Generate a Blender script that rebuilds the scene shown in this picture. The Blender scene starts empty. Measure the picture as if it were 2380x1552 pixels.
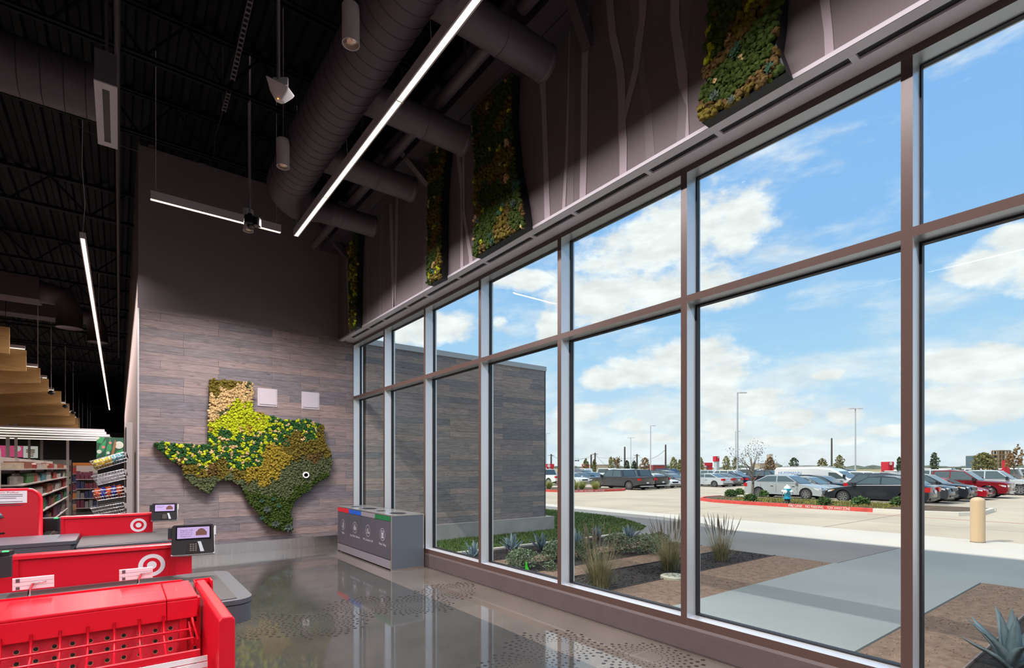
import bpy, bmesh, math, random
from mathutils import Vector, Matrix, Euler, noise as mnoise

PI = math.pi
rnd = random.Random(7)
SC = bpy.context.scene
COL = SC.collection

# ------------------------------------------------------------------ camera
FPX, YAW, HOR, CZ = 1199.8, 0.6503, 1086.1, 1.725
CS, SN = math.cos(YAW), math.sin(YAW)
cd = bpy.data.cameras.new('camera')
cam = bpy.data.objects.new('camera', cd)
COL.objects.link(cam)
cam.location = (0, 0, CZ)
cam.rotation_euler = (PI / 2, 0, -YAW)
cd.sensor_fit = 'HORIZONTAL'
cd.sensor_width = 36
cd.lens = 36 * FPX / 2380
cd.shift_y = (HOR - 776) / 2380
cd.clip_start = 0.05
cd.clip_end = 3000
SC.camera = cam

# colour management and light paths
SC.view_settings.view_transform = 'Standard'
SC.view_settings.look = 'None'
SC.view_settings.gamma = 1
SC.view_settings.use_curve_mapping = False
SC.view_settings.exposure = 0.0
cy = SC.cycles
cy.use_denoising = True
cy.max_bounces = 9
cy.diffuse_bounces = 4
cy.glossy_bounces = 4
cy.transmission_bounces = 6
cy.transparent_max_bounces = 16
cy.sample_clamp_indirect = 6
cy.caustics_reflective = False
cy.caustics_refractive = False

# rays through the measured frame: where a direction meets a plane of the place
def _r(px): return (px - 1190) / FPX
def at_z(px, py, z):
    d = (CZ - z) * FPX / (py - HOR); l = _r(px) * d
    return Vector((d * SN + l * CS, d * CS - l * SN, z))
def at_Y(px, py, Y):
    r = _r(px); X = Y * (SN + r * CS) / (CS - r * SN); d = X * SN + Y * CS
    return Vector((X, Y, CZ + (HOR - py) / FPX * d))
def at_X(px, py, X):
    r = _r(px); Y = X * (CS - r * SN) / (SN + r * CS); d = X * SN + Y * CS
    return Vector((X, Y, CZ + (HOR - py) / FPX * d))
def at_d(px, py, d):
    l = _r(px) * d
    return Vector((d * SN + l * CS, d * CS - l * SN, CZ + (HOR - py) / FPX * d))

# ------------------------------------------------------------------ sky and sun
def build_world():
    w = bpy.data.worlds.new('sky'); SC.world = w
    w.use_nodes = True
    nt = w.node_tree; N = nt.nodes; L = nt.links
    N.clear()
    def M(op, a, b=None, c=None, clamp=False):
        n = N.new('ShaderNodeMath'); n.operation = op; n.use_clamp = clamp
        for i, v in enumerate((a, b, c)):
            if v is None: continue
            if isinstance(v, (int, float)): n.inputs[i].default_value = v
            else: L.new(v, n.inputs[i])
        return n.outputs[0]
    tc = N.new('ShaderNodeTexCoord')
    sep = N.new('ShaderNodeSeparateXYZ'); L.new(tc.outputs['Generated'], sep.inputs[0])
    x, y, z = sep.outputs
    az = M('ARCTAN2', x, y)
    hz = M('SQRT', M('ADD', M('MULTIPLY', x, x), M('MULTIPLY', y, y)))
    te = M('DIVIDE', z, M('MAXIMUM', hz, 0.02))
    te = M('MINIMUM', te, 4.0)
    # cloud field in azimuth / tangent of elevation
    cmb = N.new('ShaderNodeCombineXYZ'); L.new(az, cmb.inputs[0]); L.new(te, cmb.inputs[1])
    def noise(scale, detail, stretch=1.0, seed=0.0, rough=0.55):
        mp = N.new('ShaderNodeMapping'); mp.inputs['Scale'].default_value = (scale, scale * stretch, 1)
        mp.inputs['Location'].default_value = (seed, seed * 1.7, seed)
        L.new(cmb.outputs[0], mp.inputs[0])
        n = N.new('ShaderNodeTexNoise'); n.inputs['Scale'].default_value = 1.0
        n.inputs['Detail'].default_value = detail; n.inputs['Roughness'].default_value = rough
        L.new(mp.outputs[0], n.inputs['Vector'])
        return n.outputs['Fac']
    puffs = [(1690, 520, 120, 120), (1600, 560, 130, 120), (1470, 610, 150, 90), (1380, 690, 130, 75),
             (1560, 670, 180, 70), (1520, 520, 90, 40), (1650, 690, 70, 40),
             (1590, 850, 190, 60), (1680, 880, 110, 45), (1480, 850, 70, 30),
             (1000, 760, 90, 45), (1060, 745, 60, 35), (920, 770, 70, 40), (1160, 745, 25, 18),
             (1215, 650, 90, 30), (1275, 755, 36, 40), (1400, 880, 60, 30),
             (2300, 615, 110, 55), (2340, 560, 70, 45), (2420, 620, 90, 60),
             (1930, 868, 90, 20), (2260, 850, 190, 55), (2180, 930, 150, 40), (2330, 930, 120, 50),
             (1730, 930, 150, 40), (1960, 975, 60, 28), (1850, 975, 60, 28), (1660, 985, 80, 26),
             (1480, 985, 90, 24), (1350, 960, 80, 30), (2100, 1000, 130, 20), (1560, 1015, 160, 18), (1850, 1025, 200, 16)]
    acc = None
    for (px, py, rx, ry) in puffs:
        v = at_d(px, py, 1.0) - Vector((0, 0, CZ))
        a = math.atan2(v.x, v.y); h = math.hypot(v.x, v.y); t = v.z / h
        c2 = 1 / (h * h)
        ra = rx / FPX * c2; rt = ry / FPX / h
        f = M('SUBTRACT', 1.0, M('ADD', M('POWER', M('ABSOLUTE', M('DIVIDE', M('SUBTRACT', az, a), ra)), 2.0),
                                 M('POWER', M('ABSOLUTE', M('DIVIDE', M('SUBTRACT', te, t), rt)), 2.0)))
        f = M('MAXIMUM', f, -3.0)
        acc = f if acc is None else M('SMOOTH_MAX', acc, f, 0.35)
    n1 = noise(9, 8, 1.5, 2.0, 0.62)
    n2 = noise(4.0, 6, 2.6, 5.0, 0.6)
    n3 = noise(16, 6, 2.2, 9.0)
    body = M('ADD', acc, M('MULTIPLY', M('SUBTRACT', n1, 0.5), 4.2))
    m1 = N.new('ShaderNodeMapRange'); m1.interpolation_type = 'SMOOTHSTEP'
    m1.inputs[1].default_value = -0.25; m1.inputs[2].default_value = 0.75; L.new(body, m1.inputs[0])
    # thin streaked cloud towards the horizon
    low = N.new('ShaderNodeMapRange'); low.inputs[1].default_value = 0.0; low.inputs[2].default_value = 0.30
    low.inputs[3].default_value = 1.0; low.inputs[4].default_value = 0.0; L.new(te, low.inputs[0])
    st = M('ADD', n2, M('MULTIPLY', low.outputs[0], 0.20))
    m2 = N.new('ShaderNodeMapRange'); m2.interpolation_type = 'SMOOTHSTEP'
    m2.inputs[1].default_value = 0.50; m2.inputs[2].default_value = 0.74; L.new(st, m2.inputs[0])
    cover = M('MAXIMUM', m1.outputs[0], M('MULTIPLY', m2.outputs[0], 0.75), clamp=True)
    ramp = N.new('ShaderNodeValToRGB')
    e = ramp.color_ramp.elements
    e[0].position = 0.0; e[0].color = (0.70, 0.84, 0.97, 1)
    e[1].position = 1.0; e[1].color = (0.20, 0.42, 0.86, 1)
    for p, c in ((0.05, (0.62, 0.81, 0.98, 1)), (0.16, (0.43, 0.70, 0.97, 1)), (0.32, (0.29, 0.56, 0.95, 1)), (0.6, (0.24, 0.49, 0.93, 1))):
        k = e.new(p); k.color = c
    L.new(M('MULTIPLY', te, 0.8, clamp=True), ramp.inputs[0])
    shade = N.new('ShaderNodeMapRange'); shade.inputs[1].default_value = 0.35; shade.inputs[2].default_value = 0.65
    shade.inputs[3].default_value = 0.86; shade.inputs[4].default_value = 1.06; L.new(n3, shade.inputs[0])
    cc = N.new('ShaderNodeCombineXYZ')
    L.new(M('MULTIPLY', shade.outputs[0], 0.985), cc.inputs[0]); L.new(M('MULTIPLY', shade.outputs[0], 0.995), cc.inputs[1]); L.new(shade.outputs[0], cc.inputs[2])
    mx = N.new('ShaderNodeMix'); mx.data_type = 'RGBA'
    L.new(cover, mx.inputs[0]); L.new(ramp.outputs[0], mx.inputs[6]); L.new(cc.outputs[0], mx.inputs[7])
    # below the horizon: pale earth
    gm = N.new('ShaderNodeMapRange'); gm.inputs[1].default_value = -0.02; gm.inputs[2].default_value = 0.0; L.new(z, gm.inputs[0])
    m3 = N.new('ShaderNodeMix'); m3.data_type = 'RGBA'; m3.inputs[6].default_value = (0.45, 0.40, 0.33, 1)
    L.new(gm.outputs[0], m3.inputs[0]); L.new(mx.outputs[2], m3.inputs[7])
    # unseen bright sky overhead, added to lift the shaded ground
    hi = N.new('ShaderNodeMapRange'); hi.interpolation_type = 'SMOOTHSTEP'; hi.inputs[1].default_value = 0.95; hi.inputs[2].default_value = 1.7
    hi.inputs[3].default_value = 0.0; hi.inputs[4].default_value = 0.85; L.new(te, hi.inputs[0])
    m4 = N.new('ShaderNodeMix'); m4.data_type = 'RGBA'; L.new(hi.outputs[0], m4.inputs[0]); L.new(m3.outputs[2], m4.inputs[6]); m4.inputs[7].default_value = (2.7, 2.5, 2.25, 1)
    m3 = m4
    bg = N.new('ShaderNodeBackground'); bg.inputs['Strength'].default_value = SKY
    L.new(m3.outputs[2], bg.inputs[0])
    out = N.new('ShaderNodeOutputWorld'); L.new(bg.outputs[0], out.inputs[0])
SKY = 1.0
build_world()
sl = bpy.data.lights.new('sun', 'SUN'); sl.energy = 3.6; sl.angle = 0.0095; sl.color = (1.0, 0.94, 0.84)
sun = bpy.data.objects.new('sun', sl); COL.objects.link(sun)
SUN_EL = math.radians(42)
_sd = Vector((0.955 * math.cos(SUN_EL), -0.296 * math.cos(SUN_EL), -math.sin(SUN_EL)))
sun.rotation_euler = _sd.to_track_quat('-Z', 'Y').to_euler()
sun.location = (-20, 10, 30)
LED_W = 3.2        # radiance of the linear lamps' lenses
LED_P = 56.0       # watts per metre thrown down by each linear lamp's optics
ZL = 5.5           # height of the hung lamps

# ------------------------------------------------------------------ materials
MATS = {}
def mat(name, col=(.5, .5, .5), rough=.5, metal=0.0, spec=.5, emit=None, estr=0.0, bump=0.0, bscale=40.0, vary=0.0, vscale=6.0, coat=0.0, stretch=None):
    if name in MATS: return MATS[name]
    m = bpy.data.materials.new(name); m.use_nodes = True
    nt = m.node_tree; N = nt.nodes; L = nt.links
    b = N['Principled BSDF']
    b.inputs['Base Color'].default_value = (*col, 1)
    b.inputs['Roughness'].default_value = rough
    b.inputs['Metallic'].default_value = metal
    b.inputs['Specular IOR Level'].default_value = spec
    if coat: b.inputs['Coat Weight'].default_value = coat; b.inputs['Coat Roughness'].default_value = 0.08
    if emit is not None:
        b.inputs['Emission Color'].default_value = (*emit, 1); b.inputs['Emission Strength'].default_value = estr
    if bump or vary:
        tc = N.new('ShaderNodeTexCoord'); mp = N.new('ShaderNodeMapping')
        L.new(tc.outputs['Object'], mp.inputs[0])
        if stretch: mp.inputs['Scale'].default_value = stretch
    if vary:
        n = N.new('ShaderNodeTexNoise'); n.inputs['Scale'].default_value = vscale; n.inputs['Detail'].default_value = 5
        L.new(mp.outputs[0], n.inputs['Vector'])
        r = N.new('ShaderNodeMapRange'); r.inputs[1].default_value = .3; r.inputs[2].default_value = .7
        r.inputs[3].default_value = 1 - vary; r.inputs[4].default_value = 1 + vary
        L.new(n.outputs['Fac'], r.inputs[0])
        vm = N.new('ShaderNodeVectorMath'); vm.operation = 'SCALE'; vm.inputs[0].default_value = col
        L.new(r.outputs[0], vm.inputs['Scale']); L.new(vm.outputs[0], b.inputs['Base Color'])
    if bump:
        n = N.new('ShaderNodeTexNoise'); n.inputs['Scale'].default_value = bscale; n.inputs['Detail'].default_value = 4
        L.new(mp.outputs[0], n.inputs['Vector'])
        bp = N.new('ShaderNodeBump'); bp.inputs['Strength'].default_value = bump; bp.inputs['Distance'].default_value = .02
        L.new(n.outputs['Fac'], bp.inputs['Height']); L.new(bp.outputs[0], b.inputs['Normal'])
    MATS[name] = m
    return m

def glass_mat(name, tint, fres=1.0, rough=0.0):
    m = bpy.data.materials.new(name); m.use_nodes = True
    N = m.node_tree.nodes; L = m.node_tree.links; N.clear()
    tr = N.new('ShaderNodeBsdfTransparent'); tr.inputs[0].default_value = (*tint, 1)
    gl = N.new('ShaderNodeBsdfGlossy'); gl.inputs['Roughness'].default_value = rough
    fr = N.new('ShaderNodeLayerWeight'); fr.inputs[0].default_value = .5
    p5 = N.new('ShaderNodeMath'); p5.operation = 'POWER'; p5.inputs[1].default_value = 5; L.new(fr.outputs['Facing'], p5.inputs[0])
    k = N.new('ShaderNodeMath'); k.operation = 'MULTIPLY_ADD'; k.inputs[1].default_value = .8 * fres; k.inputs[2].default_value = .04 * fres; L.new(p5.outputs[0], k.inputs[0])
    mx = N.new('ShaderNodeMixShader'); L.new(k.outputs[0], mx.inputs[0]); L.new(tr.outputs[0], mx.inputs[1]); L.new(gl.outputs[0], mx.inputs[2])
    o = N.new('ShaderNodeOutputMaterial'); L.new(mx.outputs[0], o.inputs[0])
    MATS[name] = m
    return m

def wood_mat(name, ax, row, length, c1, c2, seed=0.0, gap=(.03, .026, .026), rough=.55):
    """boards running along one horizontal axis of the wall, tone changing from board to board"""
    m = bpy.data.materials.new(name); m.use_nodes = True
    N = m.node_tree.nodes; L = m.node_tree.links; b = N['Principled BSDF']
    tc = N.new('ShaderNodeTexCoord'); sp = N.new('ShaderNodeSeparateXYZ'); L.new(tc.outputs['Object'], sp.inputs[0])
    cb = N.new('ShaderNodeCombineXYZ'); L.new(sp.outputs[ax], cb.inputs[0]); L.new(sp.outputs[2], cb.inputs[1]); cb.inputs[2].default_value = seed
    def brick(a, bb, mortar, w, off, freq, sq, bias):
        k = N.new('ShaderNodeTexBrick'); L.new(cb.outputs[0], k.inputs['Vector'])
        k.offset = off; k.offset_frequency = freq; k.squash = sq; k.squash_frequency = 3
        k.inputs['Scale'].default_value = 1; k.inputs['Brick Width'].default_value = w; k.inputs['Row Height'].default_value = row
        k.inputs['Mortar Size'].default_value = .0022; k.inputs['Mortar Smooth'].default_value = .2; k.inputs['Bias'].default_value = bias
        k.inputs['Color1'].default_value = (*a, 1); k.inputs['Color2'].default_value = (*bb, 1); k.inputs['Mortar'].default_value = (*mortar, 1)
        return k
    k1 = brick(c1, c2, gap, length, .37, 2, .62, 0)
    k2 = brick((.86, .92, 1.02), (1.18, 1.04, .98), (1, 1, 1), length, .37, 2, .62, .1)
    # grain: noise stretched along the boards, shifted row by row
    mp = N.new('ShaderNodeMapping'); mp.inputs['Scale'].default_value = (2.2, 26, 1); L.new(cb.outputs[0], mp.inputs[0])
    n = N.new('ShaderNodeTexNoise'); n.inputs['Scale'].default_value = 1.6; n.inputs['Detail'].default_value = 8; n.inputs['Distortion'].default_value = 1.2
    L.new(mp.outputs[0], n.inputs['Vector'])
    r = N.new('ShaderNodeMapRange'); r.inputs[1].default_value = .3; r.inputs[2].default_value = .72; r.inputs[3].default_value = .62; r.inputs[4].default_value = 1.32
    L.new(n.outputs['Fac'], r.inputs[0])
    # knots
    mk = N.new('ShaderNodeMapping'); mk.inputs['Scale'].default_value = (1.3, 3.4, 1); L.new(cb.outputs[0], mk.inputs[0])
    v = N.new('ShaderNodeTexVoronoi'); v.inputs['Scale'].default_value = 2.1; L.new(mk.outputs[0], v.inputs['Vector'])
    rk = N.new('ShaderNodeMapRange'); rk.inputs[1].default_value = .02; rk.inputs[2].default_value = .14; rk.inputs[3].default_value = .55; rk.inputs[4].default_value = 1
    L.new(v.outputs['Distance'], rk.inputs[0])
    def mul(a, bb):
        q = N.new('ShaderNodeMix'); q.data_type = 'RGBA'; q.blend_type = 'MULTIPLY'; q.inputs[0].default_value = 1
        L.new(a, q.inputs[6]); L.new(bb, q.inputs[7]); return q.outputs[2]
    c = mul(mul(mul(k1.outputs['Color'], k2.outputs['Color']), r.outputs[0]), rk.outputs[0])
    L.new(c, b.inputs['Base Color'])
    b.inputs['Roughness'].default_value = rough
    bp = N.new('ShaderNodeBump'); bp.inputs['Strength'].default_value = .35; bp.inputs['Distance'].default_value = .006; bp.invert = True
    L.new(k1.outputs['Fac'], bp.inputs['Height']); L.new(bp.outputs[0], b.inputs['Normal'])
    MATS[name] = m
    return m

# ------------------------------------------------------------------ mesh helper
class MB:
    def __init__(s): s.v = []; s.f = []; s.m = []; s.cur = 0
    def add(s, vs, fs):
        o = len(s.v); s.v += [tuple(p) for p in vs]; s.f += [tuple(i + o for i in q) for q in fs]; s.m += [s.cur] * len(fs)
        return s
    def box(s, x0, y0, z0, x1, y1, z1):
        if x0 > x1: x0, x1 = x1, x0
        if y0 > y1: y0, y1 = y1, y0
        if z0 > z1: z0, z1 = z1, z0
        return s.add([(x0, y0, z0), (x1, y0, z0), (x1, y1, z0), (x0, y1, z0), (x0, y0, z1), (x1, y0, z1), (x1, y1, z1), (x0, y1, z1)],
                     [(0, 3, 2, 1), (4, 5, 6, 7), (0, 1, 5, 4), (1, 2, 6, 5), (2, 3, 7, 6), (3, 0, 4, 7)])
    def cbox(s, c, sx, sy, sz, rot=None, ch=0.0):
        """box about a centre, optional rotation matrix and chamfer of its vertical edges"""
        hx, hy, hz = sx / 2, sy / 2, sz / 2
        if ch:
            P = [(-hx + ch, -hy), (hx - ch, -hy), (hx, -hy + ch), (hx, hy - ch), (hx - ch, hy), (-hx + ch, hy), (-hx, hy - ch), (-hx, -hy + ch)]
        else:
            P = [(-hx, -hy), (hx, -hy), (hx, hy), (-hx, hy)]
        n = len(P)
        vs = [Vector((x, y, -hz)) for x, y in P] + [Vector((x, y, hz)) for x, y in P]
        if rot is not None: vs = [rot @ v for v in vs]
        c = Vector(c)
        return s.add([v + c for v in vs], [tuple(range(n - 1, -1, -1)), tuple(range(n, 2 * n))] + [(i, (i + 1) % n, n + (i + 1) % n, n + i) for i in range(n)])
    def prism(s, pts, off):
        """3D polygon pushed along a vector"""
        n = len(pts); off = Vector(off)
        a = [Vector(p) for p in pts]; b = [p + off for p in a]
        nv = Vector((0, 0, 0))
        for i in range(n):
            p, q = a[i], a[(i + 1) % n]; nv += p.cross(q)
        fl = nv.dot(off) > 0
        f0 = tuple(range(n - 1, -1, -1)) if fl else tuple(range(n))
        f1 = tuple(range(n, 2 * n)) if fl else tuple(range(2 * n - 1, n - 1, -1))
        sd = [(i, (i + 1) % n, n + (i + 1) % n, n + i) if fl else (i, n + i, n + (i + 1) % n, (i + 1) % n) for i in range(n)]
        return s.add(a + b, [f0, f1] + sd)
    def poly(s, pts): return s.add(pts, [tuple(range(len(pts)))])
    def tube(s, path, r, n=8, cap=True, r1=None):
        path = [Vector(p) for p in path]; rings = []; o = []
        k = len(path)
        up = None
        for i, p in enumerate(path):
            t = (path[min(i + 1, k - 1)] - path[max(i - 1, 0)]).normalized()
            if up is None:
                up = Vector((0, 0, 1)) if abs(t.z) < .9 else Vector((1, 0, 0))
            a = t.cross(up)
            if a.length < 1e-5: a = t.cross(Vector((0, 1, .3)))
            a.normalize(); b = a.cross(t).normalized(); up = b
            rr = r[i] if isinstance(r, (list, tuple)) else (r if r1 is None else r + (r1 - r) * i / max(1, k - 1))
            o += [p + a * (rr * math.cos(2 * PI * j / n)) + b * (rr * math.sin(2 * PI * j / n)) for j in range(n)]
        fs = []
        for i in range(k - 1):
            for j in range(n):
                fs.append((i * n + j, (i + 1) * n + j, (i + 1) * n + (j + 1) % n, i * n + (j + 1) % n)[::-1])
        if cap:
            fs.append(tuple(range(n))[::-1][::-1]); fs.append(tuple((k - 1) * n + j for j in range(n))[::-1])
        return s.add(o, fs)
    def lathe(s, c, prof, n=16, axis='z'):
        """profile of (radius, height) pairs turned about an axis through c"""
        c = Vector(c); o = []
        for (r, h) in prof:
            for j in range(n):
                a = 2 * PI * j / n; u, w = r * math.cos(a), r * math.sin(a)
                o.append(c + (Vector((u, w, h)) if axis == 'z' else Vector((h, u, w)) if axis == 'x' else Vector((w, h, u))))
        fs = []
        k = len(prof)
        for i in range(k - 1):
            for j in range(n): fs.append((i * n + j, i * n + (j + 1) % n, (i + 1) * n + (j + 1) % n, (i + 1) * n + j))
        if prof[0][0] > 1e-6: fs.append(tuple(range(n))[::-1])
        if prof[-1][0] > 1e-6: fs.append(tuple((k - 1) * n + j for j in range(n)))
        return s.add(o, fs)
    def blob(s, c, rx, ry, rz, rg, jit=.25, sub=1, rot=None):
        vs, fs = ICO[sub]; c = Vector(c)
        o = []
        for v in vs:
            k = 1 + rg.uniform(-jit, jit)
            p = Vector((v[0] * rx * k, v[1] * ry * k, v[2] * rz * k))
            if rot is not None: p = rot @ p
            o.append(c + p)
        return s.add(o, fs)
    def obj(s, name, mats, parent=None, smooth=False, ang=None, world=False):
        me = bpy.data.meshes.new(name)
        me.from_pydata(s.v, [], s.f)
        if not isinstance(mats, (list, tuple)): mats = [mats]
        for m in mats: me.materials.append(m)
        if len(mats) > 1: me.polygons.foreach_set('material_index', s.m)
        if smooth or ang:
            me.polygons.foreach_set('use_smooth', [True] * len(me.polygons))
        me.validate(); me.update()
        if ang: me.set_sharp_from_angle(angle=ang)
        o = bpy.data.objects.new(name, me); COL.objects.link(o)
        if parent is not None:
            o.parent = parent
            if world: o.matrix_parent_inverse = Matrix.Translation(-Vector(parent.location))
        return o
def _ico():
    out = {}
    for sub in (0, 1, 2):
        bm = bmesh.new(); bmesh.ops.create_icosphere(bm, subdivisions=sub + 1 if sub else 1, radius=1)
        bm.verts.ensure_lookup_table()
        out[sub] = ([tuple(v.co) for v in bm.verts], [tuple(v.index for v in f.verts) for f in bm.faces]); bm.free()
    return out
ICO = _ico()

def tag(o, label=None, cat=None, group=None, kind=None):
    if label: o['label'] = label
    if cat: o['category'] = cat
    if group: o['group'] = group
    if kind: o['kind'] = kind
    return o
def thing(name, label, cat, loc=(0, 0, 0), rz=0.0, group=None, kind=None):
    o = bpy.data.objects.new(name, None); COL.objects.link(o)
    o.location = loc; o.rotation_euler = (0, 0, rz); o.empty_display_size = .1
    return tag(o, label, cat, group, kind)
def dup(root, loc, rz=0.0, label=None, group=None, scale=None):
    r = root.copy(); COL.objects.link(r); r.location = loc; r.rotation_euler = (0, 0, rz)
    if scale is not None: r.scale = scale
    if label: r['label'] = label
    if group: r['group'] = group
    for ch in list(root.children):
        c = ch.copy(); COL.objects.link(c); c.parent = r
        for g in ch.children:
            d = g.copy(); COL.objects.link(d); d.parent = c
    return r
def text(body, name, m, parent, mw, size=.1, depth=.0015, width=None, align='CENTER', world=True, shear=0):
    cu = bpy.data.curves.new(name, 'FONT'); cu.body = body; cu.size = size; cu.extrude = depth
    cu.align_x = align; cu.align_y = 'CENTER'; cu.resolution_u = 3
    t = bpy.data.objects.new('tmp_text', cu); COL.objects.link(t)
    dg = bpy.context.evaluated_depsgraph_get()
    me = bpy.data.meshes.new_from_object(t.evaluated_get(dg)); me.name = name
    bpy.data.objects.remove(t); bpy.data.curves.remove(cu)
    if width:
        xs = [v.co.x for v in me.vertices]; k = width / (max(xs) - min(xs))
        for v in me.vertices: v.co.x *= k
    me.transform(mw); me.materials.clear(); me.materials.append(m)
    o = bpy.data.objects.new(name, me); COL.objects.link(o)
    if parent is not None:
        o.parent = parent
        if world: o.matrix_parent_inverse = Matrix.Translation(-Vector(parent.location))
    return o
def frame(origin, xdir, ydir):
    x = Vector(xdir).normalized(); y = Vector(ydir).normalized(); z = x.cross(y)
    return Matrix(((x.x, y.x, z.x, origin[0]), (x.y, y.y, z.y, origin[1]), (x.z, y.z, z.z, origin[2]), (0, 0, 0, 1)))
def ring(mb, c, u, v, r0, r1, n=40):
    c = Vector(c); u = Vector(u); v = Vector(v)
    o = [c + u * (r * math.cos(2 * PI * i / n)) + v * (r * math.sin(2 * PI * i / n)) for r in (r0, r1) for i in range(n)]
    mb.add(o, [(i, (i + 1) % n, n + (i + 1) % n, n + i)[::-1] for i in range(n)])
def disc(mb, c, u, v, r, n=32):
    c = Vector(c); u = Vector(u); v = Vector(v)
    mb.poly([c + u * (r * math.cos(2 * PI * i / n)) + v * (r * math.sin(2 * PI * i / n)) for i in range(n)])
def inside(p, poly):
    x, y = p; c = False; j = len(poly) - 1
    for i in range(len(poly)):
        xi, yi = poly[i]; xj, yj = poly[j]
        if (yi > y) != (yj > y) and x < (xj - xi) * (y - yi) / (yj - yi) + xi: c = not c
        j = i
    return c
# ------------------------------------------------------------------ room shell
W, WU, D, GX = 4.25, 3.92, 11.59, 4.42
M_paint = mat('grey_mauve_wall_paint', (.25, .22, .235), .75, vary=.04, vscale=1.5)
M_mural = mat('pale_mauve_mural_paint', (.40, .345, .38), .7)
M_mural2 = mat('mid_mauve_mural_paint', (.215, .185, .195), .7)
M_wood = wood_mat('grey_barn_boards', 0, .148, 1.55, (.172, .153, .157), (.245, .212, .205), 0.0)
M_woodx = wood_mat('weathered_grey_boards_outside', 0, .148, 1.7, (.215, .195, .182), (.31, .27, .245), 3.0)
M_steel = mat('brushed_stainless', (.90, .88, .86), .27, 1.0, bump=.25, bscale=9, stretch=(1, 1, .15))
M_alu = mat('satin_aluminium', (.66, .69, .71), .34, .55)
M_reflbrown = mat('mullion_reflection_brown', (.088, .054, .045), .33, 0, .6)  # front faces: the room's brown reflection put into the aluminium's colour
M_curb = mat('brown_mauve_painted_kerb', (.088, .068, .068), .5, vary=.06, bump=.1, bscale=30)
M_black = mat('black_rubber', (.008, .008, .010), .5)
M_dark = mat('dark_plum_ceiling_paint', (.0050, .0042, .0060), .7, 0, .2)
M_duct = mat('plum_grey_duct_paint', (.088, .068, .083), .5)
M_pipe = mat('plum_grey_pipe_paint', (.125, .100, .115), .45)
M_white = mat('white_powder_coat', (.78, .78, .80), .4)
M_grille = mat('white_grille_enamel', (.90, .89, .95), .3, 0)
M_led = mat('warm_led_lens', (1, .9, .75), .4, emit=(1.0, .80, .56), estr=LED_W)
M_led2 = mat('warm_spot_lamp', (1, .9, .75), .4, emit=(1.0, .74, .45), estr=60.0)
M_fix = mat('lamp_housing_grey', (.60, .56, .60), .45, .2)
M_glass = glass_mat('clear_window_glass', (.955, .985, .975), .2)

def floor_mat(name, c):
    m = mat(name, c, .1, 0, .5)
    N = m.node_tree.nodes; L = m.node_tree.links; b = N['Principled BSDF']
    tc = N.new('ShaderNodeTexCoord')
    def nz(sc, det, rough=.6):
        n = N.new('ShaderNodeTexNoise'); n.inputs['Scale'].default_value = sc; n.inputs['Detail'].default_value = det; n.inputs['Roughness'].default_value = rough
        L.new(tc.outputs['Object'], n.inputs['Vector']); return n.outputs['Fac']
    def mr(v, a, bb, c0, d):
        r = N.new('ShaderNodeMapRange'); r.inputs[1].default_value = a; r.inputs[2].default_value = bb; r.inputs[3].default_value = c0; r.inputs[4].default_value = d
        L.new(v, r.inputs[0]); return r.outputs[0]
    def mm(op, a, bb):
        q = N.new('ShaderNodeMath'); q.operation = op
        for i, v in enumerate((a, bb)):
            if isinstance(v, (int, float)): q.inputs[i].default_value = v
            else: L.new(v, q.inputs[i])
        return q.outputs[0]
    k = mm('MULTIPLY', mr(nz(.9, 7), .32, .68, .78, 1.22), mr(nz(60, 3), .3, .7, .9, 1.1))
    k = mm('MULTIPLY', k, mr(nz(5, 6, .7), .62, .78, 1.0, 1.22))
    # saw cut joints of the slab
    sp = N.new('ShaderNodeSeparateXYZ'); L.new(tc.outputs['Object'], sp.inputs[0])
    dist = None
    for ax, pos in ((1, 6.84), (1, 3.1), (0, .6), (0, -3.2), (1, 10.5)):
        d = mm('ABSOLUTE', mm('SUBTRACT', sp.outputs[ax], pos), 0.0)
        dist = d if dist is None else mm('MINIMUM', dist, d)
    k = mm('MULTIPLY', k, mr(dist, .002, .006, 1.7, 1.0))
    vm = N.new('ShaderNodeVectorMath'); vm.operation = 'SCALE'; vm.inputs[0].default_value = c; L.new(k, vm.inputs['Scale'])
    L.new(vm.outputs[0], b.inputs['Base Color'])
    L.new(mr(nz(2.2, 5), .3, .7, .035, .10), b.inputs['Roughness'])
    b.inputs['Specular IOR Level'].default_value = .8
    b.inputs['Coat Weight'].default_value = .35; b.inputs['Coat Roughness'].default_value = .03
    return m
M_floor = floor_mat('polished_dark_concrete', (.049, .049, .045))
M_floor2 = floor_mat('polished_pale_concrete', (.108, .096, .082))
M_dot = mat('etched_dark_dots', (.018, .014, .012), .3)

mb = MB()
mb.cur = 0
mb.poly([(-30, -12, 0), (3.28, -12, 0), (3.28, 10.42, 0), (.27, 10.42, 0), (.27, 62, 0), (-30, 62, 0)])
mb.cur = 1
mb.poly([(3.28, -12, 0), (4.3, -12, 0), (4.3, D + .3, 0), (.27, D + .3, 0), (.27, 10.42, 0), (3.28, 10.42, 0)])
floor = mb.obj('floor', [M_floor, M_floor2]); tag(floor, kind='structure')
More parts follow.
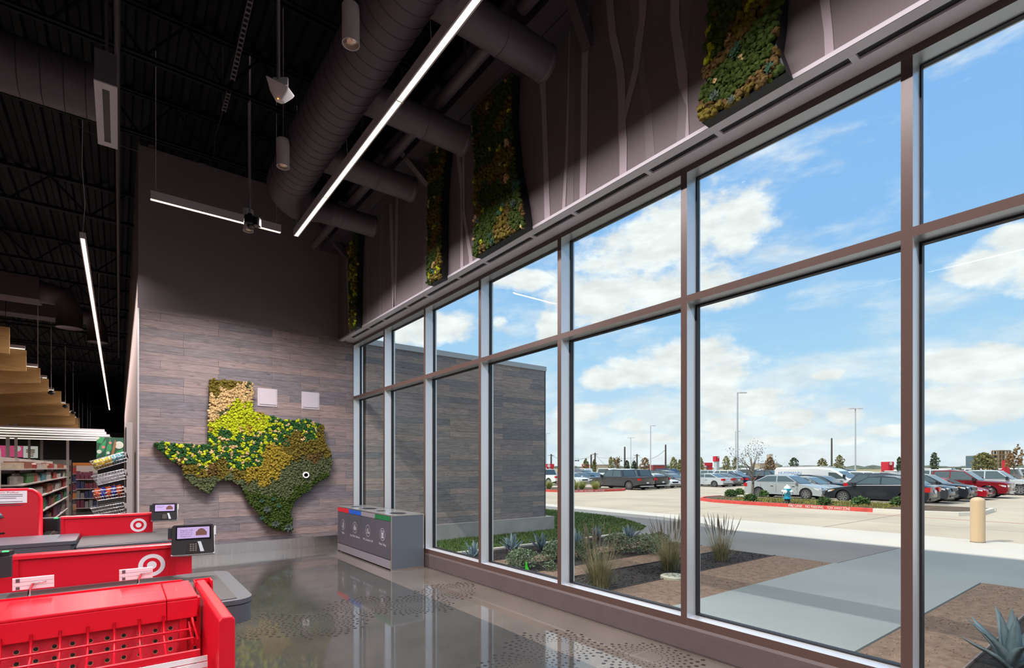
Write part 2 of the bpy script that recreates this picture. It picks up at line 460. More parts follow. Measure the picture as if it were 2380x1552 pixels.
# ring and spoke dot pattern etched into the floor
mb = MB()
cen = [(0.45, 5.78), (1.11, 6.17), (1.76, 5.80), (2.44, 6.20), (2.98, 5.88), (3.70, 6.27), (3.83, 3.02), (3.36, 3.70), (2.80, 3.42), (2.15, 3.15), (4.3, 5.9), (4.25, 3.6)]
rg = random.Random(3)
for ci, (cx, cyy) in enumerate(cen[:10]):
    for k in range(8):
        r = .150 + .050 * k
        n = 26
        for j in range(n):
            a = 2 * PI * (j + (.5 if k % 2 else 0)) / n
            x, y = cx + r * math.cos(a), cyy + r * math.sin(a)
            dd = sorted((math.hypot(x - q, y - w2), i) for i, (q, w2) in enumerate(cen))
            if dd[0][1] != ci or dd[1][0] - dd[0][0] < .02: continue
            if x > 4.2 or r > .44 and rg.random() < .4: continue
            rad = min(.0065 + .0022 * k, .021)
            mb.poly([(x + rad * math.cos(t * PI / 5), y + rad * math.sin(t * PI / 5), .0007) for t in range(10)])
o = mb.obj('dot_pattern', M_dot, floor)

# ---- upper wall over the windows, with the painted grove
wr = MB().box(WU, -12, 4.590, 4.60, D + .4, 9.24)
wr = wr.obj('wall_right', mat('dusky_mauve_wall_paint', (.178, .148, .156), .75, vary=.04, vscale=1.5)); tag(wr, kind='structure')
def strip(mb, lt, rt, x=WU - .003):
    """painted stem: outline given by its left and right edges on the wall"""
    a = [at_X(px, py, x) for px, py in lt]; b = [at_X(px, py, x) for px, py in rt]
    top = 7.3
    def ext(q):
        q = list(q)
        if q[0].z < 6.3 or True:
            q.insert(0, Vector((x, q[0].y, max(top, q[0].z))))
        e = q[-1].copy(); e.z = min(e.z, 4.587); q.append(e)
        return q
    a, b = ext(a), ext(b)
    # march down both edges
    ia = ib = 0
    while ia < len(a) - 1 or ib < len(b) - 1:
        if ib == len(b) - 1 or (ia < len(a) - 1 and a[ia + 1].z >= b[ib + 1].z):
            mb.poly([a[ia], b[ib], a[ia + 1]]); ia += 1
        else:
            mb.poly([a[ia], b[ib], b[ib + 1]]); ib += 1
def c7(l): return [(x / 2.587 + 1200, y / 2.587) for x, y in l]
mb = MB(); mb.cur = 1
strip(mb, c7([(318, 140), (314, 500), (308, 900), (302, 1240)]), c7([(355, 140), (352, 500), (347, 900), (343, 1215)]))
strip(mb, c7([(683, 0), (715, 270), (735, 430), (765, 650), (780, 960)]), c7([(735, 0), (765, 290), (770, 420), (810, 640), (832, 915)]))
strip(mb, c7([(985, 0), (990, 220), (975, 400), (972, 720), (962, 855)]), c7([(1047, 0), (1043, 170), (1030, 440), (1028, 700), (1020, 815)]))
strip(mb, [(884, 492), (881, 733)], [(889, 489), (886, 731)]); strip(mb, [(890, 487), (890, 727)], [(893, 485), (893, 726)])
strip(mb, [(851, 545), (854, 748)], [(856, 545), (858, 746)]); strip(mb, [(800, 598), (800, 777)], [(803, 596), (803, 776)])
strip(mb, [(990, 430), (986, 541), (983, 600), (983, 640)], [(997, 430), (993, 541), (992, 600), (992, 640)])
mb.cur = 0
x2 = WU - .006
strip(mb, c7([(135, 430), (140, 520), (150, 600), (157, 800), (170, 1320)]), c7([(172, 430), (178, 515), (183, 700), (190, 900), (203, 1310)]), x2)
strip(mb, c7([(318, 150), (310, 450), (298, 850), (275, 1255)]), c7([(323, 150), (318, 500), (312, 900), (295, 1245)]), x2)
strip(mb, c7([(398, 200), (390, 500), (386, 850), (380, 1195)]), c7([(435, 200), (430, 500), (427, 850), (418, 1170)]), x2)
strip(mb, c7([(538, 0), (558, 220), (600, 420), (612, 600), (612, 780), (620, 900), (620, 1055)]), c7([(582, 0), (600, 195), (642, 375), (655, 500), (657, 720), (665, 850), (663, 1030)]), x2)
strip(mb, c7([(738, 0), (738, 130), (710, 300), (705, 400), (658, 600)]), c7([(785, 0), (780, 80), (760, 240), (735, 430), (730, 480), (658, 720)]), x2 - .001) if False else None
# forked branch of the large stem: ends in the fork
a = [at_X(px, py, x2 - .001) for px, py in c7([(738, 0), (738, 130), (710, 300), (705, 400), (658, 600)])]
b = [at_X(px, py, x2 - .001) for px, py in c7([(785, 0), (780, 80), (760, 240), (735, 430), (658, 720)])]
a.insert(0, Vector((a[0].x, a[0].y, 7.3))); b.insert(0, Vector((b[0].x, b[0].y, 7.3)))
for i in range(len(a) - 1): mb.poly([a[i], b[i], b[i + 1], a[i + 1]])
strip(mb, c7([(928, 0), (925, 150), (940, 260), (975, 520), (1024, 640), (1016, 815)]), c7([(980, 0), (980, 110), (990, 200), (1030, 440), (1030, 570), (1038, 805)]), x2)
strip(mb, [(1905, 0), (1915, 75), (1917, 125)], [(1928, 0), (1935, 70), (1938, 115)], x2)
strip(mb, [(1060, 359), (1070, 441), (1070, 612)], [(1070, 359), (1075, 425), (1077, 608)], x2)
strip(mb, [(1074, 490), (1090, 600)], [(1080, 490), (1098, 596)], x2)
strip(mb, [(1094, 282), (1098, 330), (1107, 402), (1107, 590)], [(1101, 282), (1104, 330), (1109, 402), (1109, 590)], x2)
strip(mb, [(904, 468), (908, 600), (912, 715)], [(911, 465), (915, 600), (917, 712)], x2)
strip(mb, [(919, 460), (917, 640), (914, 712)], [(926, 457), (923, 640), (918, 711)], x2)
strip(mb, [(804, 600), (805, 650), (810, 742), (812, 772)], [(808, 598), (809, 650), (814, 742), (815, 771)], x2)
mb.obj('painted_tree_stems', [M_mural, M_mural2], wr)

# ---- back wall: painted above, boards below, steel base
wb = MB().box(.27, D, 4.62, WU, D + .3, 7.6).obj('wall_back', M_paint); tag(wb, kind='structure')
MB().box(.285, D - .02, .214, 4.32, D + .3, 4.622).obj('board_cladding', M_wood, wb)
MB().box(.262, D - .028, .0, .286, D + .02, 4.622).obj('corner_trim', M_alu, wb)
bs = MB().box(.286, D - .026, 0, 4.32, D - .02, .216).obj('baseboard_back', M_steel); tag(bs, kind='structure')
mb = MB().box(.27, D + .02, 0,   .55, 62, 7.71)
ws = mb.obj('wall_side', mat('warm_beige_paint', (.22, .165, .145), .7)); tag(ws, kind='structure')
far = MB().box(-30, 62, 0, .55, 62.3, 7.71).obj('wall_far', mat('charcoal_board_wall', (.07, .065, .068), .6)); tag(far, kind='structure')
wl = MB().box(-30.3, -12, 0, -30, 62.3, 7.71).obj('wall_left', mat('warm_grey_paint', (.30, .27, .26), .8)); tag(wl, kind='structure')
wf = MB().box(-30, -12.3, 0, 4.6, -12, 7.71).obj('wall_front', mat('pale_grey_paint', (.34, .31, .31), .8)); tag(wf, kind='structure')
# ceiling deck: trapezoid ribs running away from the camera
mb = MB(); z0 = 7.6
x = -14.0; prof = [(-30.3, z0)]
while x < 4.3:
    prof += [(x, z0), (x + .03, z0 + .075), (x + .13, z0 + .075), (x + .16, z0)]; x += .24
prof += [(4.6, z0)]
n = len(prof)
mb.add([(px, -12.3, pz) for px, pz in prof] + [(px, 62.3, pz) for px, pz in prof], [(i, i + 1, n + i + 1, n + i) for i in range(n - 1)])
mb.box(-30.3, -12.3, z0 + .12, 4.6, 62.3, z0 + .3)
cl = mb.obj('ceiling', M_dark); tag(cl, kind='structure')
# kerb under the windows
kb = MB()
kb.prism([(4.232, 0, 0), (4.228, 0, .02), (4.238, 0, .215), (4.25, 0, .239), (4.56, 0, .239), (4.56, 0, 0)], (0, D + 12 - .02, 0))
for i in range(len(kb.v)): kb.v[i] = (kb.v[i][0], kb.v[i][1] - 12, kb.v[i][2])
kb = kb.obj('trim_1', M_curb, smooth=False); tag(kb, kind='structure')

# ---- window bays
Y0, PY, MW = 1.199, 1.7363, .0668
ZS, ZT0, ZT1, ZH = .313, 3.278, 3.344, 4.501
def fbox(mb, x0, y0, z0, x1, y1, z1):
    mb.cur = 0; mb.box(x0, y0, z0, x1, y1, z1); mb.m[-1] = 1
for b in range(-4, 6):
    y0 = Y0 + b * PY; y1 = y0 + PY - MW
    far_end = b == 5
    y1b = y1 if not far_end else D - .012
    root = thing('window_%d' % (b + 5), None, None, (W, y0 - MW, 0), kind='structure')
    x1 = 4.47
    mb = MB(); fbox(mb, W, y0 - MW, .239, x1, y0, 4.587); mb.obj('mullion', [M_alu, M_reflbrown], root, world=True)
    if far_end:
        mb = MB(); fbox(mb, W, y1, .239, x1, D - .003, 4.587); mb.obj('jamb', [M_alu, M_reflbrown], root, world=True); y1b = y1
    mb = MB(); fbox(mb, W + .001, y0, .239, x1, y1b, ZS); mb.obj('sill', [M_alu, M_reflbrown], root, world=True)
    mb = MB(); fbox(mb, W + .001, y0, ZT0, x1, y1b, ZT1); mb.obj('transom', [M_alu, M_reflbrown], root, world=True)
    mb = MB(); fbox(mb, W + .001, y0, ZH, x1, y1b, 4.587); mb.obj('head', [M_alu, M_reflbrown], root, world=True)
    # black glazing stops and the two panes
    for (za, zb, g0, g1, t) in ((ZS, ZT0, 4.388, 4.44, .016), (ZT1, ZH, 4.397, 4.44, .010)):
        mb = MB()
        mb.box(g0, y0, za, g1, y0 + t, zb); mb.box(g0, y1b - t, za, g1, y1b, zb)
        mb.box(g0, y0 + t, za, g1, y1b - t, za + t); mb.box(g0, y0 + t, zb - t, g1, y1b - t, zb)
        mb.obj('glazing_gasket', M_black, root, world=True)
        MB().box(GX - .004, y0 + t * .5, za + t * .5, GX + .004, y1b - t * .5, zb - t * .5).obj('pane', M_glass, root, world=True)

# ---- white slot diffuser running along the window head
root = thing('slot_diffuser', 'long white slot air diffuser running along the top of the windows', 'air vent', (4.08, 4, 4.57))
mb = MB()
mb.box(WU - .004, -6, 4.560, 4.020, D - .03, 4.586); mb.box(4.095, -6, 4.560, W + .0, D - .03, 4.586)
mb.box(4.020, -6, 4.582, 4.095, D - .03, 4.5865)
mb.obj('housing', M_grille, root, world=True)
MB().box(WU - .012, -6, 4.556, WU - .003, D - .03, 4.589).obj('edge_lip', mat('lip_enamel', (.50, .48, .53), .4), root, world=True)
gaps = sorted([1.415 + 1.745 * k for k in range(-4, 6)] + [2.43 + 1.745 * k for k in range(-4, 6)])
for i, g in enumerate(gaps):
    if g > D - .1 or g < -5.9: continue
    MB().box(4.020, g - .022, 4.559, 4.095, g + .022, 4.582).obj('cross_bar', M_grille, root, world=True)
for i in range(len(gaps) - 1):
    if gaps[i + 1] > D: continue
    MB().box(4.0205, gaps[i] + .022, 4.576, 4.0945, gaps[i + 1] - .022, 4.5815).obj('slot', M_black, root, world=True)

# ------------------------------------------------------------------ ceiling steel and ducts
def joist(y, lab):
    r = thing('roof_joist', lab, 'roof joist', (0, y, 6.9), group='open web steel joists under the roof deck', kind='structure')
    xl, xr = -14.0, 3.55
    for zz, nm in ((6.90, 'bottom_chord'), (7.53, 'top_chord')):
        mb = MB()
        for s in (-1, 1):
            mb.box(xl, y + s * .012, zz, xr, y + s * .062, zz + .010); mb.box(xl, y + s * .012, zz, xr, y + s * .022, zz + .06)
        mb.obj(nm, M_dark, r, world=True)
    mb = MB(); x = xr - .15; up = 0
    while x > xl + .5:
        mb.tube([(x, y, 6.93 if up else 7.55), (x - .45, y, 7.55 if up else 6.93)], .016, 6, cap=False); up = 1 - up; x -= .45
    mb.obj('web_rods', M_dark, r, world=True)
    return r
J = None
js = [4.23, 6.13, 8.03, 9.93]
names = ['near the camera', 'second from the front', 'in the middle of the bay', 'closest to the painted back wall']
for y, nm in zip(js, names): joist(y, 'dark open web roof joist ' + nm)
jf = None
for i, y in enumerate([13.8, 17.6, 21.4, 25.2, 29.0, 33.0, 37.0]):
    r = thing('roof_joist', 'dark roof joist over the far shop floor', 'roof joist', (0, y, 6.9), group='joists over the far shop floor', kind='structure')
    mb = MB()
    for zz in (6.9, 7.53): mb.box(-14, y - .05, zz, .25, y + .05, zz + .06)
    mb.obj('chord_pair', M_dark, r, world=True)
    mb = MB(); x = .1; up = 0
    while x > -13.5:
        mb.tube([(x, y, 6.93 if up else 7.55), (x - .6, y, 7.55 if up else 6.93)], .02, 5, cap=False); up = 1 - up; x -= .6
    mb.obj('web_rods', M_dark, r, world=True)
# pipe running away overhead, bridging struts
o = MB().tube([(-.02, 1.0, 6.8), (-.02, 30, 6.8)], .032, 8).obj('conduit', M_duct, smooth=True); tag(o, 'thin dark pipe running straight away overhead under the joists', 'pipe')
def strut(name, a, b, lab):
    a = Vector(a); b = Vector(b); t = (b - a); L = t.length; t.normalize()
    s = Vector((0, 0, 1)).cross(t).normalized(); u = t.cross(s)
    mb = MB()
    for k in (-1, 1):
        mb.prism([a + s * (.02 * k) - u * .02, a + s * (.026 * k) - u * .02, a + s * (.026 * k) + u * .02, a + s * (.02 * k) + u * .02], b - a)
    n = int(L / .06)
    for i in range(n):
        p = a + t * (L * (i + .5) / n)
        mb.prism([p - s * .02 - u * .02 - t * .012, p + s * .02 - u * .02 - t * .012, p + s * .02 - u * .02 + t * .012, p - s * .02 - u * .02 + t * .012], u * .006)
    o = mb.obj(name, M_pipe); return tag(o, lab, 'strut', 'slotted struts hung from the joists')
strut('slotted_strut', at_d(588, -30, 5.5), at_d(540, 185, 6.4), 'slotted dark strut slanting down left of the hanging sensor')
strut('slotted_strut', at_d(532, 212, 6.9), at_d(520, 257, 7.2), 'short slotted dark strut below the long slotted strut')
# ledge beam above the mural wall and the steel pipes
mb = MB(); mb.box(3.50, -12, 6.50, 3.72, D - .002, 6.56); mb.box(3.73, -12, 6.50, WU - .002, D - .002, 6.56); mb.box(3.60, -12, 6.56, 3.66, D - .002, 7.0); mb.box(3.50, -12, 7.0, WU - .002, D - .002, 7.05)
o = mb.obj('ledge_beam', M_duct); tag(o, 'dark steel ledge beam running along the top of the mural wall', 'beam', kind='structure')
M_ductm = M_duct
def ductmesh(path, rad, n=28, seams=True, step=.9):
    mb = MB(); mb.tube(path, rad, n)
    return mb
root = thing('main_duct', 'large round spiral air duct with an elbow hung beside the linear lamp', 'air duct', (2.0, 6, 5.9))
R = .29
bx0, by1, zc = 1.98, 8.62, 5.92
path = [(bx0, -6, zc), (bx0, by1 - .75, zc)]
MB().tube(path, R, 36).obj('duct_run', M_duct, root, smooth=False, ang=math.radians(40), world=True)
el = []
for i in range(9):
    a = PI / 2 * i / 8
    el.append((bx0 + .62 - .62 * math.cos(a), by1 - .62 + .62 * math.sin(a), zc))
MB().tube([(bx0, by1 - .9, zc)] + el + [(bx0 + .8, by1, zc)], [R * .98] * 7 + [R * .85, R * .72, R * .62, R * .6], 32).obj('elbow', M_duct, root, smooth=False, ang=math.radians(40), world=True)
mb = MB()
y = -5.7
while y < by1 - .8:
    mb.lathe((bx0, y, zc), [(R + .001, -.006), (R + .006, 0), (R + .001, .006)], 36, axis='y') if (abs((y + 5.7) % .25) < .01 or True) else None
    y += .155
mb.obj('spiral_seams', mat('duct_seam_dark', (.045, .037, .043), .6), root, world=True)  # seams a darker plum grey than the duct
for i, y in enumerate((4.06, 5.66, 7.12, by1)):
    rr = .172
    MB().tube([(bx0 + (.2 if i < 3 else .7), y, zc), (3.52, y, zc)], rr, 28).obj('branch_duct', M_pipe, root, ang=math.radians(40), world=True)
    MB().lathe((2.95, y, zc), [(rr + .001, -.012), (rr + .008, -.006), (rr + .008, .006), (rr + .001, .012)], 28, axis='x').obj('joint_band', M_pipe, root, world=True)
    MB().lathe((3.50, y, zc), [(rr + .001, -.02), (rr + .008, 0), (rr + .008, .03), (rr * .9, .034)], 28, axis='x').obj('end_cap', M_pipe, root, world=True)
pl = ['above the nearest branch duct', 'between the first and second branch ducts', 'between the second and third branch ducts', 'between the third and last branch ducts', 'beyond the last branch duct by the back wall']
for i, (ya, yb) in enumerate(((1.5, 3.95), (4.35, 5.62), (5.95, 7.25), (7.40, 8.75), (8.95, 10.7))):
    mb = MB(); mb.lathe((3.12, 0, 6.2), [(.0, yb + .02), (.05, yb + .018), (.068, yb), (.07, yb - .02), (.07, ya), (0, ya)][::-1], 18, axis='y')
    ym = (ya + yb) / 2; mb.box(3.11, ym - .01, 6.26, 3.13, ym + .01, 7.62)
    o = mb.obj('steel_pipe', M_pipe, ang=math.radians(50)); tag(o, 'grey round pipe segment ' + pl[i], 'pipe', 'pipe segments beside the mural wall')
for y, xa, za, xb, zb, lab in ((7.36, 3.47, 6.62, 3.93, 6.26, 'grey square knee brace beside the narrow moss panel'), (11.0, 3.46, 6.67, 3.93, 6.24, 'grey square knee brace next to the painted back wall'), (3.82, 3.62, 6.62, 3.93, 6.12, 'grey square knee brace nearest the camera, over the mural')):
    a = Vector((xa, y, za)); b = Vector((xb, y, zb)); t = (b - a).normalized(); u = Vector((t.z, 0, -t.x)); h = .055; s = Vector((0, h, 0))
    MB_ = MB().prism([a - s - u * h, a + s - u * h, a + s + u * h, a - s + u * h], b - a)
    o = MB_.obj('knee_brace', M_pipe); tag(o, lab, 'brace', 'knee braces from the ledge beam to the wall')
# broad duct crossing at the left
mb = MB(); mb.tube([(-9, 9.0, 6.8), (-.22, 9.0, 6.8)], .34, 36)
r2 = thing('cross_duct', 'broad dim round duct crossing the ceiling at the upper left', 'air duct', (-2, 9, 6.8))
mb.obj('duct_run', M_duct, r2, ang=math.radians(40), world=True)
mb = MB()
for i in range(16): mb.lathe((-.35 - .22 * i, 9.0, 6.8), [(.341, -.006), (.346, 0), (.341, .006)], 36, axis='x')
mb.obj('duct_seams', mat('duct_seam_dark'), r2, world=True)
# ducts over the far shop floor
for k, (px, py, d, lab) in enumerate(((60, 690, 14, 'dim square duct drop over the far shop floor, near the wood canopy'), (150, 740, 18, 'dim round duct drop with elbow over the far shop floor'))):
    p = at_d(px, py, d)
    r = thing('far_duct', lab, 'air duct', p)
    MB().box(p.x - 2.2, p.y - .35, p.z - .1, p.x + .3, p.y + .35, p.z + .5).obj('duct_box', M_duct, r, world=True)
    MB().tube([p + Vector((.3, 0, .2)), p + Vector((.75, 0, .15)), p + Vector((.9, 0, -.2)), p + Vector((.9, 0, -.7))], .3, 18).obj('elbow', M_duct, r, smooth=True, world=True)

# ------------------------------------------------------------------ lamps
def led_run(name, lab, a, b, cat='linear lamp', seams=(), wires=(), grp=None, pw=1.0):
    a = Vector(a); b = Vector(b); t = (b - a).normalized(); s = t.cross(Vector((0, 0, 1)))
    r = thing(name, lab, cat, (a + b) / 2, group=grp)
    w, h = .041, .115
    P = [a - s * w + Vector((0, 0, 0)), a - s * w + Vector((0, 0, h)), a + s * w + Vector((0, 0, h)), a + s * w, a + s * (w - .014), a + s * (w - .014) + Vector((0, 0, .012)), a - s * (w - .014) + Vector((0, 0, .012)), a - s * (w - .014)]
    MB().prism(P, b - a).obj('housing', M_fix, r, world=True)
    l = w - .015
    MB().prism([a - s * l + Vector((0, 0, .002)), a + s * l + Vector((0, 0, .002)), a + s * l + Vector((0, 0, .011)), a - s * l + Vector((0, 0, .011))], b - a).obj('lens', M_led, r, world=True)
    al = bpy.data.lights.new('linear_light', 'AREA'); al.shape = 'RECTANGLE'; al.size = (b - a).length; al.size_y = .05
    al.energy = LED_P * pw * (b - a).length; al.color = (1.0, .895, .895); al.spread = math.radians(148)
    lo = bpy.data.objects.new('light', al); COL.objects.link(lo); lo.parent = r
    lo.matrix_world = Matrix.Translation((0, 0, -.004)) @ Matrix(((t.x, s.x, 0, 0), (t.y, s.y, 0, 0), (0, 0, 1, 0), (0, 0, 0, 1)))
    for q in seams:
        c = a + t * q
        MB().prism([c - s * .043 - Vector((0, 0, .003)), c + s * .043 - Vector((0, 0, .003)), c + s * .043 + Vector((0, 0, h + .002)), c - s * .043 + Vector((0, 0, h + .002))], t * .012).obj('joint_clip', M_white, r, world=True)
    for q in wires:
        c = a + t * q + Vector((0, 0, h))
        MB().tube([c, c + s * .03 + Vector((0, 0, .5)), c - s * .01 + Vector((0, 0, 1.1)), (c.x, c.y, 7.62)], .004, 5).obj('hanger_cable', M_white, r, smooth=True, world=True)
    return r
_a = at_z(688, 549, ZL); _b = at_z(350, 464, ZL); _c = at_z(652, 541, ZL); _d = at_z(192, 556, ZL)
led_run('linear_lamp', 'long warm linear lamp running above the window side beside the spiral duct', _a, (_a.x, -9, ZL), seams=(1.52, 3.9, 6.4), wires=(.06, 2.4, 4.6))
led_run('linear_lamp', 'short warm linear lamp hung crosswise in front of the painted back wall', (_b.x, _c.y, ZL), (_c.x, _c.y, ZL), wires=(.06, _c.x - _b.x - .06), pw=3.2)
led_run('linear_lamp', 'long warm linear lamp running into the far shop floor on the left', _d, (_d.x - .03, 43, ZL), seams=(2.8, 6, 14, 21), wires=(.05, 9))
led_run('linear_lamp', 'added unseen warm linear lamp over the checkout lanes beyond the left edge', (-3.6, -8, ZL), (-3.6, 9.0, ZL))  # this lamp and the next are added out of view to light the room
led_run('linear_lamp', 'added unseen warm linear lamp over the far side of the checkout lanes', (-7.0, -8, ZL), (-7.0, 10, ZL))
def pendant(p, lab):
    r = thing('pendant_lamp', lab, 'pendant lamp', p, group='round pendant downlights')
    x, y, z = p
    mb = MB(); mb.lathe(p, [(.050, .06), (.069, .002), (.076, .0), (.076, .335), (.07, .342), (.0, .342)], 28); mb.obj('cylinder', mat('pendant_white', (.62, .58, .60), .5), r, ang=.7, world=True)
    mb = MB(); mb.lathe((x, y, z + .001), [(.0695, .003), (.06, .03), (.034, .085)], 24); mb.obj('reflector', mat('reflector_copper', (.85, .62, .48), .25, .9), r, smooth=True, world=True)
    mb = MB(); mb.lathe((x, y, z + .035), [(0, 0), (.036, .001), (.036, .01), (0, .012)], 16); mb.obj('bulb', M_led2, r, world=True)
    MB().tube([(x, y, z + .34), (x + .004, y, z + .9), (x, y, 7.62)], .0045, 6).obj('cable', M_fix, r, smooth=True, world=True)
    l = bpy.data.lights.new('pendant_light', 'SPOT'); l.energy = 150; l.color = (1, .80, .58); l.spot_size = math.radians(80); l.spot_blend = .6; l.shadow_soft_size = .03
    lo = bpy.data.objects.new('light', l); COL.objects.link(lo); lo.parent = r; lo.location = (0, 0, .07)
    return r
pendant(at_z(815.5, 103, ZL), 'white cylinder pendant lamp nearest the camera at the top')
pendant(at_z(658, 388, ZL), 'white cylinder pendant lamp below the wireless antenna')
pendant(at_z(577, 537, ZL), 'white cylinder pendant lamp behind the black camera')

# unlit linear fixture above
r = thing('slot_fixture', 'unlit hanging fixture with pale underside and a dark slot, upper left', 'fixture', (-.11, 7.2, 5.6))
x0, x1, y0, y1, z = -.20, -.02, 6.62, 7.9, 5.60
MB().box(x0, y0, z, x1, y1, z + .32).obj('housing', mat('fixture_dark_grey', (.10, .09, .10), .5), r, world=True)
mb = MB(); mb.box(x0 - .004, y0, z - .012, x0 + .06, y1, z); mb.box(x1 - .06, y0, z - .012, x1 + .004, y1, z); mb.box(x0 + .06, y0, z - .012, x1 - .06, y0 + .1, z); mb.box(x0 + .06, y1 - .1, z - .012, x1 - .06, y1, z)
mb.obj('bezel', mat('fixture_pale', (.60, .58, .62), .5), r, world=True)
MB().box(x0 + .06, y0 + .1, z - .004, x1 - .06, y1 - .1, z - .0005).obj('slot', M_black, r, world=True)
for yy in (y0 + .2, y1 - .2): MB().tube([((x0 + x1) / 2, yy, z + .32), ((x0 + x1) / 2, yy, 7.62)], .012, 6).obj('hanger_rod', M_duct, r, world=True)
# wireless antenna on its rod
p = at_d(650, 214, 4.55)
r = thing('wireless_antenna', 'white three-sided wireless antenna hung on a pale rod', 'antenna', p)
u = Vector((CS, -SN, 0)); f = Vector((SN, CS, 0)); up = Vector((0, 0, 1))
def P3(a, b, c): return p + u * a + f * b + up * c
mb = MB()
top = [P3(-.115, .03, .10), P3(-.10, -.06, .115), P3(.10, -.06, .01), P3(.118, .05, .0), P3(.0, .12, .07)]
bot = [P3(-.10, .03, .03), P3(-.075, -.05, .04), P3(.085, -.05, -.03), P3(.10, .04, -.03), P3(.0, .09, 0)]
tip = [P3(-.035, .01, -.085), P3(-.03, -.03, -.075), P3(.03, -.03, -.095), P3(.035, .02, -.09), P3(0, .04, -.08)]
mb.add(top + bot + tip, [(0, 1, 2, 3, 4)] + [(i, 5 + i, 5 + (i + 1) % 5, (i + 1) % 5) for i in range(5)] + [(5 + i, 10 + i, 10 + (i + 1) % 5, 5 + (i + 1) % 5) for i in range(5)] + [(14, 13, 12, 11, 10)])
o = mb.obj('shell', M_white, r, smooth=True, world=True); bv = o.modifiers.new('b', 'BEVEL'); bv.width = .012; bv.segments = 3
mb = MB(); mb.cbox(P3(.0, .02, .105), .13, .02, .07, Matrix.Rotation(-YAW, 3, 'Z')); mb.obj('bracket', M_fix, r, world=True)
MB().tube([P3(-.02, .02, .12), (P3(-.02, .02, 0).x, P3(-.02, .02, 0).y, 7.62)], .014, 10).obj('rod', M_fix, r, smooth=True, world=True)
mb = MB(); mb.blob(P3(0, -.035, -.083), .006, .006, .006, rnd, 0, 1); mb.obj('indicator_light', mat('amber_led', (.9, .4, .1), .4, emit=(1, .4, .05), estr=2), r, world=True)
# ceiling camera on its rod
p = at_d(581, 515, 7.3)
r = thing('security_camera', 'black dome camera hanging on a long grey rod before the back wall', 'camera', p)
MB().tube([p + Vector((0, 0, .09)), (p.x, p.y, 7.62)], .013, 8).obj('rod', M_fix, r, smooth=True, world=True)
mb = MB(); mb.lathe(p, [(.0, .11), (.03, .11), (.035, .085), (.075, .07), (.08, -.04), (.06, -.055), (.0, -.055)][::-1], 20); mb.obj('body', mat('black_plastic', (.012, .012, .014), .3), r, ang=.6, world=True)
mb = MB(); q = p + Vector((CS * .1, -SN * .1, -.01)); mb.cbox(q, .09, .1, .11, Matrix.Rotation(-YAW, 3, 'Z'), ch=.02); mb.obj('junction_box', mat('black_plastic'), r, world=True)
mb = MB(); mb.blob(p + Vector((.01, 0, -.055)), .05, .05, .055, rnd, 0, 2); mb.obj('dome', mat('dome_smoke', (.03, .03, .035), .08, 0, .8), r, smooth=True, world=True)
# slack cables under the deck
for pts, lab in (([(150, 275), (235, 322), (330, 355), (480, 382)], 'thin slack cable looping under the joists at the upper left'), ([(518, 258), (500, 320), (497, 368)], 'thin cable dropping from the short slotted strut')):
    q = [at_d(a, b, 7.2) for a, b in pts]; q.insert(0, Vector((q[0].x, q[0].y, 7.59)))
    o = MB().tube(q, .005, 5).obj('cable', M_pipe, smooth=True); tag(o, lab, 'cable')
# ------------------------------------------------------------------ moss pictures
def leafy(name, c, c2=None, rough=.75):
    m = mat(name, c, rough, vary=.38, vscale=30, spec=.2); return m
MO = {
    'tan': leafy('tan_lichen', (.50, .36, .17)), 'lime': leafy('lime_lichen', (.36, .42, .012)), 'dark': leafy('deep_green_leaf', (.022, .085, .022)),
    'olive': leafy('olive_mound_moss', (.125, .10, .014)), 'gold': leafy('golden_mound_moss', (.25, .19, .02)), 'grey': leafy('grey_green_lichen', (.075, .095, .040)),
    'deep': leafy('dark_sheet_moss', (.035, .062, .008)), 'succ': leafy('blue_green_succulent', (.08, .115, .095)), 'brown': leafy('brown_moss', (.10, .065, .018)), 'emerald': leafy('emerald_succulent', (.04, .11, .07))}
MK = list(MO)
M_edge = mat('black_panel_edge', (.010, .010, .012), .45)

def rosette(mb, c, nrm, u, v, r, rg, rows=3):
    for k in range(rows):
        n = 7 - k; rr = r * (1 - .28 * k)
        for j in range(n):
            a = 2 * PI * (j + .5 * k) / n + rg.uniform(-.1, .1)
            d = u * math.cos(a) + v * math.sin(a); s = nrm.cross(d)
            base = c + nrm * (.01 + .012 * k)
            tipp = base + d * rr + nrm * (r * (.25 + .22 * k))
            mid = base + d * rr * .6 + nrm * (r * (.08 + .1 * k))
            mb.add([base, mid + s * rr * .26, tipp, mid - s * rr * .26], [(0, 1, 2, 3), (3, 2, 1, 0)])

# Texas shaped moss map on the board wall
TX = [(470, 502), (718, 522), (719, 685), (740, 692), (760, 695), (790, 708), (812, 718), (830, 716), (850, 722), (870, 737), (905, 742), (930, 738), (945, 744), (985, 738), (1005, 742), (1030, 736), (1060, 740), (1085, 757), (1105, 760), (1122, 764),
      (1132, 790), (1135, 850), (1142, 882), (1165, 915), (1178, 945), (1180, 985), (1172, 1030), (1168, 1068), (1146, 1078), (1110, 1095), (1085, 1118), (1060, 1138), (1030, 1160), (998, 1182), (962, 1214), (946, 1250), (941, 1290), (950, 1325), (953, 1370), (945, 1384), (922, 1386), (870, 1380), (822, 1366), (786, 1336), (766, 1300),
      (745, 1268), (715, 1238), (686, 1200), (662, 1150), (645, 1128), (620, 1108), (590, 1095), (550, 1088), (520, 1093), (500, 1107), (496, 1130), (485, 1152), (465, 1163), (435, 1155), (400, 1132), (362, 1106), (332, 1086), (320, 1062), (316, 1032), (298, 1005), (262, 985), (222, 955), (185, 922), (150, 885), (146, 873), (165, 871), (230, 874), (300, 878), (380, 883), (462, 887), (464, 700)]
YF = D - .155
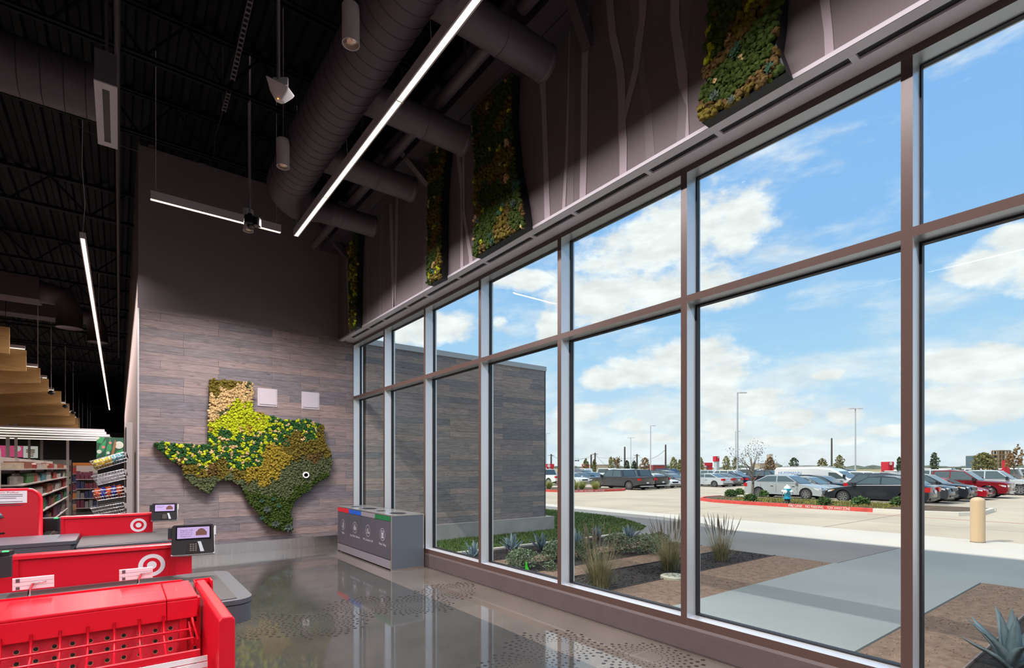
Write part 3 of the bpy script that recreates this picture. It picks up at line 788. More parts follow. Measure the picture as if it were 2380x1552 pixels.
pt = [at_Y(300 + x / 2.5036, 680 + y / 2.5036, YF) for x, y in TX]
poly2 = [(p.x, p.z) for p in pt]
ctr = sum((Vector(p) for p in pt), Vector()) / len(pt)
troot = thing('moss_map', 'Texas shaped wall panel covered in bands of green, lime and tan moss', 'moss wall art', ctr)
area = sum(poly2[i][0] * poly2[(i + 1) % len(poly2)][1] - poly2[(i + 1) % len(poly2)][0] * poly2[i][1] for i in range(len(poly2)))
mb = MB().prism([Vector((p.x, YF + .02, p.z)) for p in pt], (0, D - .021 - YF - .02, 0))
mb.obj('backing_panel', M_edge, troot, world=True)
# zones in the crop's coordinates
ZN = [('olive', 500, 540), ('olive', 560, 525), ('olive', 620, 515), ('tan', 650, 560), ('tan', 700, 560), ('tan', 580, 600), ('tan', 500, 640), ('tan', 530, 690), ('tan', 480, 730), ('tan', 640, 600), ('tan', 700, 610),
      ('lime', 640, 660), ('lime', 690, 660), ('lime', 580, 720), ('lime', 530, 770), ('lime', 480, 790), ('lime', 660, 730), ('lime', 740, 730), ('lime', 800, 750), ('lime', 640, 790), ('lime', 720, 790), ('lime', 590, 760),
      ('mix', 560, 810), ('mix', 500, 850), ('mix', 640, 860), ('mix', 720, 840), ('mix', 830, 740), ('mix', 860, 790), ('mix', 940, 770), ('mix', 1020, 760), ('mix', 1085, 780), ('mix', 1050, 840), ('mix', 880, 850), ('mix', 780, 870), ('mix', 700, 950), ('mix', 600, 930), ('mix', 500, 910), ('mix', 400, 910), ('mix', 300, 900), ('mix', 220, 890), ('mix', 260, 950), ('mix', 350, 970), ('mix', 430, 1010), ('mix', 640, 1010), ('mix', 720, 990), ('mix', 560, 960), ('mix', 180, 880), ('mix', 490, 960),
      ('gold', 840, 930), ('gold', 900, 980), ('gold', 820, 1000), ('gold', 760, 1040), ('gold', 700, 1060), ('gold', 780, 1090), ('gold', 850, 1050), ('olive', 640, 1060), ('olive', 970, 860), ('olive', 940, 910), ('olive', 1000, 930), ('olive', 1060, 900), ('olive', 1110, 860), ('olive', 1120, 800), ('brown', 1090, 950), ('olive', 1140, 920), ('brown', 1060, 970), ('olive', 540, 1000), ('brown', 480, 1040), ('olive', 550, 1050), ('olive', 360, 1020), ('brown', 310, 1010), ('olive', 440, 1060),
      ('grey', 370, 1080), ('grey', 430, 1110), ('grey', 490, 1090), ('grey', 580, 1070), ('grey', 650, 1090), ('grey', 720, 1120), ('grey', 800, 1150), ('grey', 870, 1120), ('grey', 900, 1060), ('grey', 960, 1020), ('grey', 1030, 990), ('grey', 1130, 990), ('grey', 1150, 1030), ('grey', 1080, 1060), ('grey', 1000, 1080), ('grey', 920, 1170), ('grey', 1060, 1020),
      ('deep', 1150, 1070), ('deep', 1100, 1090), ('deep', 1030, 1140), ('deep', 970, 1190), ('deep', 700, 1180), ('deep', 760, 1200), ('deep', 830, 1210), ('deep', 900, 1230), ('deep', 800, 1270), ('deep', 860, 1300), ('deep', 920, 1300), ('deep', 840, 1340)]
zc_ = [(k, at_Y(300 + x / 2.5036, 680 + y / 2.5036, YF)) for k, x, y in ZN]
def fill_moss(mb, poly, plane, step, zone, rg, size=(.9, 1.35), depth=.04):
    """bed of irregular tufts inside an outline; plane maps (u, v, out) to the place"""
    us = [p[0] for p in poly]; vs = [p[1] for p in poly]
    v = min(vs); row = 0
    while v < max(vs):
        u = min(us) + (step / 2 if row % 2 else 0)
        while u < max(us):
            q = (u + rg.uniform(-.35, .35) * step, v + rg.uniform(-.35, .35) * step)
            if inside(q, poly):
                k = zone(q)
                mb.cur = MK.index(k)
                s = step * rg.uniform(*size) * .62
                h = {'gold': 1.5, 'olive': 1.4, 'lime': 1.25, 'tan': 1.25}.get(k, 1.0)
                c = plane(q[0], q[1], depth * rg.uniform(.1, .7) * h)
                if k in ('succ', 'emerald'):
                    mb.blob(c, s, s, s, rg, .4, 1)
                else:
                    mb.blob(c, s, s, s, rg, .36 if k in ('lime', 'tan', 'dark') else .25, 1)
            u += step
        v += step * .866; row += 1
rg = random.Random(11)
def tzone(q):
    w = (q[0] + .05 * mnoise.noise(Vector((q[0] * 9, q[1] * 9, 0))) * 2, q[1] + .05 * mnoise.noise(Vector((q[0] * 9, q[1] * 9, 7))) * 2)
    k = min(zc_, key=lambda t: (t[1].x - w[0]) ** 2 + (t[1].z - w[1]) ** 2)[0]
    if k == 'mix':
        n = mnoise.noise(Vector((q[0] * 12, q[1] * 12, 3)))
        m = mnoise.noise(Vector((q[0] * 11, q[1] * 12, 21)))
        k = 'lime' if n > .17 else ('tan' if m > .30 else 'dark')
    elif k == 'lime':
        m = mnoise.noise(Vector((q[0] * 6, q[1] * 8, 21)))
        k = 'tan' if m > .42 else 'gold' if m < -.4 else 'lime'
    elif k == 'tan' and mnoise.noise(Vector((q[0] * 8, q[1] * 8, 5))) > .38: k = 'grey'
    return k
mb = MB()
fill_moss(mb, poly2, lambda u, v, o: Vector((u, YF + .02 - o, v)), .038, tzone, rg)
# agave like rosettes towards the southern tip
mb.cur = MK.index('succ')
for x, y, r in ((925, 1365, .10), (850, 1345, .085), (800, 1260, .085), (770, 1210, .05), (870, 1240, .05), (930, 1200, .05), (840, 1200, .045), (900, 1320, .05), (990, 1160, .04), (1070, 1095, .04), (1120, 1075, .04), (770, 1310, .05)):
    c = at_Y(300 + x / 2.5036, 680 + y / 2.5036, YF)
    mb.cur = MK.index('succ' if r > .07 else 'emerald' if x < 900 else 'deep')
    rosette(mb, Vector((c.x, YF - .025, c.z)), Vector((0, -1, 0)), Vector((1, 0, 0)), Vector((0, 0, 1)), r, rg)
o = mb.obj('moss', [MO[k] for k in MK], troot, world=True); o['kind'] = 'stuff'
c = at_Y(711.5, 1103.5, YF - .06)
mb = MB()
for yy in (0,):
    ring(mb, c, (1, 0, 0), (0, 0, 1), .040, .066, 40); disc(mb, c, (1, 0, 0), (0, 0, 1), .022)
vs = list(mb.v); fs = list(mb.f)
mb2 = MB()
for r0, r1 in ((.040, .066), (0, .022)):
    mb2.lathe((c.x, c.y, c.z), [(r0, -.0), (r1, -.0), (r1, .045), (r0, .045), (r0, 0)] if r0 else [(0, 0), (r1, 0), (r1, .045), (0, .045)], 40, axis='y')
o = mb2.obj('bullseye_marker', mat('white_plastic', (.85, .85, .85), .35), troot, world=True); o['label'] = 'small white bullseye marker'

# moss panels on the mural wall
XF = 3.79
PAN = [
    ('large angular moss panel at the top right, nearest the camera', [(1652, -60), (1650, 0), (1644.5, 77), (1629, 284), (1826, 166), (1803, 104), (1809, 58), (1814, 0), (1818, -60)], .036, None),
    ('tall angular moss panel in the middle of the mural wall', [(1097, 180), (1101, 290), (1106, 386), (1102.5, 597), (1220.4, 525.7), (1214.6, 479), (1197, 379), (1187.5, 278), (1191, 150)], .036, None),
    ('narrow angular moss panel beside a square knee brace', [(1006, 300), (1000, 367), (996, 445), (995, 600), (993, 662), (1024, 646), (1025, 600), (1027, 445), (1035, 348), (1040, 290)], .038, None),
    ('narrowest moss panel, close to the back wall corner', [(829, 515), (826.5, 540), (813, 580), (812, 674), (815, 765), (828, 759), (829, 645), (833, 540), (835, 515)], .040, None)]
for pi_, (lab, px, step, _) in enumerate(PAN):
    P = [at_X(a, b, XF) for a, b in px]
    for p in P:
        if p.z > 6.45: pass
    c = sum(P, Vector()) / len(P)
    r = thing('moss_picture', lab, 'moss panel', (WU, c.y, c.z), group='angular moss pictures on the mural wall')
    MB().prism([p + Vector((.012, 0, 0)) for p in P], (WU - .008 - XF - .012, 0, 0)).obj('tray', M_edge, r, world=True)
    q = [(p.y, p.z) for p in P]
    seed = pi_ * 13
    bright = pi_ == 3
    def pz(w):
        n = mnoise.noise(Vector((w[0] * 3.0, w[1] * 3.0, seed)))
        m = mnoise.noise(Vector((w[0] * 5, w[1] * 5, seed + 50))); e = mnoise.noise(Vector((w[0] * 7, w[1] * 7, seed + 90)))
        if e > (.5 if not bright else .2): return 'lime'
        if e < -.50: return 'tan'
        if m > .55: return 'emerald'
        return 'olive' if n > .22 else 'brown' if n > .05 else 'deep'
    mb = MB()
    fill_moss(mb, q, lambda u, v, o: Vector((XF + .012 - o, u, v)), step, pz, random.Random(seed + 1), depth=.045)
    rg = random.Random(seed + 5)
    us = [a for a, b in q]; vs = [b for a, b in q]
    k = 0
    while k < (7 if pi_ < 2 else 3):
        u = rg.uniform(min(us), max(us)); v = rg.uniform(min(vs), min(max(vs), 6.5))
        if not inside((u, v), q): continue
        k += 1; mb.cur = MK.index('emerald' if k % 2 else 'succ')
        rosette(mb, Vector((XF - .02, u, v)), Vector((-1, 0, 0)), Vector((0, 1, 0)), Vector((0, 0, 1)), rg.uniform(.035, .06), rg)
    o = mb.obj('moss', [MO[k] for k in MK], r, world=True); o['kind'] = 'stuff'

# two white access panels on the boards
for (x0, y0, x1, y1), lab in (((598.5, 902, 644, 945), 'square pale access panel on the board wall, nearer the moss map'), ((700.5, 910, 742, 952), 'square pale access panel on the board wall, nearer the window corner')):
    Yp = D - .02
    a = at_Y(x0, (y0 + y1) / 2, Yp); b = at_Y(x1, (y0 + y1) / 2, Yp); h = (at_Y(x0, y0, Yp).z - at_Y(x0, y1, Yp).z)
    zc2 = (a.z + b.z) / 2 ; cx = (a.x + b.x) / 2; s = (b.x - a.x) / 2
    r = thing('access_panel', lab, 'access panel', (cx, Yp, zc2), group='access panels on the board wall')
    MB().box(cx - s, Yp - .012, zc2 - s * .98, cx + s, Yp - .0005, zc2 + s * .98).obj('flange', mat('pale_mauve_enamel', (.52, .48, .52), .45), r, world=True)
    MB().box(cx - s * .82, Yp - .026, zc2 - s * .78, cx + s * .88, Yp - .012, zc2 + s * .80).obj('door', mat('pale_mauve_enamel'), r, world=True)
    MB().box(cx - s * .74, Yp - .030, zc2 + .04, cx - s * .70, Yp - .026, zc2 + .06).obj('latch', M_fix, r, world=True)

# ------------------------------------------------------------------ recycling station by the window
bx0, bx1, by0, by1, bz = 3.60, 4.212, 8.06, 10.70, .925
root = thing('recycling_station', 'grey four-bay recycling station standing against the windows', 'recycling bin', ((bx0 + bx1) / 2, (by0 + by1) / 2, 0))
M_bin = mat('slate_blue_grey_laminate', (.070, .070, .090), .3)
M_binside = mat('steel_blue_laminate', (.115, .140, .165), .35)
M_bintop = mat('dark_grey_top', (.17, .18, .18), .22)
MB().box(bx0 + .012, by0 + .012, .03, bx1 - .012, by1 - .012, bz - .012).obj('carcass', M_bin, root, world=True)
mb = MB(); e = .018
for x in (bx0, bx1 - e):
    for y in (by0, by1 - e): mb.box(x, y, 0, x + e, y + e, bz)
for z in (.0, bz - e):
    mb.box(bx0 + e, by0, z, bx1 - e, by0 + e, z + e); mb.box(bx0 + e, by1 - e, z, bx1 - e, by1, z + e)
for x in (bx0, bx1 - e): mb.box(x, by0 + e, bz - e, x + e, by1 - e, bz)
mb.obj('edge_frame', mat('nickel_trim', (.62, .57, .52), .28, .9), root, world=True)
MB().box(bx0 + e, by0 + .004, e, bx1 - e, by0 + .013, bz - e).obj('end_panel', M_binside, root, world=True)
MB().box(bx0 + e, by0 + e, bz - .013, bx1 - e, by1 - e, bz - .002).obj('top', M_bintop, root, world=True)
MB().box(bx0 - .002, by0 + e, .025, bx0 + .010, by1 - e, .165).obj('kick_panel', mat('mauve_grey_kick', (.20, .185, .215), .4), root, world=True)
pw = (by1 - by0 - 2 * e) / 4
M_icon = mat('pale_icon_print', (.40, .385, .45), .5)
cols = [((.60, .012, .02), 'red'), ((.012, .09, .50), 'blue'), ((.22, .21, .24), 'grey'), ((.008, .14, .045), 'green')]
words_ = ['Waste', 'Glass | Plastic | Aluminum', 'MP3 | Cell phone | Ink', 'Plastic Bags']
UY, UZ = Vector((0, 1, 0)), Vector((0, 0, 1))
for i in range(4):
    # bay 0 is the far one (left in the photograph)
    yb = by1 - e - pw * i; ya = yb - pw; yc = (ya + yb) / 2
    d = MB().box(bx0 - .004, ya + .003, .185, bx0 + .011, yb - .003, bz - .105).obj('door', M_bin, root, world=True)
    xf = bx0 - .0045
    b_ = MB().box(bx0 - .006, ya + .001, bz - .100, bx0 + .011, yb - .001, bz - .022).obj('colour_band', mat('band_' + cols[i][1], cols[i][0], .35), root, world=True); b_['label'] = cols[i][1] + ' colour band'
    hx = (bx0 + bx1) / 2
    mb = MB(); 
    if i in (1, 3):
        mb.cbox((hx - .02, yc, bz - .001), .24, .40, .004, ch=.1)
    else:
        mb.lathe((hx - .06, yc, bz - .003), [(0, .004), (.085, .004), (.085, 0)][::-1], 24)
    mb.obj('waste_opening', M_black, root, world=True)
    # icon: ring with a pictogram, and the words under it
    c = Vector((xf, yc, .575)); mb = MB()
    ring(mb, c, -UY, UZ, .100, .108, 40)
    def rect(u0, v0, u1, v1, off=0): mb.poly([c + (-UY) * u + UZ * v + Vector((-off, 0, 0)) for u, v in ((u0, v0), (u1, v0), (u1, v1), (u0, v1))])
    if i == 0:
        disc(mb, c + UZ * .062 - UY * .012, -UY, UZ, .014, 16); rect(-.012, -.065, .03, .045); rect(-.045, -.065, -.018, -.02); rect(-.04, .005, -.01, .015); rect(-.003, -.08, .025, -.06)
    elif i == 1:
        rect(-.055, -.05, -.025, .02); rect(-.018, -.05, .012, .045); rect(.02, -.05, .055, .01); rect(-.010, .045, .004, .065); rect(-.047, .02, -.033, .035)
    elif i == 2:
        rect(-.06, -.05, -.02, .02); rect(-.012, -.05, .028, .045); rect(.034, -.05, .066, -.015)
    else:
        rect(-.045, -.065, .045, .025); rect(-.045, .025, -.022, .07); rect(.022, .025, .045, .07)
    mb.obj('icon', M_icon, d)
    mb = MB()
    if i == 2: c2 = c + Vector((-.0006, 0, 0)); c, c0 = c2, c; rect(-.05, -.04, -.03, .01); rect(.0, -.04, .016, .03)
    if i == 3: c = c + Vector((-.0006, 0, 0)); ring(mb, c - UZ * .02, -UY, UZ, .014, .022, 20)
    if mb.f: mb.obj('icon_detail', M_bin, d)
    t = text(words_[i], 'lettering', M_icon, d, frame((xf, yc, .405), (0, -1, 0), (0, 0, 1)), .055, .0004, width=[.14, .52, .46, .30][i], world=False)

# ------------------------------------------------------------------ checkout lanes
M_red = mat('gloss_red_paint', (.62, .004, .020), .32, 0, .5, coat=.12)
M_red2 = mat('satin_red_laminate', (.66, .006, .024), .38)
M_redfab = mat('red_textured_panel', (.50, .006, .020), .6, bump=.15, bscale=250)
M_belt = mat('black_belt_rubber', (.018, .018, .017), .55, vary=.12, vscale=3)
M_slate = mat('slate_bumper_plastic', (.075, .083, .10), .35)
M_chrome = mat('chrome', (.75, .75, .75), .12, 1)
M_lab = mat('white_price_holder', (.80, .78, .80), .25)
M_blk = mat('black_plastic', (.012, .012, .014), .3)
def bullseye(root, c, R, m, face=(0, -1, 0)):
    mb = MB(); f = Vector(face)
    u = Vector((0, 0, 1)).cross(f) * -1
    for r0, r1 in ((R * .66, R), (0, R * .36)):
        if r0: ring(mb, c, u, (0, 0, 1), r0, r1, 44)
        else: disc(mb, c, u, (0, 0, 1), r1, 30)
    o = mb.obj('bullseye_emblem', m, root, world=True); o['label'] = 'white bullseye emblem'
    return o
def partition(lab, pxr, pyr, pxl, ctrpx, Rpx, Y, emb):
    """red lane divider: panel with a capped top and end post, facing the camera"""
    tr = at_Y(pxr, pyr, Y); xl = at_Y(pxl, pyr, Y).x; xr = tr.x; z = tr.z
    r = thing('lane_divider', lab, 'checkout divider', ((xl + xr) / 2, Y, 0), group='red checkout lane dividers')
    MB().box(xl + .01, Y + .012, .05, xr - .01, Y + .085, z - .02).obj('panel', M_red2, r, world=True)
    mb = MB(); mb.prism([(xl, Y - .004, z - .03), (xl, Y + .0, z - .006), (xl, Y + .02, z), (xl, Y + .085, z), (xl, Y + .10, z - .01), (xl, Y + .10, z - .03)], (xr - xl, 0, 0)); mb.obj('cap_rail', M_red, r, world=True)
    MB().box(xr - .045, Y, 0, xr, Y + .098, z - .03).obj('end_post', M_red, r, world=True)
    MB().box(xl, Y, 0, xl + .03, Y + .098, z - .03).obj('end_post', M_red, r, world=True)
    cc = at_Y(ctrpx[0], ctrpx[1], Y + .0105); k = at_Y(ctrpx[0] + Rpx, ctrpx[1], Y + .0105).x - cc.x
    bullseye(r, cc, k, mat('white_vinyl', (.80, .76, .79), .4))
    return r, xl, xr, z
Y2, Y3 = 4.95, 8.45
d2 = partition('red lane divider with a large white bullseye, behind the front display', 410, 1263, 29, (353, 1313), 31, Y2, True)
d3 = partition('red lane divider with a white bullseye, farther back by the board wall', 355, 1191, 141, (322, 1220), 19, Y3, True)
# belt counters
def counter(lab, Yn, Yf, xr, xl, z, base_r):
    r = thing('belt_counter', lab, 'checkout counter', (xr - .5, (Yn + Yf) / 2, 0), group='checkout belt counters')
    def outline(o, rad=.12):
        P = [(xl, Yn + o), (xr - rad, Yn + o)]
        P += [(xr - rad + (rad - o) * math.sin(a), Yn + rad - (rad - o) * math.cos(a)) for a in (.3, .6, .9, 1.2, PI / 2)]
        P += [(xr - o, Yf - rad)] + [(xr - rad + (rad - o) * math.cos(a), Yf - rad + (rad - o) * math.sin(a)) for a in (.4, .8, 1.2, PI / 2)] + [(xl, Yf - o)]
        return P
    mb = MB(); mb.prism([(x, y, z - .03) for x, y in outline(0)], (0, 0, .03)); mb.obj('rim', M_slate, r, world=True)
    mb = MB(); mb.prism([(x, y, z - .155) for x, y in outline(.004)], (0, 0, .118)); mb.obj('bumper', M_slate, r, world=True)
    mb = MB(); mb.prism([(x, y, z - .037) for x, y in outline(.012)], (0, 0, .007)); mb.obj('shadow_gap', M_blk, r, world=True)
    MB().box(xl, Yn + .05, z, xr - .10, Yf - .05, z + .004).obj('belt', M_belt, r, world=True)
    MB().box(xl, Yn + .12, 0, base_r, Yf - .1, z - .155).obj('base', M_red2, r, world=True)
    return r
zb_ = .862
cn = at_z(582, 1386, zb_); cf = at_z(541, 1318, zb_)
counter('dark belt counter end with rounded grey bumper beside the front display', cn.y - .05, Y2 - .02, cn.x + .02, -3.2, zb_, cn.x - .18)
p = at_Y(464, 1285, Y3 - 1.14)
counter('grey belt counter end behind the front payment terminal', Y3 - 1.16, Y3 - .02, p.x, at_z(176, 1256, .90).x + .02, zb_, at_Y(446, 1300, Y3 - 1.05).x)

# payment terminals clipped to the dividers
def terminal(lab, px, py, d, w, lines, group='payment terminals on the lane dividers'):
    p = at_d(px, py, d)
    r = thing('payment_terminal', lab, 'card terminal', p, group=group)
    R = Matrix.Rotation(-.12, 3, 'Z') @ Matrix.Rotation(-.35, 3, 'X')     # leans back, faces the lane
    def q(a, b, c): return p + R @ Vector((a * w, c * w, b * w))
    def qbox(mb, x0, z0, x1, z1, y0, y1):
        P = [(x0, z0), (x1, z0), (x1, z1), (x0, z1)]
        mb.add([q(a, b, y0) for a, b in P] + [q(a, b, y1) for a, b in P], [(0, 1, 2, 3), (7, 6, 5, 4), (0, 4, 5, 1), (1, 5, 6, 2), (2, 6, 7, 3), (3, 7, 4, 0)])
        return mb
    mb = MB()
    O = [(-.46, -.42), (.46, -.42), (.5, -.38), (.48, .36), (.45, .40), (-.45, .40), (-.49, .36), (-.5, -.38)]
    mb.add([q(a, b, 0) for a, b in O] + [q(a, b, .16) for a, b in O], [tuple(range(8))] + [tuple(range(15, 7, -1))] + [(i, 8 + i, 8 + (i + 1) % 8, (i + 1) % 8) for i in range(8)])
    mb.obj('body', M_blk, r, world=True)
    mb = MB(); qbox(mb, -.505, -.43, .505, -.405, .01, .17); qbox(mb, .49, -.4, .51, .3, .01, .17); mb.obj('silver_trim', M_alu, r, world=True)
    mb = MB(); qbox(mb, -.40, -.02, .42, .36, -.006, .0); mb.obj('screen_bezel', mat('screen_bezel_black', (.006, .006, .007), .15), r, world=True)
    mb = MB(); qbox(mb, -.37, .02, .385, .33, -.009, -.006); sc = mb.obj('screen', mat('lilac_screen', (.25, .2, .35), .2, emit=(.55, .42, .72), estr=.42), r, world=True)
    mb = MB(); qbox(mb, .06, .09, .32, .20, -.0105, -.009); mb.add([q(.08, .20, -.0105), q(.30, .20, -.0105), q(.26, .26, -.0105), q(.19, .29, -.0105), q(.12, .26, -.0105)], [(0, 1, 2, 3, 4)])
    mb.obj('screen_picture', mat('basket_brown', (.10, .03, .02), .5), sc)
    if lines:
        xd = R @ Vector((1, 0, 0)); yd = R @ Vector((0, 0, 1))
        for k, s in enumerate(lines):
            t = text(s, 'screen_text', mat('screen_ink', (.10, .05, .14), .5), sc, frame(q(-.30, .245 - .055 * k, -.0095), xd, yd), w * .055, .0002, align='LEFT', world=False)
    mb = MB(); O = [(-.16, -.40), (.16, -.40), (.13, -.15), (.09, -.09), (-.09, -.09), (-.13, -.15)]
    mb.add([q(a, b, -.012) for a, b in O] + [q(a, b, .0) for a, b in O], [tuple(range(6))] + [(i, 6 + i, 6 + (i + 1) % 6, (i + 1) % 6) for i in range(6)]); mb.obj('keypad', mat('keypad_black', (.02, .015, .014), .25), r, world=True)
    mb = MB()
    for i in range(4):
        for j in range(3): qbox(mb, -.075 + .06 * j, -.17 - .055 * i, -.035 + .06 * j, -.135 - .055 * i, -.018, -.012)
    mb.obj('keys', mat('key_grey', (.10, .09, .09), .5), r, world=True)
    mb = MB(); mb.add([q(.10, -.08, -.014), q(.18, -.08, -.014), q(.26, -.36, -.012), q(.17, -.36, -.012), q(.13, -.17, -.014)], [(0, 1, 2, 3, 4)]); mb.obj('shield', mat('pale_shield', (.45, .50, .54), .3), r, world=True)
    mb = MB(); qbox(mb, -.58, .05, -.49, .33, .03, .15); mb.obj('side_reader', M_blk, r, world=True)
    mb = MB(); qbox(mb, .5, .1, .54, .36, .06, .14); mb.obj('stylus_clip', M_alu, r, world=True)
    mb = MB(); mb.tube([q(-.2, -.1, .16), q(-.3, -.1, .4), q(-.75, -.25, .5)], .016, 8); mb.obj('mount_arm', M_blk, r, smooth=True, world=True)
    return r
terminal('larger payment terminal with lilac screen on the front divider', 449, 1252, 4.16, .295, ['Register with', 'Red Card at', 'our store or', 'Target.com'])
terminal('smaller payment terminal with lilac screen on the back divider', 382.5, 1188.5, 6.95, .29, ['Register with', 'our store'])

# front display: red gondola with pegboard, wire basket shelf and end panel
ZT = 1.10
far_r = at_z(472, 1344, ZT); near_r = at_z(460, 1383, ZT)
yF, yN, xR = far_r.y, near_r.y, near_r.x
root = thing('display_gondola', 'red checkout display with pegboard and wire shelf in the lower left corner', 'display shelf', (0, yN, 0))
xl = -1.6
mb = MB(); mb.box(xl, yN, ZT - .014, xR - .128, yF, ZT); mb.box(xR - .126, yN, ZT - .014, xR, yF, ZT); mb.box(xl, yN, ZT - .104, xR - .128, yN + .012, ZT - .014); mb.box(xR - .126, yN, ZT - .104, xR, yN + .012, ZT - .014)
o = mb.obj('top_cover', M_red, root, world=True); bv = o.modifiers.new('b', 'BEVEL'); bv.width = .004; bv.segments = 2; bv.limit_method = 'ANGLE'
mb = MB(); mb.box(xl, yF - .006, ZT, xR - .03, yF + .004, ZT + .008); mb.obj('rear_lip', M_red, root, world=True)
# cover plate scribed on the top
mb = MB(); a0, a1, b0, b1 = xR - .30, xR - .075, yN + .16, yN + .245
for q in ((a0, b0, a1, b0 + .002), (a0, b1, a1, b1 + .002), (a0, b0, a0 + .002, b1), (a1, b0, a1 + .002, b1 + .002)): mb.box(q[0], q[1], ZT, q[2], q[3], ZT + .0006)
mb.obj('cover_plate_outline', mat('worn_red_edge', (.55, .10, .10), .6), root, world=True)
# pegboard with punched holes: strips around the holes
yp = yN + .03; z1, z0p = ZT - .104, .55
h0 = at_Y(83, 1482, yp)
def peg_mat():
    m = mat('red_punched_pegboard', (.56, .014, .035), .55); N = m.node_tree.nodes; L = m.node_tree.links; b = N['Principled BSDF']
    tc = N.new('ShaderNodeTexCoord'); sp = N.new('ShaderNodeSeparateXYZ'); L.new(tc.outputs['Object'], sp.inputs[0])
    def M(op, a, c):
        q = N.new('ShaderNodeMath'); q.operation = op
        for i, v in enumerate((a, c)):
            if isinstance(v, (int, float)): q.inputs[i].default_value = v
            else: L.new(v, q.inputs[i])
        return q.outputs[0]
    def cell(v, o, p): return M('SUBTRACT', M('FLOORED_MODULO', M('SUBTRACT', v, o - p / 2), p), p / 2)
    dx, dz = cell(sp.outputs[0], h0.x, .0598), cell(sp.outputs[2], h0.z, .0500)
    d = M('SQRT', M('ADD', M('MULTIPLY', dx, dx), M('MULTIPLY', dz, dz)), 0)
    d2 = M('SQRT', M('ADD', M('MULTIPLY', dx, dx), M('POWER', M('ADD', dz, -.0016), 2.0)), 0)
    hole = M('LESS_THAN', d2, .0085); rim = M('LESS_THAN', d, .0102)
    m1 = N.new('ShaderNodeMix'); m1.data_type = 'RGBA'; m1.inputs[6].default_value = (.56, .014, .035, 1); m1.inputs[7].default_value = (.42, .24, .12, 1); L.new(rim, m1.inputs[0])
    m2 = N.new('ShaderNodeMix'); m2.data_type = 'RGBA'; L.new(m1.outputs[2], m2.inputs[6]); m2.inputs[7].default_value = (.006, .004, .004, 1); L.new(hole, m2.inputs[0])
    L.new(m2.outputs[2], b.inputs['Base Color']); return m
MB().box(xl, yp, z0p, xR - .075, yp + .006, z1 + .02).obj('pegboard', peg_mat(), root, world=True)
mb = MB(); mb.box(xR - .075, yp - .008, .2, xR - .045, yp + .02, z1); mb.box(xR - .03, yp - .012, .1, xR + .012, yp + .05, ZT - .015); mb.obj('slotted_upright', M_red, root, world=True)
mb = MB()
for k in range(6): mb.box(xR - .016, yp - .0135, .97 - .075 * k, xR - .004, yp - .012, 1.0 - .075 * k)
mb.obj('upright_slots', M_blk, root, world=True)
# end panel: hollow steel side
e0 = at_z(547, 1430, ZT); ye = e0.y; xe = e0.x
mb = MB()
mb.prism([(xe - .062, ye, 0), (xe, ye, 0), (xe, ye, ZT - .015), (xe - .012, ye, ZT), (xe - .05, ye, ZT), (xe - .062, ye, ZT - .015)], (0, yF - ye - .02, 0))
o = mb.obj('end_panel', M_red, root, world=True); bv = o.modifiers.new('b', 'BEVEL'); bv.width = .006; bv.segments = 3; bv.limit_method = 'ANGLE'
mb = MB(); mb.box(xR + .02, yF - .03, .2, xe + .02, yF - .024, ZT + .006); mb.box(xe + .012, yF - .11, .2, xe + .02, yF - .024, ZT + .004); mb.box(xR + .02, yF - .11, .2, xR + .024, yF - .03, ZT + .004); mb.obj('corner_channel', M_red, root, world=True)
# wire basket shelf
zr = at_Y(300, 1512, yN - .33).z
ys, yb = yN - .36, yp - .01
zs_ = .90
mb = MB()
for y in (yb - .05, yb - .14): mb.tube([(xl, y, zs_ + .06 - .03 * (yb - y) / .14), (xR - .03, y, zs_ + .06 - .03 * (yb - y) / .14)], .005, 6)
x = xR - .14
nw = 0
while x > xl:
    mb.tube([(x, yb - .02, zs_ + .125), (x, yb - .05, zs_ + .03), (x, yb - .14, zs_ + .0), (x, ys + .02, zs_ - .03), (x, ys, zs_ + .03)], .0055, 6); x -= .092
mb.tube([(xR - .025, yb, 1.0), (xR - .012, yb - .16, .92)], .006, 6); mb.tube([(xR - .035, yb, .97), (xR - .03, yb - .15, .90)], .006, 6)
mb.obj('wire_basket', M_red, root, smooth=True, world=True)
mb = MB(); mb.box(xl, ys - .012, zs_ + .02, xR - .03, ys + .006, zs_ + .045); mb.obj('front_rail', M_red, root, world=True)
mb = MB()
for k in range(3): mb.box(xl, ys - .018 - .004 * k, zs_ - .005 - .026 * k, xR - .004, ys - .012 - .004 * k, zs_ + .017 - .026 * k)
mb.obj('price_rail', M_lab, root, world=True)
MB().box(xl, yN - .35, 0, xR, yF, .15).obj('base_deck', M_red, root, world=True)
MB().box(xl, yp + .006, .15, xR - .03, yF - .01, ZT - .014).obj('core', M_red2, root, world=True)

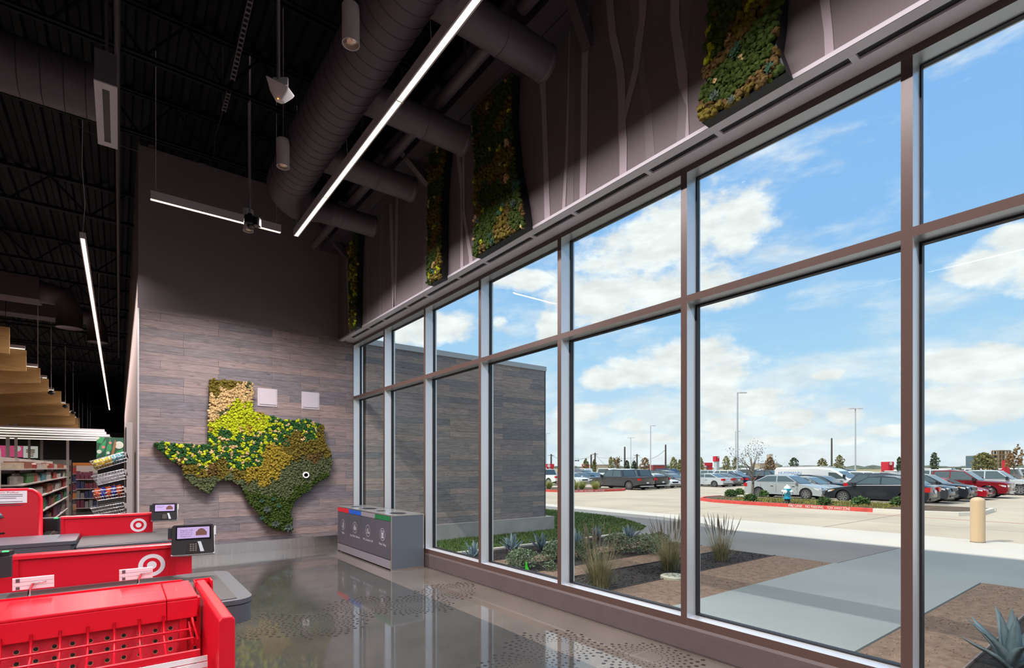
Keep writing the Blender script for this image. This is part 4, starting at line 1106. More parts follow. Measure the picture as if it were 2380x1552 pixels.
# white label holders on chrome stems behind the display
for (x0, y0, x1, y1, sx, sy), lab in (((29, 1341, 126, 1367, 70, 1380), 'white price label holder on a chrome stem, at the left edge'), ((277, 1320, 355, 1346, 322, 1352), 'white price label holder on a chrome stem, before the large bullseye')):
    Yl = yF + .03
    a = at_Y(x0, (y0 + y1) / 2 + 6, Yl); b = at_Y(x1, (y0 + y1) / 2 - 6, Yl); r = thing('label_holder', lab, 'label holder', ((a.x + b.x) / 2, Yl, ZT), group='label holders on chrome stems')
    zc = (a.z + b.z) / 2; h = .030
    MB().box(a.x, Yl - .004, zc - h, b.x, Yl, zc + h).obj('plate', M_lab, r, world=True)
    mb = MB()
    for k in (-1, 0, 1): mb.box(a.x + .002, Yl - .008, zc + .019 * k - .0085, b.x - .002, Yl - .004, zc + .019 * k + .0085)
    mb.obj('label_strips', mat('label_paper', (.74, .70, .74), .4), r, world=True)
    mb = MB(); mb.box(a.x + .012, Yl - .0088, zc - .026, a.x + .026, Yl - .008, zc - .012); mb.box(a.x + .012, Yl - .0088, zc + .008, a.x + .026, Yl - .008, zc + .026); mb.obj('bar_code', mat('print_grey', (.08, .08, .10), .5), r, world=True)
    s = at_Y(sx, sy, Yl)
    MB().tube([(s.x + .012, Yl - .014, zc), (s.x, Yl - .02, zc - .03), (s.x - .004, Yl - .015, ZT - .03)], .006, 10).obj('stem', M_chrome, r, smooth=True, world=True)
    MB().tube([(s.x + .012, Yl - .012, zc), (s.x + .06, Yl - .012, zc + .004)], .002, 6).obj('clip_wire', M_chrome, r, smooth=True, world=True)

# cashier side at the left edge: notice board, monitor, printers, counter
Yp = 8.9
a = at_Y(93, 1138, Yp); zt = a.z; xr = a.x; xl2 = xr - 1.3
r = thing('notice_screen', 'red textured screen with rounded corner carrying a white notice', 'checkout screen', (xr - .6, Yp, 0))
mb = MB(); R = .12
P = [(xl2, .3), (xr, .3), (xr, zt - R)] + [(xr - R + R * math.cos(t), zt - R + R * math.sin(t)) for t in (.3, .6, .9, 1.2, PI / 2)] + [(xl2, zt)]
mb.prism([(x, Yp, z) for x, z in P], (0, .06, 0)); mb.obj('panel', M_redfab, r, world=True)
mb = MB(); mb.tube([(xl2, Yp + .02, zt)] + [(x, Yp + .02, z) for x, z in P[7:1:-1]] + [(xr, Yp + .02, .3)], .026, 8); mb.obj('edge_trim', M_red, r, smooth=True, world=True)
c0 = at_Y(63, 1138, Yp - .001); c1 = at_Y(63, 1168, Yp - .001)
xa = c0.x - .62
MB().box(xa, Yp - .003, c1.z, c0.x, Yp - .0005, c0.z).obj('notice_sheet', mat('paper_white', (.80, .80, .84), .6), r, world=True)
t = text('Exchange & Return Policy', 'notice_heading', mat('notice_red', (.45, .03, .03), .6), r, frame((c0.x - .31, Yp - .004, c0.z - .03), (1, 0, 0), (0, 0, 1)), .032, .0003, width=.46)
mb = MB()
for k in range(7):
    if k == 3: continue
    mb.box(xa + .05, Yp - .004, c0.z - .06 - .022 * k, c0.x - .04 - .06 * (k % 3 == 2), Yp - .003, c0.z - .053 - .022 * k)
mb.obj('notice_lines', mat('print_grey'), r, world=True)
# counter with monitor, printers
zc_t = .90
ce = at_z(176, 1256, zc_t)
r = thing('cashier_counter', 'slate grey cashier counter end behind the front divider, at the left', 'checkout counter', (ce.x - .6, ce.y, 0))
mb = MB(); mb.cbox((ce.x - 1.2, ce.y + .42, zc_t - .02), 2.4, .86, .04, ch=.03); mb.obj('worktop', M_slate, r, world=True)
mb = MB(); mb.cbox((ce.x - 1.2, ce.y + .42, zc_t - .12), 2.39, .85, .15, ch=.04); mb.obj('bumper', M_slate, r, world=True)
MB().box(ce.x - 2.3, ce.y + .1, 0, ce.x - .2, ce.y + .8, zc_t - .19).obj('base', M_red2, r, world=True)
p = at_d(92, 1240, 6.75)
zt_ = zc_t
r = thing('receipt_printer', 'black receipt printer with a green light on the cashier counter', 'printer', (p.x, p.y, zt_))
Rz = Matrix.Rotation(-.15, 3, 'Z')
wv = 78 / FPX * 6.75
mb = MB(); mb.cbox((p.x, p.y, zt_ + .07), wv, .22, .14, Rz, ch=.015); mb.obj('body', M_blk, r, world=True)
mb = MB(); mb.cbox((p.x - .01, p.y, zt_ + .15), wv * .86, .19, .025, Rz, ch=.01); mb.obj('lid', mat('dark_grey_plastic', (.03, .032, .036), .45), r, world=True)
mb = MB(); mb.cbox((p.x + wv * .46, p.y, zt_ + .075), wv * .12, .225, .17, Rz, ch=.01); mb.obj('side_block', mat('dark_grey_plastic'), r, world=True)
mb = MB(); mb.cbox(Vector((p.x, p.y, zt_ + .163)) + Rz @ Vector((wv * .43, -.1, 0)), .035, .03, .012, Rz); mb.obj('status_light', mat('green_led', (.05, .8, .15), .4, emit=(.05, 1, .2), estr=1.6), r, world=True)
p2 = at_d(10, 1352, 4.1); p2.z = zb_
r = thing('receipt_printer', 'black rounded device with a green light at the left edge', 'printer', (p2.x, p2.y, zb_ + .004))
mb = MB(); mb.cbox((p2.x - .02, p2.y, zb_ + .084), .16, .2, .16, Rz, ch=.03); o = mb.obj('body', mat('dark_grey_plastic'), r, world=True)
mb = MB(); mb.cbox((p2.x - .02, p2.y, zb_ + .182), .13, .17, .035, Rz, ch=.03); mb.obj('lid', M_blk, r, world=True)
mb = MB(); mb.cbox((p2.x + .015, p2.y - .06, zb_ + .203), .035, .022, .008, Rz); mb.obj('status_light', mat('green_led'), r, world=True)
p3 = at_d(6, 1182, 6.4)
r = thing('till_monitor', 'black till monitor with blue grey screen, cut by the left edge', 'monitor', (p3.x, p3.y, zt_))
Rm = Matrix.Rotation(.35, 3, 'Z') @ Matrix.Rotation(-.25, 3, 'X')
w_, h_ = .30, .235
c = Vector((p3.x - .06, p3.y, p3.z + .0))
mb = MB(); mb.cbox(c, w_, .03, h_, Rm); mb.obj('casing', M_blk, r, world=True)
mb = MB(); mb.cbox(c + Rm @ Vector((0, -.0165, .008)), w_ * .88, .002, h_ * .80, Rm); mb.obj('screen', mat('blue_grey_screen', (.10, .13, .19), .2, emit=(.20, .27, .40), estr=.5), r, world=True)
MB().tube([c + Vector((0, .03, 0)), Vector((c.x, c.y + .06, zt_ + .02))], .025, 8).obj('stand', M_blk, r, smooth=True, world=True)
mb = MB(); mb.cbox((c.x, c.y + .06, zt_ + .01), .2, .16, .02, ch=.02); mb.obj('foot', M_blk, r, world=True)
p4 = at_d(28, 1244, 6.6)
r = thing('hand_scanner_tray', 'low dark tray with orange edge beside the till monitor', 'tray', (p4.x, p4.y, zt_))
mb = MB(); mb.cbox((p4.x, p4.y, zt_ + .03), .2, .16, .06, ch=.01); mb.obj('tray', M_blk, r, world=True)
MB().tube([(p4.x - .16, p4.y - .05, zt_ + .08), (p4.x - .05, p4.y, zt_ + .09), (p4.x + .06, p4.y + .02, zt_ + .07)], .008, 6).obj('scanner_cord', mat('orange_rubber', (.7, .12, .03), .5), r, smooth=True, world=True)
# ------------------------------------------------------------------ outside: ground, building shell
ZG = -.15
def conc(name, c, v=.12):
    m = mat(name, c, .9, vary=v, vscale=.35, spec=.2)
    N = m.node_tree.nodes; L = m.node_tree.links
    n = N.new('ShaderNodeTexNoise'); n.inputs['Scale'].default_value = 14; n.inputs['Detail'].default_value = 6
    tc = N.new('ShaderNodeTexCoord'); L.new(tc.outputs['Object'], n.inputs['Vector'])
    bp = N.new('ShaderNodeBump'); bp.inputs['Strength'].default_value = .25; bp.inputs['Distance'].default_value = .02
    L.new(n.outputs['Fac'], bp.inputs['Height']); L.new(bp.outputs[0], N['Principled BSDF'].inputs['Normal'])
    return m
M_drive = conc('warm_concrete_drive', (.47, .40, .32))
M_walk = conc('pale_concrete_walk', (.56, .52, .47), .06)
M_path = conc('grey_green_concrete_path', (.285, .305, .30), .10)
M_curve = conc('grey_concrete_walk', (.235, .225, .215), .08)
M_curbc = conc('kerb_concrete', (.62, .57, .50), .08)
M_mulch = mat('dark_bark_mulch', (.026, .020, .018), .95, vary=.7, vscale=38, bump=1, bscale=60)
M_dg = mat('tan_crushed_granite', (.23, .150, .105), .95, vary=.28, vscale=9, bump=.7, bscale=90)
M_turf = mat('turf_soil', (.06, .095, .02), .95, vary=.3, vscale=3)
M_grass = mat('lawn_blade_green', (.10, .165, .03), .7, vary=.35, vscale=1.2)
M_field = mat('dry_field_grass', (.30, .255, .13), .95, vary=.25, vscale=.05)
g = MB(); g.poly([(4.56, -60, ZG), (140, -260, ZG), (160, 260, ZG), (4.56, 260, ZG)]); g.poly([(-40, 62.4, ZG), (4.56, 62.4, ZG), (4.56, 260, ZG), (-40, 260, ZG)])
o = g.obj('ground', M_drive); tag(o, kind='structure')
g = MB(); g.poly([(112, -400, ZG + .06), (1500, -1800, ZG + .06), (1500, 2200, ZG + .06), (112, 420, ZG + .06)]); o = g.obj('field', M_field); tag(o, kind='structure')
def slab(name, pts, z, m, th=.14, kind='structure'):
    o = MB().prism([(x, y, z - th) for x, y in pts], (0, 0, th)).obj(name, m); tag(o, kind=kind); return o
# sidewalk band along the front, its expansion joints are gaps between slabs
slab('sidewalk', [(4.57, -30), (17.45, -30), (17.45, 27), (4.57, 27)], ZG + .02, M_walk, .1)
zw = ZG + .032
slab('shaded_walk_slab', [(10.92, -8), (14.25, -8), (14.25, 4.02), (10.92, 4.12)], zw, M_path, .05)  # walk inside the building's shadow, its shade put into a darker colour
slab('shaded_walk_slab', [(10.92, 4.14), (14.25, 4.04), (14.25, 30), (11.2, 30), (11.2, 9.4), (10.92, 8.4)], zw, M_curve, .05)  # grey walk, darkened too as far as the shadow edge
slab('entry_path', [(4.57, 2.02), (10.9, 2.02), (10.9, 4.13), (4.57, 4.13)], zw + .02, M_path, .07)
zb0 = zw + .012
for i, (ya, yb, m) in enumerate(((4.14, 5.24, M_dg), (5.24, 6.27, M_mulch), (6.27, 6.95, M_dg), (6.95, 7.62, M_mulch), (7.62, 8.28, M_dg), (8.28, 9.40, M_mulch))):
    P = [(4.57, ya), (10.88, ya), (10.88, yb), (4.57, yb)] if yb < 8.5 else [(4.57, ya), (10.88, ya), (11.15, yb), (4.57, yb)]
    slab('planting_bed', P, zb0 - (.012 if m is M_mulch else 0), m, .06)
    if i:
        e = MB().box(4.6, ya - .006, zb0 - .05, 10.88, ya + .006, zb0 + .012).obj('steel_edging', mat('rust_edging', (.07, .05, .045), .7)); tag(e, kind='structure')
slab('planting_bed', [(4.57, 1.25), (10.9, 1.25), (10.9, 2.0), (4.57, 2.0)], zb0, M_dg, .06)
slab('planting_bed', [(4.57, -1.5), (10.9, -1.5), (10.9, 1.25), (4.57, 1.25)], zb0 - .012, M_mulch, .05)
e = MB().box(4.6, 1.24, zb0 - .05, 10.9, 1.256, zb0 + .015).obj('steel_edging', mat('pale_edging', (.22, .17, .15), .7)); tag(e, kind='structure')
slab('lawn_edging', [(4.57, 9.40), (11.15, 9.40), (11.15, 9.53), (4.57, 9.53)], zb0 + .025, M_curbc, .1)
LAWN = [(4.57, 9.53), (11.1, 9.53), (12.3, 9.8), (13.1, 10.3), (13.7, 11.1), (14.3, 12.2), (14.75, 13.3), (14.95, 14.6), (14.9, 17.5), (14.6, 24), (10.3, 24), (10.3, 11.45), (4.57, 11.45)]
lw = slab('lawn', LAWN, zb0 - .004, M_turf, .1)
slab('curved_walk', [(14.25, 8.2), (15.3, 9.6), (16.2, 12), (16.3, 20), (16.2, 30), (14.26, 30)], zw - .005, M_curve, .05)
# short lawn grass, one tuft of blades per few centimetres
rg = random.Random(4); mb = MB()
n = 0
while n < 15000:
    x = rg.uniform(5.6, 15); y = rg.uniform(9.5, 18)
    if not inside((x, y), LAWN): continue
    n += 1
    for k in range(2):
        a = rg.uniform(0, 2 * PI); h = rg.uniform(.02, .05); w = .012; dx, dy = math.cos(a), math.sin(a); ox, oy = rg.uniform(-.03, .03), rg.uniform(-.03, .03)
        mb.add([(x + ox - dy * w, y + oy + dx * w, zb0 - .006), (x + ox + dy * w, y + oy - dx * w, zb0 - .006), (x + ox + dx * .02, y + oy + dy * .02, zb0 + h)], [(0, 1, 2)])
o = mb.obj('lawn_grass', M_grass); tag(o, 'short green lawn grass beside the board clad wing', 'grass', kind='stuff')
# scattered bark and grit
rg = random.Random(5); mb = MB()
for _ in range(2600):
    x = rg.uniform(4.8, 10.8); y = rg.choice((rg.uniform(5.26, 6.25), rg.uniform(5.26, 6.25), rg.uniform(6.97, 7.6), rg.uniform(8.3, 9.38), rg.uniform(-.5, 1.2)))
    mb.cur = 0 if rg.random() < .85 else 1
    mb.blob((x, y, zb0 - .008), rg.uniform(.01, .035), .008, .006, rg, .3, 0, Matrix.Rotation(rg.uniform(0, PI), 3, 'Z') @ Matrix.Rotation(rg.uniform(-.4, .4), 3, 'Y'))
o = mb.obj('bark_chips', [M_mulch, mat('pale_bark', (.10, .075, .062), .9)]); tag(o, 'loose dark bark chips scattered over the planting beds', 'mulch', kind='stuff')
rg = random.Random(6); mb = MB()
for _ in range(1500):
    x = rg.uniform(4.8, 10.8); y = rg.choice((rg.uniform(4.2, 5.2), rg.uniform(6.3, 6.9), rg.uniform(1.3, 1.98)))
    mb.cur = rg.choice((0, 0, 1)); mb.blob((x, y, zb0 + .002), rg.uniform(.006, .018), .008, .006, rg, .3, 0)
o = mb.obj('granite_grit', [mat('rust_grit', (.22, .12, .08), .9), mat('tan_grit', (.36, .25, .17), .9)]); tag(o, 'rusty grit lying on the tan granite strips', 'gravel', kind='stuff')

# building mass above and beside the windows (roof keeps the front walk in shade)
o = MB().box(-30.3, -12.3, 7.95, 4.60, 62.3, 9.24).obj('roof', conc('parapet_render', (.5, .48, .45))); tag(o, kind='structure')
# board clad wing beyond the last window
xe = 10.05
wg = MB().box(4.56, D, .27, xe, D + 6, 4.60).obj('wing_wall', M_woodx); tag(wg, kind='structure')
MB().box(4.3, D - .03, 4.575, xe + .03, D + 6, 4.708).obj('parapet_cap', mat('pale_cap_metal', (.42, .43, .43), .45, .3), wg)
MB().box(xe - .012, D - .012, .27, xe + .012, D + .03, 4.575).obj('corner_trim', mat('dark_corner_metal', (.09, .09, .095), .5), wg)
pl = MB().box(4.56, D - .16, ZG, xe + .22, D + 6, .28).obj('wing_plinth', mat('cast_concrete_plinth', (.40, .37, .34), .8, vary=.2, vscale=1.6, bump=.2, bscale=20)); tag(pl, kind='structure')
c = at_d(1223.5, 838, 19); o = MB().tube([(c.x, c.y, 4.6), (c.x, c.y, 5.35)], .02, 6).obj('roof_mast', M_fix); tag(o, 'thin pale mast standing on the roof of the wing', 'mast')

# islands of the car park
def island(name, lab, pts, paint, zc=.2):
    pass
M_redk = mat('worn_red_kerb_paint', (.58, .060, .045), .7, vary=.22, vscale=5)
M_kw = mat('white_stencil_paint', (.80, .76, .72), .7)
def kerb(name, pts, w, h, m, closed=False):
    mb = MB(); n = len(pts); L = []; 
    for i in range(n):
        a = Vector(pts[(i - 1) % n] if closed or i else pts[0]); b = Vector(pts[(i + 1) % n] if closed or i < n - 1 else pts[-1])
        t = (b - a).normalized(); nn = Vector((-t.y, t.x)); p = Vector(pts[i])
        L.append((p, p + nn * w, nn))
    R = [[(a.x, a.y, ZG - .02), (a.x + q.x * .02, a.y + q.y * .02, ZG + h - .015), (a.x + q.x * .05, a.y + q.y * .05, ZG + h), (b.x, b.y, ZG + h), (b.x, b.y, ZG - .02)] for a, b, q in L]
    vs = [v for r_ in R for v in r_]
    fs = []
    for i in range(n - 1 + (1 if closed else 0)):
        for j in range(4): fs.append((i * 5 + j, i * 5 + j + 1, ((i + 1) % n) * 5 + j + 1, ((i + 1) % n) * 5 + j))
    if not closed: fs += [(0, 1, 2, 3, 4), tuple((n - 1) * 5 + j for j in (4, 3, 2, 1, 0))]
    mb.add(vs, fs)
    o = mb.obj(name, m); tag(o, kind='structure'); return o
XI = 25.1; KH = .16
k1 = [(29.4, 17.6), (27.6, 17.5), (26.2, 16.9), (25.4, 15.6), (XI, 13.6), (XI, 8.06)]
k1 = [(x, y) for x, y in k1]
kerb('kerb_island', k1, .16, KH, M_redk)
kerb('kerb_island', [(XI, 8.06), (XI + .1, 6.6), (XI + .6, 5.4), (26.6, 4.9), (29.4, 5.0)], .16, KH, M_curbc)
M_isl = mat('island_soil', (.10, .065, .035), .95, vary=.4, vscale=3)
slab('island_soil', [(XI + .1, 6.8), (26.6, 5.1), (29.6, 5.1), (29.6, 17.4), (27.6, 17.3), (26.4, 16.7), (25.6, 15.5), (XI + .14, 13.6)], ZG + KH - .02, M_isl, .1)
kerb('kerb_island', [(29.7, 5.0), (29.7, 17.6)], .14, KH, M_curbc)
rg = random.Random(8); mb = MB()
for _ in range(5200):
    x = rg.uniform(25.4, 29.4); y = rg.uniform(7.8, 16.0)
    if y > 14.6 and rg.random() < .7 or (x < 26.2 and rg.random() < .7): continue
    a = rg.uniform(0, 2 * PI); w = .022; h = rg.uniform(.04, .11)
    mb.add([(x - w * math.cos(a), y - w * math.sin(a), ZG + KH - .022), (x + w * math.cos(a), y + w * math.sin(a), ZG + KH - .022), (x + .03 * math.sin(a), y, ZG + KH - .02 + h)], [(0, 1, 2)])
o = mb.obj('island_grass', mat('yellowing_grass', (.24, .23, .05), .8, vary=.4, vscale=1)); tag(o, 'yellowing grass growing on the kerbed island by the hydrant', 'grass', kind='stuff')
# stencilled words on the kerb face
sign = thing('kerb_lettering', 'white stencilled fire lane lettering on the near red kerb', 'lettering', (XI - .002, 10.2, ZG))
def stencil(body, p, w, h, root, xd=(0, -1, 0)):
    nn = Vector(xd).cross(Vector((0, 0, 1)))
    return text(body, 'word', M_kw, root, frame(p, xd, (0, 0, 1)), h, .001, width=w, align='LEFT')
for body, pxa, pxb in (('FIRE LANE', 1832.5, 1864), ('NO PARKING', 1872, 1913.5), ('TOW AWAY ZONE', 1922, 1976)):
    ya = at_X(pxa, 1180, XI).y; yb = at_X(pxb, 1180, XI).y
    stencil(body, (XI - .012, ya, ZG + .078), ya - yb, .165, sign)
k2 = [(33.0, 34.0), (28.5, 34.5), (26.6, 33.2), (25.9, 31.0), (26.9, 28.2), (29.4, 27.6), (32.1, 27.4), (33.2, 28.2)]
kerb('kerb_island', k2[2:], .16, KH, M_redk)
slab('island_soil', [(33, 33.8), (28.6, 34.3), (26.8, 33), (26.1, 31), (27.1, 28.4), (29.5, 27.8), (32.1, 27.6), (33, 28.4)], ZG + KH - .02, M_isl, .1)
sign = thing('kerb_lettering', 'white stencilled fire lane lettering on the farther red kerb island', 'lettering', (29, 27.8, ZG))
for body, pxa, pxb in (('FIRE LANE', 1335.5, 1354.5), ('NO PARKING', 1358, 1378), ('TOW AWAY ZONE', 1381, 1404)):
    def onk(px):
        r = _r(px)
        t0 = Vector((26.9, 28.2)); t1 = Vector((29.4, 27.6)); t2 = Vector((32.1, 27.4))
        best = None
        for a, b in ((t0, t1), (t1, t2)):
            for i in range(101):
                q = a + (b - a) * i / 100
                e = abs((q.x * CS - q.y * SN) / (q.x * SN + q.y * CS) - r)
                if best is None or e < best[0]: best = (e, q)
        return best[1]
    a = onk(pxa); b = onk(pxb); d = (b - a).normalized()
    stencil(body, (a.x + d.y * .012, a.y - d.x * .012 - .01, ZG + .078), (b - a).length, .16, sign, (d.x, d.y, 0))
# painted lines of the lot
mb = MB()
def pline(a, b, w, z=ZG + .004):
    a = Vector(a); b = Vector(b); t = (b - a).normalized(); nn = Vector((-t.y, t.x)) * w / 2
    mb.poly([(a.x - nn.x, a.y - nn.y, z), (b.x - nn.x, b.y - nn.y, z), (b.x + nn.x, b.y + nn.y, z), (a.x + nn.x, a.y + nn.y, z)])
for i in range(14):
    x = 30.9 + 2.8 * i
    pline((x, 7.0), (x, 17.4), .1); 
    if i > 3: pline((x, 25.5), (x, 36), .1)
o = mb.obj('bay_lines', mat('worn_white_line', (.70, .67, .62), .8)); tag(o, kind='structure')
mb = MB(); pline((24.0, 7.9), (24.0, -30), .10); o = mb.obj('fire_lane_line', mat('faded_red_line', (.55, .17, .13), .8)); tag(o, kind='structure')
# slab joints of the drive
mb = MB()
for y in (-6.5, 0.2, 7, 13.5, 20.5, 27): pline((17.5, y), (25, y), .02)
pline((20.9, -30), (20.9, 40), .018)
o = mb.obj('slab_joints', mat('joint_dark', (.16, .13, .10), .9)); tag(o, kind='structure')

# bollard
c = at_z(2272.5, 1259.5, ZG + .02)
h = 1.12; rr = .145
r = thing('bollard', 'tan domed bollard standing alone on the sunlit walk', 'bollard', c)
mb = MB(); mb.lathe((0, 0, 0), [(rr, 0), (rr, h - .10)] + [(rr * math.cos(a), h - .10 + .10 * math.sin(a)) for a in (.25, .5, .8, 1.1, 1.35)] + [(0, h)], 32)
mb.obj('sleeve', mat('tan_bollard_plastic', (.62, .44, .27), .5), r, ang=1.0)
mb = MB(); mb.lathe((0, 0, 0), [(rr + .006, 0), (rr + .006, .012), (rr, .016)], 32); mb.obj('base_ring', mat('joint_dark'), r)

# fire hydrant on the island
c = at_z(1830, 1168, ZG + KH)
r = thing('fire_hydrant', 'bright blue fire hydrant with white caps on the kerbed island', 'fire hydrant', c)
Mb = mat('hydrant_blue', (.02, .36, .50), .4); Mw = mat('hydrant_white', (.80, .80, .78), .4); Md = mat('hydrant_black', (.03, .03, .035), .6)
MB().lathe((0, 0, 0), [(.13, 0), (.13, .18), (.12, .2)], 18).obj('lower_barrel', Md, r, ang=.7)
MB().lathe((0, 0, 0), [(.12, .19), (.205, .19), (.205, .235), (.13, .25), (.128, .55), (.15, .57), (.15, .62), (.17, .64), (.17, .68), (.145, .69)], 20).obj('upper_barrel', Mb, r, ang=.7)
MB().lathe((0, 0, 0), [(.16, .68), (.15, .74), (.11, .80), (.05, .84), (.035, .84), (.035, .90), (0, .90)], 18).obj('bonnet', Mw, r, ang=.7)
for nm, d in (('hose_cap', (0, 1, 0)), ('hose_cap', (0, -1, 0)), ('pumper_cap', (-1, 0, 0))):
    k = 1.3 if nm == 'pumper_cap' else 1
    d = Vector(d); b_ = Vector((0, 0, .55))
    mb = MB(); mb.tube([b_ + d * .12, b_ + d * .19], .055 * k, 12); mb.tube([b_ + d * .19, b_ + d * .255], .07 * k, 12); mb.tube([b_ + d * .25, b_ + d * .285], .022, 6); mb.obj(nm, Mw, r, ang=.7)
mb = MB(); mb.tube([(-.26, 0, .5), (-.22, .1, .36), (-.1, .2, .34), (0, .24, .46)], .01, 5); mb.tube([(-.26, 0, .5), (-.22, -.1, .36), (-.1, -.2, .34), (0, -.24, .46)], .01, 5); mb.obj('chain', mat('hydrant_chain', (.35, .4, .4), .4, .7), r)

# valve cover and marker flag in the bed
c = at_z(1566, 1343, zb0)
r = thing('valve_cover', 'pale round valve cover lying in the dark mulch', 'manhole cover', (c.x, c.y, zb0 - .01))
MB().lathe((0, 0, 0), [(.215, 0), (.215, .045), (.20, .055), (0, .055)], 32).obj('lid', mat('pale_cover_plastic', (.50, .48, .38), .7), r, ang=.6)
mb = MB()
for a in range(8): mb.cbox((.12 * math.cos(a * PI / 4), .12 * math.sin(a * PI / 4), .057), .05, .018, .006, Matrix.Rotation(a * PI / 4, 3, 'Z'))
mb.cbox((0, 0, .057), .06, .06, .006); mb.obj('raised_marks', mat('cover_dark', (.22, .21, .17), .8), r)
c = at_z(1222, 1330, zb0)
r = thing('marker_flag', 'bright green utility marker flag among the grey shrubs', 'flag', (c.x, c.y, zb0))
MB().tube([(0, 0, -.03), (.004, 0, .22)], .002, 5).obj('wire', M_fix, r)
mb = MB(); mb.prism([(.003, -.004, .215), (-.02, .0, .03), (.065, -.02, .025), (.03, -.01, .12)], (.0, .003, .002)); mb.obj('flag_sheet', mat('neon_green', (.05, .75, .02), .5), r)
# ------------------------------------------------------------------ planting
def leafmat(n, c, v=.35): return mat(n, c, .65, vary=v, vscale=9, spec=.25)
M_agave = leafmat('blue_agave_leaf', (.19, .26, .29), .15)
M_sage = leafmat('grey_green_sage', (.22, .29, .18)); M_sage2 = leafmat('dark_sage', (.10, .15, .08)); M_stem = leafmat('brown_stem', (.11, .075, .045))
M_blade = leafmat('dry_green_blade', (.17, .185, .10)); M_straw = leafmat('straw_blade', (.36, .30, .17)); M_plume = leafmat('dark_seed_head', (.17, .15, .10))
def agave(lab, x, y, z, s, seed, n=17):
    rg = random.Random(seed); r = thing('agave', lab, 'agave', (x, y, z), group='blue agaves in the planting beds')
    for i in range(n):
        a = i * 2.399 + rg.uniform(-.2, .2); t = i / n
        lean = .25 + 1.0 * t + rg.uniform(-.1, .1); L = s * (1.0 - .15 * t) * rg.uniform(.9, 1.1); w = s * .105
        d = Vector((math.cos(a), math.sin(a), 0)); sd = Vector((-d.y, d.x, 0)); p = d * (.02 * s)
        path = []; q = Vector(p); ang = lean * .55
        for k in range(7):
            path.append(q.copy()); ang += (lean - .1) * .12 * (1 if k < 4 else (-.6 if i % 3 else 1.4)); q = q + (d * math.sin(ang) + Vector((0, 0, 1)) * math.cos(ang)) * (L / 6)
        W_ = [.75, 1.0, 1.05, .95, .72, .4, .02]
        vs = []
        for k, q in enumerate(path):
            up = Vector((0, 0, 1)) * .6 - d * .4
            ww = w * W_[k]
            vs += [q + sd * ww + up * ww * .45, q - up * ww * .15, q - sd * ww + up * ww * .45, q - up * ww * .5]
        fs = []
        for k in range(6):
            for j in range(4): fs.append((k * 4 + j, k * 4 + (j + 1) % 4, (k + 1) * 4 + (j + 1) % 4, (k + 1) * 4 + j))
        MB().add(vs, fs).obj('leaf', M_agave, r, smooth=True)
    return r
def shrub(lab, x, y, z, w, h, seed, n=620, name='sage_shrub', mats=None, grp='grey green shrubs in the bed', leaf=.027, flowers=0):
    rg = random.Random(seed); r = thing(name, lab, 'shrub', (x, y, z), group=grp)
    st = MB()
    tips = []
    for i in range(14):
        a = rg.uniform(0, 2 * PI); e = rg.uniform(.1, 1.0); t = Vector((math.cos(a) * w * .42 * e, math.sin(a) * w * .42 * e, h * (1 - .35 * e)))
        st.tube([(0, 0, -.02), t * .5 + Vector((rg.uniform(-.03, .03), rg.uniform(-.03, .03), 0)), t], .006, 4, r1=.002)
    st.obj('stems', M_stem, r)
    mb = MB()
    for i in range(n):
        a = rg.uniform(0, 2 * PI); e = math.sqrt(rg.random()); v = rg.random() ** .8
        rad = w / 2 * e * math.sqrt(max(.05, 1 - (v * 1.0 - .35) ** 2 * 1.4)) * (1 + .18 * math.sin(3 * a + seed) + .12 * math.sin(7 * a))
        p = Vector((rad * math.cos(a), rad * math.sin(a), h * (.06 + .92 * v * (1 - .25 * e))))
        mb.cur = 0 if rg.random() < .7 else 1
        for k in range(3):
            d = Vector((rg.uniform(-1, 1), rg.uniform(-1, 1), rg.uniform(-.2, 1))).normalized(); s = d.cross(Vector((rg.uniform(-1, 1), rg.uniform(-1, 1), rg.uniform(-1, 1)))).normalized()
            l = leaf * rg.uniform(.7, 1.4)
            mb.add([p, p + d * l * .5 + s * l * .32, p + d * l * 1.2, p + d * l * .5 - s * l * .32], [(0, 1, 2, 3)])
    o = mb.obj('foliage', mats or [M_sage, M_sage2], r)
    if flowers:
        mb = MB()
        for i in range(flowers):
            a = rg.uniform(0, 2 * PI); mb.blob((w * .46 * math.cos(a) * rg.random() ** .5, w * .46 * math.sin(a), h * rg.uniform(.5, .95)), .011, .011, .008, rg, .3, 0)
        mb.obj('flowers', mat('lilac_flower', (.45, .25, .50), .6), r)
    return r
